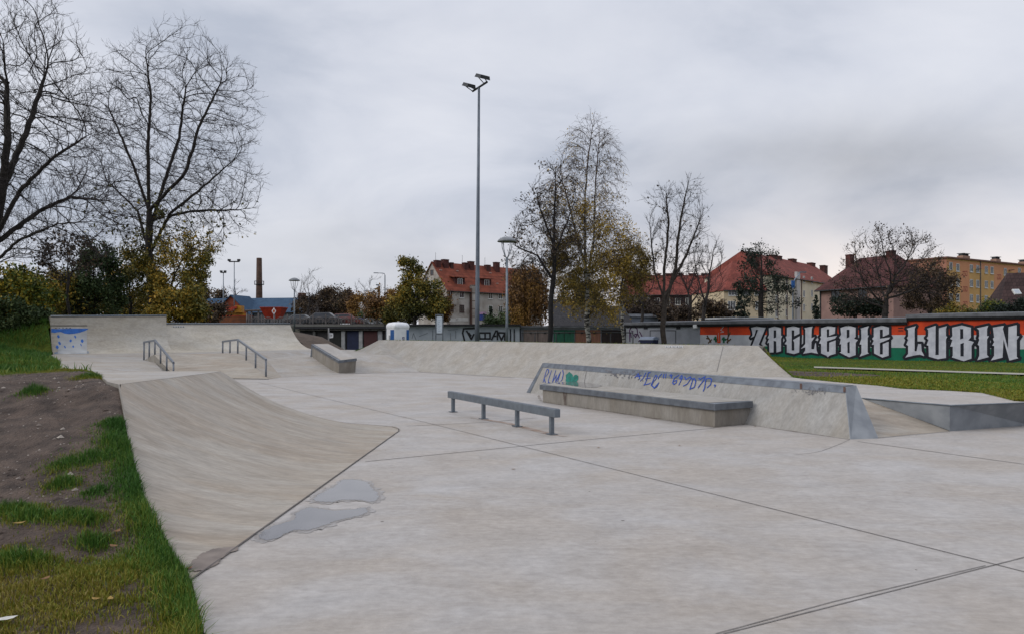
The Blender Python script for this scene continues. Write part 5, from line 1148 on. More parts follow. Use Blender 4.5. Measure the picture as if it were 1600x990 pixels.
for x in (342, 347): MB().box(on(x, 479, 1.2), (1.3, 1.0, 1.6), 0, d).build('roof_vent', DARK, WB)
e3 = xy(472, 196); MB().hexa([u(e3, 1) , u(e3 + d * 3.2, 1), u(e3 + d * 3.2 - n_f * 10, 1), u(e3 - n_f * 10, 1)], [u(e3, 10.6), u(e3 + d * 3.2, 6.0), u(e3 + d * 3.2 - n_f * 10, 6), u(e3 - n_f * 10, 10.6)]).build('end_bay', mat('dark end', (.06, .05, .05), (.04, .035, .035), 1, .9), WB)
MB().box(u(e3, 10.9), (1.6, 1.3, 2.2), 0, d).build('chimney', CHIM, WB)
t = thing('chimney_stack', 'tall round brick chimney stack behind the blue roof', 'chimney', xy(405, 290))
cs = xy(405, 290); cs.z = 0
STK = brickmat('sooty stack brick', (.105, .062, .045), (.08, .05, .04), (.05, .035, .03), .5, .4)
MB().lathe(cs, [(1.35, 0), (1.2, 15), (.98, 30.1), (.85, 30.2), (.0, 30.0)], 18).build('shaft', STK, t)
mb = MB(); mb.lathe(cs + Vector((0, 0, 20.0)), [(1.15, 0), (1.55, .1), (1.55, .3), (1.15, .4)], 16)
for a in range(8): v = Vector((math.cos(a * .785) * 1.75, math.sin(a * .785) * 1.75, 20.0)); mb.tube([cs + v, cs + v + Vector((0, 0, 1.5))], .09, 5)
mb.lathe(cs + Vector((0, 0, 21.4)), [(1.75, 0), (1.85, .06), (1.75, .12)], 16); mb.build('ring_platform', DARK, t)

# small white house with blue tarp
A_, B_ = xy(540, 118), xy(556, 112)
t, d, n_f, on, onr, roof = gable_house('hut', 'small hut with pale gable roof behind the arched fence', xy(548, 122), xy(570, 114), 5, 2.3, 4.6, 6.8, mat('dark hut wall', (.045, .042, .042), (.03, .03, .03), 1, .9), mat('pale hut roof', (.32, .30, .29), (.24, .22, .21), 1, .8), ov=.5)
gq = [xy(571, 113.7), xy(576, 113.7)]
c = P(562, 499, 108); t = thing('tarpaulin', 'bright blue tarpaulin cover in front of the small hut', 'tarp', (c.x, c.y, 2.5)); tr = []
for k in range(13):
    a = k / 12; row = []
    for j in range(6): b = j / 5; row.append(Vector((c.x - 1.0 + 2.0 * a, c.y - .8 + 1.6 * b, 2.55 + 1.5 * math.sin(math.pi * a) ** .5 * (math.sin(math.pi * (.12 + .76 * b)) ** .6) + .1 * math.sin(a * 21 + b * 9))))
    tr.append(row)
MB().grid(tr).build('cover', mat('blue tarp', (.012, .07, .34), (.01, .05, .24), 3, .45), t)

# arched concrete fence along the upper street
t = thing('fence', 'grey concrete fence of arched panels above the old garages', 'fence', xy(500, 85)); CONF = mat('dark fence concrete', (.15, .135, .13), (.09, .08, .078), 2, .9)
fx = list(range(389, 640, 20)); pr = None
for i, x in enumerate(fx):
    a = xy(x, 88); a.z = 2.4; MB().box(a + Vector((0, 0, .65)), (.13, .14, 1.5)).build('post', CONF, t)
    if i:
        b0_ = pr; mb = MB(); mb.box(b0_.lerp(a, .5) + Vector((0, 0, .12)), ((a - b0_).length - .14, .07, .34))
        for hz in (0, .16): mb.tube([b0_.lerp(a, q) + Vector((0, 0, .42 + hz + .48 * math.sin(math.pi * q))) for q in np.linspace(.06, .94, 11)], .045, 5)
        for q in (.25, .5, .75): mb.tube([b0_.lerp(a, q) + Vector((0, 0, .28)), b0_.lerp(a, q) + Vector((0, 0, .42 + .48 * math.sin(math.pi * q)))], .035, 4)
        mb.build('arch_panel', CONF, t)
    pr = a
# machines in the works yard
RED = mat('red machine paint', (.34, .035, .015), (.24, .025, .012), 2, .5); YEL = mat('yellow machine paint', (.42, .19, .012), (.30, .13, .01), 2, .5); ORM = mat('orange machine paint', (.38, .08, .015), (.28, .06, .012), 2, .5)
c = P(428, 491, 100); t = thing('hopper', 'red steel hopper standing behind the arched fence', 'machine', (c.x, c.y, 2.5))
q = lambda w, dd, z: [Vector((c.x + sx * w, c.y + sy * dd, z)) for sx, sy in ((-1, -1), (1, -1), (1, 1), (-1, 1))]
MB().hexa(q(.85, .7, 3.5), q(1.45, 1.2, 4.9)).build('bin', RED, t); MB().hexa(q(1.5, 1.25, 4.905), q(1.5, 1.25, 5.0)).build('rim', RED, t)
for sx in (-1, 1):
    for sy in (-1, 1): MB().box((c.x + sx * .75, c.y + sy * .6, 3.0), (.12, .12, 1.0)).build('leg', DARK, t)
t = thing('road_sign', 'white and orange diamond sign in front of the red hopper', 'sign', xy(428, 90)); k = P(428, 486, 90)
MB().poly([k + Vector((0, -.02, .42)), k + Vector((-.26, -.02, 0)), k + Vector((0, -.02, -.42)), k + Vector((.26, -.02, 0))]).build('plate', WHITE, t); MB().poly([k + Vector((0, -.03, .26)), k + Vector((-.15, -.03, 0)), k + Vector((0, -.03, -.26)), k + Vector((.15, -.03, 0))]).build('plate_centre', ORM, t)
MB().tube([Vector((k.x, k.y, 2.4)), k - Vector((0, 0, .3))], .04, 6).build('post', STEEL, t)
t = thing('conveyor_machine', 'yellow and red conveyor machine in front of the brick gable', 'machine', xy(360, 110))
Yc = 112; MB().hexa([P(334, 497, Yc), P(392, 497, Yc), P(392, 497, Yc + 2.5), P(334, 497, Yc + 2.5)], [P(334, 490, Yc), P(376, 484, Yc), P(376, 484, Yc + 2.5), P(334, 490, Yc + 2.5)]).build('frame', YEL, t)
MB().hexa([P(325, 492, Yc - 1), P(370, 481.5, Yc - 1), P(370, 481.5, Yc + 1), P(325, 492, Yc + 1)], [P(329, 487, Yc - 1), P(370, 478, Yc - 1), P(370, 478, Yc + 1), P(329, 487, Yc + 1)]).build('conveyor_arm', RED, t)
MB().box(P(374, 483, Yc), (1.0, 1.2, 1.0)).build('engine_box', YEL, t)
for x in (340, 352, 366, 384): MB().box(P(x, 502, Yc), (.3, .4, 1.2)).build('leg', DARK, t)
MB().hexa([P(323, 492, Yc), P(336, 488, Yc), P(336, 488, Yc + 1), P(323, 492, Yc + 1)], [P(325, 487, Yc), P(331, 484, Yc), P(331, 484, Yc + 1), P(325, 487, Yc + 1)]).build('chute', RED, t)
c = P(366, 500, 106); t = thing('container', 'rusty orange skip low behind the lower quarter pipe', 'container', (c.x, c.y, 2.5)); MB().hexa([Vector((c.x - 4.2, c.y, 2.5)), Vector((c.x + 1.6, c.y, 2.5)), Vector((c.x + 1.6, c.y + 2, 2.5)), Vector((c.x - 4.2, c.y + 2, 2.5))], [Vector((c.x - 4.5, c.y - .1, 4.0)), Vector((c.x + 1.8, c.y - .1, 4.0)), Vector((c.x + 1.8, c.y + 2.1, 4.0)), Vector((c.x - 4.5, c.y + 2.1, 4.0))]).build('body', mat('rust orange', (.20, .065, .022), (.11, .045, .025), 1.6, .8), t)
MB().hexa([Vector((c.x - 4.55, c.y - .15, 4.005)), Vector((c.x + 1.85, c.y - .15, 4.005)), Vector((c.x + 1.85, c.y + 2.15, 4.005)), Vector((c.x - 4.55, c.y + 2.15, 4.005))], [Vector((c.x - 4.55, c.y - .15, 4.1)), Vector((c.x + 1.85, c.y - .15, 4.1)), Vector((c.x + 1.85, c.y + 2.15, 4.1)), Vector((c.x - 4.55, c.y + 2.15, 4.1))]).build('rim', RED, t)
t = thing('canopy', 'dark open canopy on posts between the brick gable and the red hopper', 'shelter', xy(398, 104))
MB().hexa([P(382, 487, 103), P(416, 486, 103), P(416, 485.5, 107), P(382, 486.5, 107)], [P(382, 484.4, 103), P(416, 483.6, 103), P(416, 483, 107), P(382, 484, 107)]).build('roof', mat('brown canopy', (.085, .06, .05), (.05, .04, .035), 2, .9), t)
for x in (386, 393, 404, 414): a = P(x, 486.5, 103.2); MB().tube([Vector((a.x, a.y, 2.4)), a], .12, 6).build('post', CONF, t)
# cars and vans parked along the street behind the fence
def car(px, Y, col, lb, sc=1.0):
    c = xy(px, Y); c.z = 2.5; t = thing('parked_car', lb, 'car', c, 'cars parked on the upper street'); m = mat('car paint', col, tuple(k * .8 for k in col), 2, .3, spec=.5)
    pf = [(-2.1, .35), (-2.1, .8), (-1.5, .95), (-.9, 1.45), (.6, 1.48), (1.25, 1.0), (2.05, .85), (2.1, .35)]; mb = MB(); n = len(pf)
    vs_ = [c + Vector((x * sc, y * (.8 if z < 1.1 else .66), z * sc)) for y in (-1, 1) for x, z in pf]
    mb.add(vs_, [tuple(range(n))[::-1], tuple(range(n, 2 * n))] + [(i, (i + 1) % n, n + (i + 1) % n, n + i) for i in range(n)]); mb.build('body', m, t, .05)
    wv = MB(); wv.poly([c + Vector((x * sc, y, z * sc)) for x, z, y in ((-1.35, .98, -.79), (1.05, 1.0, -.79), (.55, 1.40, -.70), (-.85, 1.38, -.70))]); wv.build('side_window', GLASS, t)
    for x in (-1.3, 1.3): MB().tube([c + Vector((x * sc, -.83, .32)), c + Vector((x * sc, -.6, .32))], .32, 14).build('wheel', BLACK, t)
for px, Y, col, lb, sc in ((507, 96, (.03, .032, .036), 'black parked car with pale roof shine, left of the brown van', 1.15), (538, 98, (.13, .035, .03), 'dull red parked car beside the small hut', 1.1), (590, 100, (.30, .31, .33), 'silver parked car under the orange bushes', 1.0), (470, 97, (.05, .055, .06), 'dark grey parked car behind the lamp post at the quarter pipe', 1.0)):
    car(px, Y, col, lb, sc)

# ------------------------------------------------------------------ poles, lamps, small furniture
def base_z(v): return 0.0
def park_lamp(px, Y, ztop, lb, z0=0.0):
    b = xy(px, Y); b.z = z0; h = ztop - z0; s = h / 6; t = thing('park_lamp', lb, 'street lamp', b, 'domed park lamps')
    MB().tube([b, b + Vector((0, 0, h * .3)), b + Vector((0, 0, h - 1.0))], [.075, .065, .05], 10).build('pole', STEEL, t)
    mb = MB()
    for a in range(4):
        v = Vector((math.cos(a * 1.57 + .6), math.sin(a * 1.57 + .6), 0)); mb.tube([b + Vector((0, 0, h - 1.05)), b + v * .12 + Vector((0, 0, h - .9)), b + v * .26 + Vector((0, 0, h - .55)), b + v * .30 + Vector((0, 0, h - .22))], .018, 5)
    mb.build('bracket', STEEL, t)
    MB().lathe(b + Vector((0, 0, h - .24)), [(.0, -.02), (.44, -.02), (.46, .0), (.38, .1), (.2, .2), (.0, .24)], 20).build('lamp_shade', mat('grey lamp shade', (.20, .21, .225), (.15, .16, .17), 3, .5), t)
park_lamp(792, 36, P(792, 369.5, 36).z, 'park lamp with domed shade just right of the tall mast', .3)
park_lamp(460, 62, P(460, 434, 62).z, 'park lamp with domed shade above the end of the lower quarter pipe', 1.6)
# floodlight mast
b = xy(745, 33); t = thing('floodlight_mast', 'tall tapering steel mast with two floodlights on a crossbar', 'floodlight', b)
ztop = P(748, 138, 33).z; tp = P(748.4, 138, 33)
MB().tube([b, b.lerp(tp, .25), b.lerp(tp, .6), tp], [.105, .095, .07, .05], 12).build('pole', mat('mast steel', (.13, .15, .18), (.10, .115, .14), 3, .5, metal=.4, spec=.5), t)
ca, cb_ = P(738.5, 143, 33.5), P(761, 128.5, 32.4); MB().tube([ca, cb_], .045, 8).build('crossbar', DARK, t)
for c, w, tilt in ((P(732, 135.3, 33.2), .36, .1), (P(753, 121.8, 32.4), .42, -.1)):
    R = Matrix.Rotation(math.radians(38), 3, 'Z') @ Matrix.Rotation(math.radians(22), 3, 'X'); mb = MB()
    cr = [(-w * .62, -.26, -.03), (w * .62, -.26, -.03), (w * .5, .26, -.03), (-w * .5, .26, -.03)]; top = [(x * .85, y * .85, .12) for x, y, z in cr]
    mb.hexa([c + R @ Vector(v) for v in cr], [c + R @ Vector(v) for v in top]); fl_ = mb.build('floodlight', DARK, t)
    near_ = ca if (c - ca).length < (c - cb_).length else cb_
    for s in (-.3, .3):
        MB().tube([c + R @ Vector((s * w * 1.4, 0, -.02)), near_ + (cb_ - ca).normalized() * (s * .4 - (.12 if near_ is cb_ else -.12))], .02, 5).build('bracket', DARK, fl_)
# street lights on the road in the distance
def street_light(px, Y, ytop, arm, lb, z0=2.3, dirx=-1, col=STEEL):
    b = xy(px, Y); zt_ = P(px, ytop, Y).z; b.z = z0; t = thing('street_light', lb, 'street lamp', b, 'street lights along the distant road')
    MB().tube([b, Vector((b.x, b.y, zt_ - arm * .25)), Vector((b.x + dirx * arm * .08, b.y, zt_ - arm * .06)), Vector((b.x + dirx * arm * .35, b.y, zt_)), Vector((b.x + dirx * arm, b.y, zt_ + arm * .03))], [.11, .085, .075, .065, .05], 6).build('pole', col, t)
    MB().box((b.x + dirx * (arm + .25), b.y, zt_ + arm * .03), (.7, .28, .12)).build('lamp_head', col, t)
street_light(601.5, 130, 427, 1.3, 'curved street light rising over the orange bushes')
street_light(547.5, 150, 457.5, 1.2, 'slim street light with short arm left of the hut roof')
street_light(552.5, 190, 460, 1.3, 'farther slim street light just right of the one by the hut roof')
street_light(583, 170, 454.5, 1.4, 'street light arm over the grey twigs left of the dark pole', dirx=-1)
b = xy(592.5, 120); b.z = 2.3; t = thing('utility_pole', 'dark utility pole with small lamp above the orange bushes', 'pole', b)
MB().tube([b, Vector((b.x, b.y, P(592, 447, 120).z))], .16, 8).build('pole', mat('tarred wood', (.04, .035, .035), (.025, .022, .022), 2, .9), t); MB().box(P(590, 445.3, 120), (.5, .25, .18)).build('lamp_head', STEEL, t); MB().tube([P(592.4, 447, 120), P(590, 445.3, 120)], .04, 5).build('bracket', DARK, t)
for px, Y, yt, lb, w in ((349, 140, 427, 'thin lighting mast before the blue roof, the shorter one', .10), (366, 120, 410, 'thin lighting mast before the brick gable, the taller one', .085)):
    b = xy(px, Y); b.z = 2.3; tp = P(px, yt, Y); t = thing('floodlight_mast', lb, 'floodlight', b, 'thin masts in the works yard'); MB().tube([b, tp], [w * 1.3, w * .7], 8).build('pole', STEEL, t)
    MB().box(tp + Vector((0, 0, .1)), (1.0 if px == 349 else 1.6, .3, .16)).build('crossbar', DARK, t)
    for s in (-1, 1): MB().box(tp + Vector((s * (.35 if px == 349 else .75), -.1, .32)), (.42, .3, .3)).build('floodlight', DARK, t)
b = xy(1239, 118); t = thing('street_light', 'street light with curved arm in front of the beige four storey house', 'street lamp', b, 'street lights along the distant road')
zt_ = P(1245, 424, 118).z; MB().tube([b, Vector((b.x, b.y, zt_ - 2.2)), Vector((b.x + .3, b.y, zt_ - 1.2)), Vector((b.x + 1.1, b.y, zt_ - .3))], [.15, .1, .09, .07], 8).build('pole', mat('blue grey pole', (.20, .24, .30), (.16, .2, .25), 2, .5), t); MB().box((b.x + 1.5, b.y, zt_ - .15), (1.0, .35, .18)).build('lamp_head', STEEL, t); MB().box((b.x, b.y, zt_ - 2.0), (.5, .2, 1.1)).build('banner', BLUE_P, t)
# portable toilet
b = xy(621.5, 41); yb = 41; t = thing('portable_toilet', 'white and blue portable toilet cabin behind the long bank', 'toilet cabin', b)
zr = P(621, 511, 40).z; w = .57; R = Matrix.Rotation(math.radians(-52), 3, 'Z')
def ptq(x, y, z): return b + R @ Vector((x, y, 0)) + Vector((0, 0, z))
oct_ = [(-w * .9, -w), (w * .9, -w), (w, -w * .9), (w, w * .9), (w * .9, w), (-w * .9, w), (-w, w * .9), (-w, -w * .9)]
s_ = .78; oct_ = [(x * s_, y * s_) for x, y in oct_]
mb = MB(); mb.add([ptq(x, y, -.1) for x, y in oct_] + [ptq(x, y, zr) for x, y in oct_], [(i, (i + 1) % 8, 8 + (i + 1) % 8, 8 + i) for i in range(8)] + [tuple(range(8, 16))]); mb.build('cabin', WHITE, t)
mb = MB(); lv = [(1.03, zr - .05), (1.06, zr + .05), (1.03, zr + .14), (.85, zr + .24), (.4, zr + .28)]
mb.add([ptq(x * k, y * k, z) for k, z in lv for x, y in oct_], [(r * 8 + i, r * 8 + (i + 1) % 8, r * 8 + 8 + (i + 1) % 8, r * 8 + 8 + i) for r in range(4) for i in range(8)] + [tuple(range(32, 40))], 0, True); mb.build('roof', WHITE, t)
ws = w * s_
for f, x0, x1 in ((0, .05, .92), (1, .60, .95)):
    if f == 0: q = [(x0 * ws, -ws), (x1 * ws, -ws)]; nn = (0, -.012)
    else: q = [(ws, x0 * ws), (ws, x1 * ws)]; nn = (.012, 0)
    q = [(a + nn[0], c + nn[1]) for a, c in q]
    MB().poly([ptq(*q[0], .25), ptq(*q[1], .25), ptq(*q[1], zr - .12), ptq(*q[0], zr - .12)]).build('blue_panel', BLUE_P, t)
MB().poly([ptq(ws + .013, .02 * ws, 1.0), ptq(ws + .013, .35 * ws, 1.0), ptq(ws + .013, .35 * ws, 1.38), ptq(ws + .013, .02 * ws, 1.38)]).build('notice', mat('blue grey notice', (.04, .05, .13), (.5, .5, .55), 40, .6, lo=.49, hi=.51), t)
MB().poly([ptq(-.35 * ws, -ws - .013, 1.0), ptq(.0, -ws - .013, 1.0), ptq(.0, -ws - .013, 1.45), ptq(-.35 * ws, -ws - .013, 1.45)]).build('notice', mat('grey notice', (.12, .14, .16), (.45, .46, .48), 30, .6, lo=.48, hi=.52), t)
# information board
b = xy(686.5, 38.5); t = thing('information_board', 'tall narrow board with rounded white panel in a grey frame', 'sign', b); zt_ = P(686, 491, 38.5).z; zm = P(686, 521, 38.5).z; hw = .175
for s in (-1, 1): MB().box(b + Vector((s * hw, 0, zt_ / 2)), (.05, .06, zt_)).build('post', STEEL_D, t)
for z in (zt_ - .03, zm - .02): MB().box(b + Vector((0, 0, z)), (2 * hw - .06, .05, .06)).build('rail', STEEL_D, t)
ring = [Vector((b.x + sx * (hw - .035 - .06) + .06 * math.cos(a), b.y - .01, zc_ + .06 * math.sin(a))) for sx, zc_, a0_ in ((1, zt_ - .16, 0), (-1, zt_ - .16, 1.571), (-1, zm + .1, 3.1416), (1, zm + .1, 4.712)) for a in np.linspace(a0_, a0_ + 1.571, 5)]
MB().tess([p for p in ring]).build('panel', mat('pale blue board', (.55, .60, .66), (.50, .56, .62), 6, .4), t)
mb = MB()
for k in range(7): mb.poly([Vector((b.x - .07 + .02 * (k % 2), b.y - .016, zt_ - .3 - k * .09)), Vector((b.x + .06 - .03 * (k % 3), b.y - .016, zt_ - .3 - k * .09)), Vector((b.x + .06 - .03 * (k % 3), b.y - .016, zt_ - .28 - k * .09)), Vector((b.x - .07 + .02 * (k % 2), b.y - .016, zt_ - .28 - k * .09))])
mb.build('printed_lines', mat('grey print', (.30, .34, .42), (.26, .3, .38), 6, .6), t)
# small white sign by the old garages
b = xy(513.5, 58); t = thing('notice_sign', 'small white tilted sign on a grey post by the old garages', 'sign', b); k = P(517.5, 523.5, 58)
MB().tube([b, P(513.5, 512, 58)], .055, 6).build('post', mat('grey post', (.20, .20, .20), (.15, .15, .15), 2, .8), t)
MB().hexa([k + Vector((x, y, z)) for x, y, z in ((-.14, 0, -.22), (.14, 0, -.17), (.14, .02, -.17), (-.14, .02, -.22))], [k + Vector((x, y, z)) for x, y, z in ((-.14, 0, .20), (.14, 0, .15), (.14, .02, .15), (-.14, .02, .20))]).build('plate', WHITE, t)
mb = MB(); mb.poly([k + Vector((-.05, -.006, .08)), k + Vector((-.05, -.006, -.08)), k + Vector((.05, -.006, -.06)), k + Vector((.05, -.006, .07))]); mb.build('symbol', mat('grey symbol', (.25, .25, .26), (.2, .2, .2), 2, .8), t)
# blue bin in front of the grey garages
c = Wp(1025.5, 533, .9); c.z = 0; t = thing('waste_bin', 'dark blue waste bin with pale lid before the grey garages', 'bin', c)
zb_ = P(1025, 530.5, c.y).z; q = [c + WE * a + WN * b_ for a, b_ in ((-.62, -.35), (.62, -.35), (.62, .35), (-.62, .35))]
MB().hexa([p + (c - p) * .14 + Vector((0, 0, .1)) for p in q], [p + Vector((0, 0, zb_)) for p in q]).build('body', mat('navy plastic', (.018, .022, .06), (.012, .016, .045), 2, .5), t, .03)
lr = [[c + WE * a * .66 + WN * (.38 * math.cos(th)) + Vector((0, 0, zb_ + .005 + .24 * math.sin(th))) for th in np.linspace(0, math.pi, 9)] for a in (-1, 1)]; mb = MB(); mb.grid(lr); [mb.poly(r) for r in lr]; mb.build('lid', mat('grey blue lid', (.20, .24, .31), (.15, .18, .24), 2, .5), t)
# tube railing before the garage doors
t = thing('railing', 'thin dark tube railing in front of the garage doors', 'railing', xy(900, 52)); tz = P(900, 519.2, 52).z
for x in (803, 815, 836, 869, 898, 922, 954, 989): b = xy(x, 52); MB().tube([b, Vector((b.x, b.y, tz))], .035, 6).build('post', DARK, t)
MB().tube([Vector((xy(815, 52).x, 52, tz)), Vector((xy(989, 52).x, 52, tz))], .035, 6).build('top_bar', DARK, t)

# ------------------------------------------------------------------ trees
def colonise(r, base, trunk_top, attr, step, kill=2.0, infl=9.0, up=.12, iters=400, jitter=.18, starts=None, inertia=.75):
    """space colonisation: limbs grow towards the attraction points of the crown's volume"""
    base, trunk_top = np.array(base, float), np.array(trunk_top, float); n0 = max(2, int(np.linalg.norm(trunk_top - base) / step))
    pos = []; par = []
    for k in range(n0 + 1):
        q = k / n0; w = np.sin(q * np.pi) * step * .25; pos.append(base + (trunk_top - base) * q + np.array([w * np.sin(q * 7), w * np.cos(q * 5), 0])); par.append(k - 1)
    if starts is not None:
        for pl in starts:                              # limbs given by hand, each a polyline starting on the trunk
            pl = [np.array(p, float) for p in pl]; i = int(np.argmin([np.linalg.norm(p - pl[0]) for p in pos]))
            for a, b in zip(pl, pl[1:]):
                m = max(1, int(np.linalg.norm(b - a) / step))
                for k in range(1, m + 1): pos.append(a + (b - a) * k / m + r.normal(0, step * .05, 3)); par.append(i); i = len(pos) - 1
    pos = [np.array(p) for p in pos]; A = np.array(attr); P_ = np.array(pos)
    d = np.linalg.norm(A[:, None] - P_[None], axis=2) if len(A) * len(P_) < 4e7 else None
    Dn = np.zeros_like(P_); Dn[1:] = P_[1:] - P_[np.array(par[1:])]; Dn /= np.linalg.norm(Dn, axis=1)[:, None] + 1e-9
    ni = d.argmin(1); nd = d.min(1); alive = nd > step * kill; tried = set()
    for it in range(iters):
        act = np.where(alive & (nd < step * infl * (3 if it < 25 else 1)))[0]
        if len(act) == 0: break
        v = A[act] - P_[ni[act]]; v /= np.linalg.norm(v, axis=1)[:, None] + 1e-9
        idx, inv = np.unique(ni[act], return_inverse=True); sm = np.zeros((len(idx), 3)); np.add.at(sm, inv, v)
        sm /= np.linalg.norm(sm, axis=1)[:, None] + 1e-9; sm += Dn[idx] * inertia; sm[:, 2] += up; sm += r.normal(0, jitter, sm.shape); sm /= np.linalg.norm(sm, axis=1)[:, None] + 1e-9
        new = P_[idx] + sm * step; b0 = len(P_); P_ = np.concatenate([P_, new]); Dn = np.concatenate([Dn, sm]); par += list(idx)
        dn = np.linalg.norm(A[alive][:, None] - new[None], axis=2); al = np.where(alive)[0]; j = dn.argmin(1); m = dn.min(1); better = m < nd[al]
        nd[al[better]] = m[better]; ni[al[better]] = b0 + j[better]; alive &= nd > step * kill
        if len(P_) > 26000: break
    return P_, np.array(par)
def tree_mesh(r, name, label, P_, par, rtip, ex, twigs, bark, twigm, leaf=None, leafn=0, leafs=.1, leafz=None, thr=.05, rmax=None, group=None, droop=0.0, twig_len=.5, twig_r=None, cat='tree', leafdens=None, nb_sub=2):
    n = len(P_); w = np.zeros(n); ch = np.zeros(n, int); np.add.at(ch, par[par >= 0], 1)
    acc = np.zeros(n); rad = np.zeros(n)
    for i in range(n - 1, -1, -1):
        rad[i] = rtip if acc[i] == 0 else max(rtip, acc[i] ** (1 / ex))
        if par[i] >= 0: acc[par[i]] += rad[i] ** ex
    if rmax: rad = np.where(rad > rtip, rtip + (rad - rtip) * (rmax - rtip) / (rad[0] - rtip), rad)
    rad[0] *= 1.35; rad[1] *= 1.12
    D = np.zeros((n, 3)); D[1:] = P_[1:] - P_[par[1:]]; D[0] = D[1]; D /= np.linalg.norm(D, axis=1)[:, None] + 1e-9
    best = np.full(n, -1); br = np.zeros(n)
    for i in range(1, n):
        if rad[i] > br[par[i]]: br[par[i]] = rad[i]; best[par[i]] = i
    e1 = np.arange(1, n); e0 = par[1:]; main = best[e0] == e1
    S0, S1 = P_[e0], P_[e1]; dS = np.where(main[:, None], D[e0], D[e1]); dE = D[e1]; r0 = np.where(main, rad[e0], np.minimum(rad[e0], rad[e1] * 1.15)); r1 = rad[e1]
    def rings(S0, S1, dS, dE, r0, r1, k):
        def fr(d):
            ref = np.where(np.abs(d[:, 0:1]) < .9, np.array([[1., 0, 0]]), np.array([[0, 1., 0]])); a = np.cross(d, ref); a /= np.linalg.norm(a, axis=1)[:, None]; return a, np.cross(d, a)
        m = len(S0); an = np.arange(k) * 2 * np.pi / k; a, b = fr(dS); V0 = S0[:, None] + (a[:, None] * np.cos(an)[None, :, None] + b[:, None] * np.sin(an)[None, :, None]) * r0[:, None, None]
        a, b = fr(dE); V1 = S1[:, None] + (a[:, None] * np.cos(an)[None, :, None] + b[:, None] * np.sin(an)[None, :, None]) * r1[:, None, None]
        V = np.concatenate([V0, V1], 1).reshape(-1, 3); o = np.arange(m)[:, None] * 2 * k; i = np.arange(k)[None]; j = (i + 1) % k
        return V, np.stack([o + i, o + j, o + k + j, o + k + i], -1).reshape(-1, 4)
    root = thing(name, label, cat, Vector(P_[0]), group)
    th = rad[e1] >= thr; V, Fq = rings(S0[th], S1[th], dS[th], dE[th], r0[th], r1[th], 7)
    np_mesh('trunk', V, Fq, [bark], root, None, True)
    Vs, Fs, Ms = [], [], []; off = 0
    V, Fq = rings(S0[~th], S1[~th], dS[~th], dE[~th], r0[~th], r1[~th], 4); Vs.append(V); Fs.append(Fq); Ms.append(np.zeros(len(Fq), int)); off += len(V)
    # twigs on the thin nodes
    thin = np.where(rad < max(thr * .5, rtip * 3.2))[0]; tip_pts = [P_[thin]]; tip_dir = [D[thin]]
    src, sdir, L_, R_t = P_[thin], D[thin], twig_len, (twig_r or rtip)
    for lev in range(nb_sub):
        cnt = twigs if lev == 0 else 2
        idx = np.repeat(np.arange(len(src)), cnt); m = len(idx)
        if m == 0: break
        d0 = sdir[idx] + r.normal(0, .40, (m, 3)); d0[:, 2] += .15 - droop; d0 /= np.linalg.norm(d0, axis=1)[:, None]
        d1 = d0 + r.normal(0, .20, (m, 3)); d1[:, 2] += .18 - droop * 2.2; d1 /= np.linalg.norm(d1, axis=1)[:, None]
        ln = L_ * r.uniform(.45, 1.15, m); a = src[idx]; b = a + d0 * ln[:, None] * .5; c = b + d1 * ln[:, None] * .5
        for p, q, dd, k0, k1 in ((a, b, d0, 1, .8), (b, c, d1, .8, .45)):
            V, Fq = rings(p, q, dd, dd, np.full(m, R_t * k0), np.full(m, R_t * k1), 3); Vs.append(V); Fs.append(Fq + off); Ms.append(np.zeros(len(Fq), int)); off += len(V)
        tip_pts += [b, c]; tip_dir += [d0, d1]; src, sdir = np.concatenate([b, c]), np.concatenate([d0, d1]); L_ *= .55; R_t *= .75
    tint = np.zeros(off)
    if leaf is not None and leafn:
        TP, TD = np.concatenate(tip_pts), np.concatenate(tip_dir); pr = np.ones(len(TP)) if leafdens is None else np.maximum(leafdens(TP), 0)
        pr = pr * (np.clip(vnoise(TP[:, 0] + 50, TP[:, 2], 1.25, 7) * .5 + vnoise(TP[:, 1] + 90, TP[:, 2], 1.7, 8) * .5 - .30, 0, 1) ** 1.5 + .012)
        if pr.sum() > 0:
            ix = r.choice(len(TP), leafn, p=pr / pr.sum()); c = TP[ix] + r.normal(0, leafs * 1.1, (leafn, 3)) - np.array([0, 0, leafs * .5 + droop * .15])
            V, Fq = leaf_quads(r, c, leafs, droop); Vs.append(V); Fs.append(Fq + off); Ms.append(np.ones(len(Fq), int)); lt = np.clip(r.normal(.5, .22, leafn) + (vnoise(c[:, 0] * 1.0, c[:, 2], .55, 31) - .5) * .7, 0, 1); tint = np.concatenate([tint, np.repeat(lt, 4)])
    np_mesh('crown', np.concatenate(Vs), np.concatenate(Fs), [twigm] + ([leaf] if leaf is not None else []), root, np.concatenate(Ms), False, tint)
    return root
def leaf_quads(r, c, s, droop=0.0):
    n = len(c); a = r.normal(0, 1, (n, 3)); a[:, 2] -= .3 + droop * 3; a /= np.linalg.norm(a, axis=1)[:, None]; b = np.cross(a, r.normal(0, 1, (n, 3))); b /= np.linalg.norm(b, axis=1)[:, None] + 1e-9
    sc = s * r.uniform(.55, 1.25, n)[:, None]; V = np.stack([c - a * sc * .6, c + b * sc * .36, c + a * sc * .6, c - b * sc * .36], 1).reshape(-1, 3)
    return V, np.arange(n * 4).reshape(n, 4)
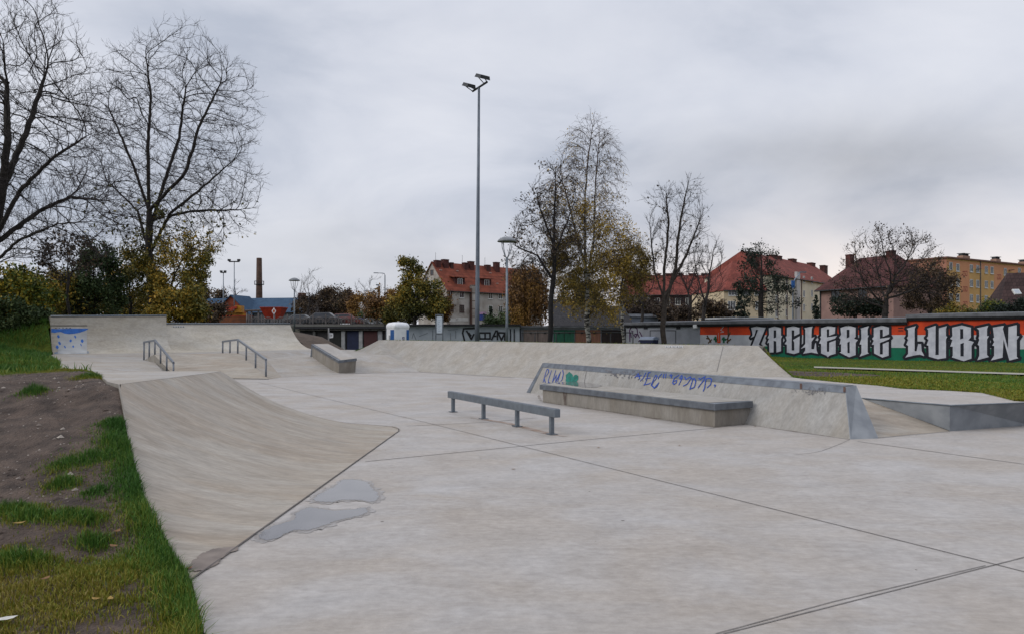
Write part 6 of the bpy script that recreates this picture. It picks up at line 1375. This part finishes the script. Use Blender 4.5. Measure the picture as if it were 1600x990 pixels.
def ell(r, n, c, rad, shell=.35, cut=None):
    out_ = []
    c, rad = np.array(c), np.array(rad)
    while len(out_) < n:
        v = r.normal(0, 1, (n, 3)); v /= np.linalg.norm(v, axis=1)[:, None]; q = r.uniform(shell ** 3, 1, n) ** (1 / 3); p = c + v * q[:, None] * rad * (.80 + .42 * vnoise(v[:, 0] * 2 + 9, v[:, 2] * 2 + v[:, 1], 1.6, int(c[0] * 10) % 50))[:, None]
        if cut is not None: p = p[cut(p)]
        out_ += list(p)
    return np.array(out_[:n])
LF_GOLD = tintmat('golden leaves', [(0, (0.080, 0.058, 0.012)), (.45, (0.217, 0.138, 0.017)), (.8, (0.377, 0.232, 0.023)), (1, (0.522, 0.319, 0.036))], .6)
LF_OLIVE = tintmat('olive autumn leaves', [(0, (0.031, 0.040, 0.012)), (.4, (0.085, 0.085, 0.019)), (.75, (0.202, 0.155, 0.025)), (1, (0.403, 0.240, 0.031))], .6)
LF_GREEN = tintmat('dark green leaves', [(0, (.018, .034, .013)), (.6, (.042, .068, .024)), (1, (.085, .105, .034))], .6)
LF_RUST = tintmat('rust leaves', [(0, (.06, .033, .016)), (.5, (.15, .078, .026)), (.85, (.23, .125, .030)), (1, (.32, .19, .04))], .6)
LF_DRY = tintmat('dry dark leaves', [(0, (0.030, 0.022, 0.019)), (.6, (0.068, 0.048, 0.033)), (1, (0.150, 0.098, 0.045))], .7)
LF_YGREEN = tintmat('yellow green leaves', [(0, (0.026, 0.046, 0.012)), (.4, (0.072, 0.102, 0.017)), (.7, (0.217, 0.189, 0.020)), (1, (0.493, 0.319, 0.029))], .6)
LF_BIRCH = tintmat('birch leaves', [(0, (0.088, 0.072, 0.022)), (.5, (0.208, 0.147, 0.035)), (.85, (0.352, 0.232, 0.040)), (1, (0.512, 0.336, 0.048))], .6)
LF_FIR = tintmat('fir needles', [(0, (.008, .014, .010)), (.6, (.016, .026, .018)), (1, (.030, .042, .026))], .7)
def R(k): return np.random.default_rng(k)
def V3(px, py, Y): return np.array(P(px, py, Y))

# tree standing at the left edge, its limbs sweeping over the mound
r = R(11); Yt = 33
bs, tt_ = V3(-40, 560, Yt), V3(-14, 385, Yt)
at = np.concatenate([ell(r, 3000, V3(-20, 190, Yt), (5.2, 5.0, 5.6), .3), ell(r, 1000, V3(75, 330, Yt), (3.4, 3.5, 2.6), .2), ell(r, 260, V3(60, 130, Yt), (2.2, 3, 3.0), .2)])
at = at[at[:, 2] > 3.4]
starts = [[tt_, V3(2, 300, Yt), V3(12, 220, Yt - .5), V3(10, 130, Yt)], [V3(2, 300, Yt), V3(40, 210, Yt + .5), V3(70, 120, Yt + 1)], [tt_, V3(30, 300, Yt - .6), V3(85, 245, Yt - 1), V3(150, 205, Yt - 1.6), V3(200, 212, Yt - 2)], [tt_, V3(60, 330, Yt + .6), V3(110, 308, Yt + .5), V3(175, 315, Yt)], [V3(-20, 420, Yt), V3(30, 375, Yt - 1), V3(90, 350, Yt - 1.5), V3(165, 345, Yt - 2)], [V3(-20, 420, Yt), V3(30, 395, Yt - 2), V3(75, 405, Yt - 2.3)]]
P_, pa = colonise(r, bs, tt_, at, .25, 1.7, 11, .10, jitter=.12, starts=starts)
tree_mesh(r, 'bare_tree', 'huge leafless tree leaning in from the left edge with long sweeping limbs', P_, pa, .010, 2.2, 1, BARK, TWIG, None, rmax=.27, thr=.05, twig_len=.62, twig_r=.0075, nb_sub=2)

# the tall bare tree behind the painted quarter pipe
r = R(5); Yt = 48
bs, tt_ = V3(238, 520, Yt), V3(233, 330, Yt)
at = np.concatenate([ell(r, 2900, V3(272, 225, Yt), (5.4, 4.6, 6.7), .3), ell(r, 700, V3(250, 330, Yt), (4.6, 4.2, 3.0), .2), ell(r, 300, V3(340, 300, Yt), (2.6, 3, 3.2), .2), ell(r, 250, V3(200, 160, Yt), (2.6, 3, 3.2), .2)])
starts = [[tt_, V3(231, 230, Yt), V3(236, 150, Yt), V3(228, 90, Yt)], [V3(233, 360, Yt), V3(255, 290, Yt + .5), V3(280, 215, Yt + 1), V3(290, 140, Yt + 1)], [V3(233, 400, Yt), V3(265, 335, Yt - .8), V3(320, 290, Yt - 1), V3(365, 250, Yt - 1)], [V3(233, 330, Yt), V3(290, 270, Yt - 1), V3(310, 200, Yt - 1), V3(345, 130, Yt - 1)], [V3(233, 330, Yt), V3(205, 250, Yt), V3(170, 170, Yt)], [V3(234, 400, Yt), V3(215, 330, Yt + 1), V3(165, 280, Yt + 1)], [V3(233, 345, Yt), V3(300, 330, Yt + 1), V3(375, 328, Yt + 1)]]
P_, pa = colonise(r, bs, tt_, at, .28, 1.7, 11, .14, jitter=.12, starts=starts)
tree_mesh(r, 'bare_tree', 'tall leafless round crowned tree behind the painted quarter pipe', P_, pa, .011, 2.2, 1, BARK, TWIG, LF_OLIVE, 500, .20, rmax=.25, thr=.055, twig_len=.68, twig_r=.0085, nb_sub=2, leafdens=lambda p: np.clip((11.0 - p[:, 2]) / 5, 0, 1) ** 1.5)

# leafy growth: maple in yellow and olive around that trunk, and the other small trees and shrubs on the left
def leafy(seed, name, label, base, top, blobs, n_attr, step, leaf, leafn, leafs, rmax=.1, bark=BARK, group=None, cat='tree', twigs=2, thr=.03, droop=0.0, up=.1, rtip=.008, twig_len=.4):
    r = R(seed); at = np.concatenate([ell(r, int(n_attr * f), c, rd, .45) for c, rd, f in blobs])
    P_, pa = colonise(r, base, top, at, step, 1.8, 12, up, jitter=.2)
    return tree_mesh(r, name, label, P_, pa, rtip, 2.3, twigs, bark, TWIG, leaf, leafn, leafs, rmax=rmax, thr=thr, group=group, cat=cat, droop=droop, twig_len=twig_len)
leafy(21, 'maple_tree', 'yellow and olive leafed tree wrapped around the tall bare trunk', V3(262, 520, 46.5), V3(264, 455, 46.5), [(V3(262, 415, 46.5), (1.5, 1.5, 1.6), .22), (V3(288, 400, 46), (1.7, 1.5, 1.2), .25), (V3(282, 450, 46), (1.6, 1.5, 1.9), .3), (V3(318, 385, 46), (.8, .7, .5), .09), (V3(252, 365, 46.5), (.7, .7, 1.3), .08), (V3(305, 430, 46), (.9, 1, 1.0), .14)], 520, .26, LF_OLIVE, 15000, .13, .13)
leafy(22, 'golden_maple', 'thin golden brown leafed tree between the dark evergreen and the tall trunk', V3(205, 520, 50), V3(205, 480, 50), [(V3(205, 450, 50), (1.7, 1.6, 1.7), .5), (V3(215, 405, 50), (1.1, 1.1, 1.5), .3), (V3(185, 470, 50), (1.4, 1.4, 1.0), .25)], 420, .28, LF_OLIVE, 6500, .16, .10)
leafy(23, 'evergreen_tree', 'dark green dense tree behind the tall quarter pipe', V3(148, 530, 46), V3(148, 470, 46), [(V3(150, 455, 46), (1.6, 1.5, 1.9), .5), (V3(152, 415, 46), (1.0, 1.0, 1.5), .3), (V3(128, 470, 46), (1.2, 1.2, 1.2), .25)], 500, .24, LF_GREEN, 19000, .13, .10)
leafy(24, 'bush', 'tall bush with green and golden yellow leaves at the left edge', V3(20, 540, 38), V3(20, 495, 38), [(V3(22, 462, 38), (1.4, 1.3, 1.15), .55), (V3(-10, 470, 38), (1.4, 1.3, 1.3), .3), (V3(45, 475, 37.5), (.75, .9, .9), .25)], 420, .22, LF_YGREEN, 12000, .155, .08, cat='bush')
leafy(25, 'bush', 'dark green bush low under the yellow one at the left edge', V3(10, 555, 37), V3(12, 520, 37), [(V3(10, 505, 37), (1.6, 1.3, .9), .6), (V3(45, 500, 36.8), (.9, .9, .7), .3)], 300, .22, LF_GREEN, 10000, .13, .07, cat='bush')
leafy(26, 'bush', 'brownish green bush behind the hill left of the dark evergreen', V3(88, 530, 45), V3(88, 490, 45), [(V3(85, 462, 45), (1.6, 1.4, 1.5), .6), (V3(110, 475, 45), (1.2, 1.2, 1.2), .3)], 380, .25, LF_OLIVE, 8000, .14, .08, cat='bush')
leafy(27, 'sapling', 'slender dark tree with sparse hanging dead leaves left of the evergreen', V3(108, 520, 41), V3(107, 430, 41), [(V3(105, 400, 41), (1.6, 1.4, 1.5), .7), (V3(80, 420, 41), (1.0, 1.0, .9), .25)], 200, .25, LF_DRY, 800, .17, .07, rtip=.010)
leafy(28, 'bush', 'olive and golden shrub to the right of the tall bare trunk behind the quarter pipes', V3(285, 530, 44.5), V3(285, 495, 44.5), [(V3(280, 480, 44.5), (1.5, 1.2, 1.0), .6), (V3(302, 490, 44.5), (.6, .7, .5), .2)], 300, .24, LF_OLIVE, 8500, .15, .07, cat='bush')

# birch, alder and the bare trees of the middle
r = R(31); Yt = 51
leaf_b = lambda p: np.clip((13.0 - p[:, 2]) / 6, .17, 1) ** 1.5
at = np.concatenate([ell(r, 1100, V3(922, 300, Yt), (1.75, 1.6, 4.9), .1), ell(r, 700, V3(922, 400, Yt), (2.3, 2.2, 3.6), .2), ell(r, 350, V3(872, 325, Yt), (1.3, 1.2, 2.4), .1), ell(r, 280, V3(925, 455, Yt), (2.3, 2.2, 1.6), .2), ell(r, 160, V3(985, 420, Yt), (1.0, 1.3, 1.6), .2)])
st = [[V3(918, 470, Yt), V3(914, 400, Yt), V3(914, 310, Yt), V3(920, 240, Yt), V3(926, 200, Yt)], [V3(918, 440, Yt), V3(928, 370, Yt), V3(930, 290, Yt), V3(937, 215, Yt)], [V3(916, 420, Yt), V3(895, 345, Yt + .4), V3(875, 268, Yt + .5)]]
P_, pa = colonise(r, V3(919, 560, Yt), V3(918, 470, Yt), at, .36, 1.7, 9, .28, jitter=.16, starts=st)
tree_mesh(r, 'birch_tree', 'tall narrow birch with drooping twigs and golden lower leaves', P_, pa, .010, 2.25, 3, BIRCH, TWIG_B, LF_BIRCH, 27000, .11, rmax=.17, thr=.05, droop=.30, twig_len=1.05, twig_r=.009, leafdens=leaf_b)
leafy(32, 'birch_tree', 'smaller golden birch leaning right behind the tall birch', V3(975, 560, 56), V3(972, 480, 56), [(V3(968, 430, 56), (1.6, 1.5, 2.4), .6), (V3(985, 390, 56), (.9, .9, 1.6), .3)], 320, .30, LF_BIRCH, 3800, .12, .12, BIRCH, droop=.3, twig_len=.8, rtip=.010)
r = R(33); Yt = 48
at = np.concatenate([ell(r, 850, V3(850, 370, Yt), (2.3, 2.1, 2.9), .3), ell(r, 140, V3(870, 290, Yt), (1.3, 1.4, 1.7), .2), ell(r, 130, V3(818, 400, Yt), (1.2, 1.4, 1.3), .2)])
P_, pa = colonise(r, V3(856, 560, Yt), V3(866, 420, Yt), at, .32, 1.7, 10, .10, jitter=.2, starts=[[V3(866, 420, Yt), V3(866, 350, Yt), V3(868, 280, Yt)], [V3(865, 440, Yt), V3(840, 400, Yt), V3(806, 385, Yt)], [V3(866, 400, Yt), V3(885, 350, Yt), V3(900, 310, Yt)], [V3(866, 385, Yt), V3(845, 330, Yt), V3(838, 300, Yt)]])
tree_mesh(r, 'alder_tree', 'dark trunked tree with sparse dark leaves beside the park lamp', P_, pa, .012, 2.3, 2, mat('black bark', (.022, .02, .02), (.012, .011, .012), 6, .95), TWIG, LF_DRY, 2300, .13, rmax=.16, thr=.055, twig_len=.5, twig_r=.009)
r = R(34); Yt = 50
at = np.concatenate([ell(r, 1100, V3(1058, 370, Yt), (2.0, 1.9, 3.3), .2), ell(r, 240, V3(1035, 330, Yt), (1.0, 1.2, 1.6), .2), ell(r, 120, V3(1080, 320, Yt), (.9, 1.2, 1.5), .2)])
P_, pa = colonise(r, V3(1036, 560, Yt), V3(1037, 487, Yt), at, .34, 1.6, 10, .34, jitter=.12, starts=[[V3(1037, 487, Yt), V3(1038, 420, Yt), V3(1045, 350, Yt), V3(1040, 300, Yt)], [V3(1037, 487, Yt), V3(1055, 420, Yt), V3(1062, 350, Yt), V3(1076, 285, Yt)], [V3(1037, 470, Yt), V3(1022, 420, Yt), V3(1015, 350, Yt)], [V3(1040, 460, Yt), V3(1072, 400, Yt), V3(1095, 340, Yt)]])
tree_mesh(r, 'bare_tree', 'leafless tree with upright vase shaped crown before the grey garages', P_, pa, .011, 2.3, 2, mat('brown bark', (.055, .043, .036), (.03, .024, .021), 6, .95), TWIG, LF_DRY, 130, .16, rmax=.18, thr=.05, twig_len=.6, twig_r=.009)
def bare(seed, lb, px, Y, ybase, yfork, blobs, n, rmax, leafn=0, leaf=None, name='bare_tree', tw=2, twl=.6, step=.42, up=.15, leafs=.16, twr=.013):
    r = R(seed); at = np.concatenate([ell(r, int(n * f), V3(x, y, Y), rd, .25) for x, y, rd, f in blobs])
    P_, pa = colonise(r, V3(px, ybase, Y), V3(px + 2, yfork, Y), at, step, 1.7, 10, up, jitter=.2)
    return tree_mesh(r, name, lb, P_, pa, .015, 2.3, tw, BARK, TWIG, leaf, leafn, leafs, rmax=rmax, thr=.07, twig_len=twl, twig_r=twr)
bare(41, 'small leafless tree right of the vase shaped one, before the dark brick house', 1098, 62, 545, 480, [(1100, 430, (1.9, 1.8, 2.6), .7), (1118, 400, (1.0, 1.2, 1.4), .3)], 380, .16)
bare(42, 'slim leafless tree between the golden birch and the vase shaped tree', 1002, 66, 545, 490, [(1000, 440, (1.6, 1.6, 2.7), 1)], 340, .13, 200, LF_DRY)
bare(43, 'leafless tree with dense low twigs before the dark brick house', 1075, 70, 540, 490, [(1072, 445, (2.4, 2, 2.2), 1)], 380, .15)
bare(44, 'broad spreading tree with bare top and dark tangled foliage over the mural', 1382, 62, 545, 470, [(1390, 405, (4.0, 2.6, 2.6), .45), (1375, 445, (3.6, 2.4, 1.7), .35), (1440, 440, (2.2, 2, 1.7), .25), (1345, 460, (1.8, 1.8, 1.2), .15)], 1000, .24, 2600, LF_DRY, tw=2, step=.34, leafs=.14, twr=.010)
bare(45, 'dark layered tree standing before the beige houses', 1188, 74, 545, 440, [(1188, 408, (1.6, 1.5, 1.5), .3), (1192, 445, (2.7, 2.0, 1.4), .35), (1200, 472, (2.9, 2.2, 1.2), .3)], 520, .26, 5000, LF_FIR, 'larch_tree', up=-.03, leafs=.17)
bare(46, 'dense dark shrubby tree at the left end of the ochre block', 1452, 66, 545, 490, [(1452, 455, (2.1, 1.8, 2.3), 1)], 400, .14, 8000, LF_DRY)
bare(47, 'bare twiggy tree right of the blue roof beyond the fence', 478, 110, 545, 495, [(484, 460, (2.4, 2.2, 3.0), 1)], 260, .15, up=.3, step=.6, twl=.9)
bare(48, 'bare tree with grey twigs beyond the orange bushes', 578, 135, 530, 490, [(577, 462, (3.2, 2.6, 3.0), 1)], 320, .18, step=.6, twl=.9)
bare(49, 'small round bare tree above the blue roof by the tall thin mast', 366, 260, 520, 470, [(367, 455, (3.6, 3, 3.0), 1)], 160, .25, step=.9, twl=1.4, twr=.03)
# fir tree
def fir(seed, lb, px, Y, ybase, ytop, wpx, leafn, name='fir_tree'):
    r = R(seed); b, t_ = V3(px, ybase, Y), V3(px, ytop, Y); h = t_[2] - b[2]; wd = wpx / F * Y / 2; root = thing(name, lb, 'tree', Vector(b))
    MB().tube([Vector(b), Vector(t_)], [h * .022, .02], 7).build('trunk', BARK, root)
    cs, dirs = [], []
    for k in range(int(90)):
        q = r.uniform(.06, 1); a = r.uniform(0, 6.28); L = wd * (1 - q) ** .85 * r.uniform(.75, 1.1) + .08; m = max(6, int(leafn * L / wd / 45)); s = r.uniform(0, 1, m) ** .7
        p = np.stack([b[0] + np.cos(a) * L * s, b[1] + np.sin(a) * L * s, b[2] + h * q - L * s * .28 + .10 * s * s * L], -1) + r.normal(0, .05 + .05 * wd * .3, (m, 3)); cs.append(p)
    c = np.concatenate(cs); V, Fq = leaf_quads(r, c, .20 * Y / 60, .2)
    np_mesh('crown', V, Fq, [LF_FIR], root, None, False, np.repeat(np.clip(r.normal(.5, .25, len(c)), 0, 1), 4)); return root
fir(51, 'small dark blue green fir in front of the beige two storey house', 1158, 70, 540, 452, 44, 1500)
fir(52, 'dark fir rising from the trees left of the small hut', 510, 125, 530, 452, 44, 1300)
fir(53, 'second shorter fir close to the right of the dark fir by the hut', 526, 122, 530, 462, 30, 900)
fir(55, 'thin dark cypress before the shabby grey house', 767, 112, 530, 480, 9, 400, 'cypress')
fir(56, 'small dark fir between the beige house and the pink house', 1275, 96, 540, 462, 26, 900)
# leafy trees beyond the garages
leafy(61, 'oak_tree', 'olive oak with thin top left of the shabby grey house', V3(648, 530, 78), V3(650, 490, 78), [(V3(650, 465, 78), (2.0, 1.9, 2.4), .5), (V3(642, 428, 78), (1.0, 1.0, 1.5), .15), (V3(675, 475, 78), (1.5, 1.5, 1.7), .25), (V3(632, 480, 78), (1.5, 1.5, 1.4), .2)], 520, .36, LF_OLIVE, 15000, .21, .2, rtip=.012, thr=.05)
leafy(62, 'bush', 'rust coloured bush in front of the gable of the grey house', V3(690, 530, 80), V3(690, 500, 80), [(V3(690, 478, 80), (1.0, 1.1, 1.9), 1)], 200, .34, LF_RUST, 4500, .19, .1, cat='bush', rtip=.012)
leafy(63, 'weeping_willow', 'rust and gold weeping willow at the right end of the grey house', V3(826, 530, 82), V3(826, 470, 82), [(V3(826, 442, 82), (1.75, 1.7, 2.0), .7), (V3(826, 468, 82), (1.9, 1.8, 1.9), .5)], 380, .36, LF_RUST, 3000, .2, .2, rtip=.012, droop=.5, twig_len=1.2)
r = R(64); b = V3(826, 470, 82); n = 460; a = r.uniform(0, 6.28, n); q = np.sqrt(r.uniform(.05, 1, n)); hx, hy = b[0] + np.cos(a) * q * 2.05, b[1] + np.sin(a) * q * 2.0; zt_ = V3(826, 412, 82)[2] - 3.2 * q ** 2 * r.uniform(.6, 1.1, n); zb_ = V3(826, 506, 82)[2] + r.uniform(-.5, 1.8, n)
cs = np.concatenate([np.stack([np.full(26, hx[i]), np.full(26, hy[i]), np.linspace(zt_[i], min(zb_[i], zt_[i] - .8), 26)], -1) + r.normal(0, .05, (26, 3)) for i in range(n)]); V, Fq = leaf_quads(r, cs, .20, .5)
wroot = bpy.data.objects['weeping_willow']; np_mesh('hanging_foliage', V, Fq, [LF_RUST], wroot, None, False, np.repeat(np.clip(.45 + .5 * (vnoise(cs[:, 0], cs[:, 2], .9, 3) - .5) * 1.6 + r.normal(0, .15, len(cs)), 0, 1), 4))
for sd, lb, px, py, Y, rd, lf, ln, ls in ((71, 'golden orange bush above the white toilet cabin', 610, 475, 84, (2.6, 2, 1.9), LF_RUST, 7000, .22), (72, 'olive bush just left of the oak behind the whitewashed wall', 628, 490, 82, (2.3, 2, 1.2), LF_OLIVE, 6000, .2), (73, 'orange bush between the hut roof and the dark pole', 572, 478, 105, (2.6, 2, 2.1), LF_RUST, 5500, .25),
                                     (74, 'brown bush mass under the dark fir beyond the fence', 505, 478, 118, (4.4, 3, 2.6), LF_DRY, 9000, .28), (75, 'dull brown round tree left of the hut roof', 535, 475, 128, (3.0, 2.6, 2.9), LF_DRY, 7000, .3), (76, 'dark bush behind the old garages below the hut', 600, 492, 92, (2.4, 2, 1.0), LF_GREEN, 5000, .22),
                                     (77, 'rusty low bush at the far right of the whitewashed wall', 790, 500, 90, (2.4, 2, .9), LF_GREEN, 4500, .2), (78, 'dark olive bush over the corrugated shed roof', 905, 470, 92, (3.2, 2, 2.2), LF_OLIVE, 6500, .24), (79, 'yellow green bush beside the brown roofed house', 1550, 492, 64, (1.2, 1, .9), LF_YGREEN, 3500, .15),
                                     (80, 'dark evergreen shrub under the broad spreading tree', 1338, 482, 70, (2.2, 1.6, 1.0), LF_FIR, 6500, .18), (81, 'dark shrub under the eaves of the brown roofed house', 1592, 488, 60, (1.6, 1.2, .7), LF_FIR, 4500, .16), (82, 'low green shrub before the ochre block', 1495, 489, 80, (2.0, 1.6, .8), LF_OLIVE, 4000, .18),
                                     (83, 'dark round tree top behind the blue roof at its left end', 320, 468, 215, (6.0, 4, 3.6), LF_DRY, 6000, .5), (84, 'dark brown bush below the bare trees before the brick house', 1090, 488, 72, (3.8, 2, 1.2), LF_DRY, 6500, .22), (86, 'dark green bush filling the gap between the evergreen and the golden brown tree', 178, 486, 60, (2.6, 2, 1.7), LF_GREEN, 7500, .17), (87, 'olive bush far behind the painted end of the tall quarter pipe', 100, 484, 62, (3.0, 2, 1.9), LF_OLIVE, 7500, .18),
                                     (88, 'dark olive bush just left of the tall bare trunk low behind the concrete', 222, 488, 58, (2.0, 2, 1.5), LF_OLIVE, 6500, .17), (89, 'dark green thicket behind the yellow bush at the left edge', 45, 478, 56, (3.4, 2, 2.2), LF_GREEN, 8500, .18), (90, 'low brown bush between the golden shrub and the works building', 318, 494, 62, (1.6, 1.6, .9), LF_DRY, 4500, .17), (85, 'brown bush at the foot of the trees left of the vase shaped one', 1010, 486, 76, (2.4, 2, 1.3), LF_DRY, 5000, .22)):
    c = V3(px, py, Y); leafy(sd, 'bush', lb, np.array([c[0], c[1], min(c[2] - rd[2], 1.0)]), np.array([c[0], c[1], c[2] - rd[2] * .6]), [(c, rd, 1)], 180, .16 * max(rd), lf, ln, ls, .08, cat='bush', rtip=.012)
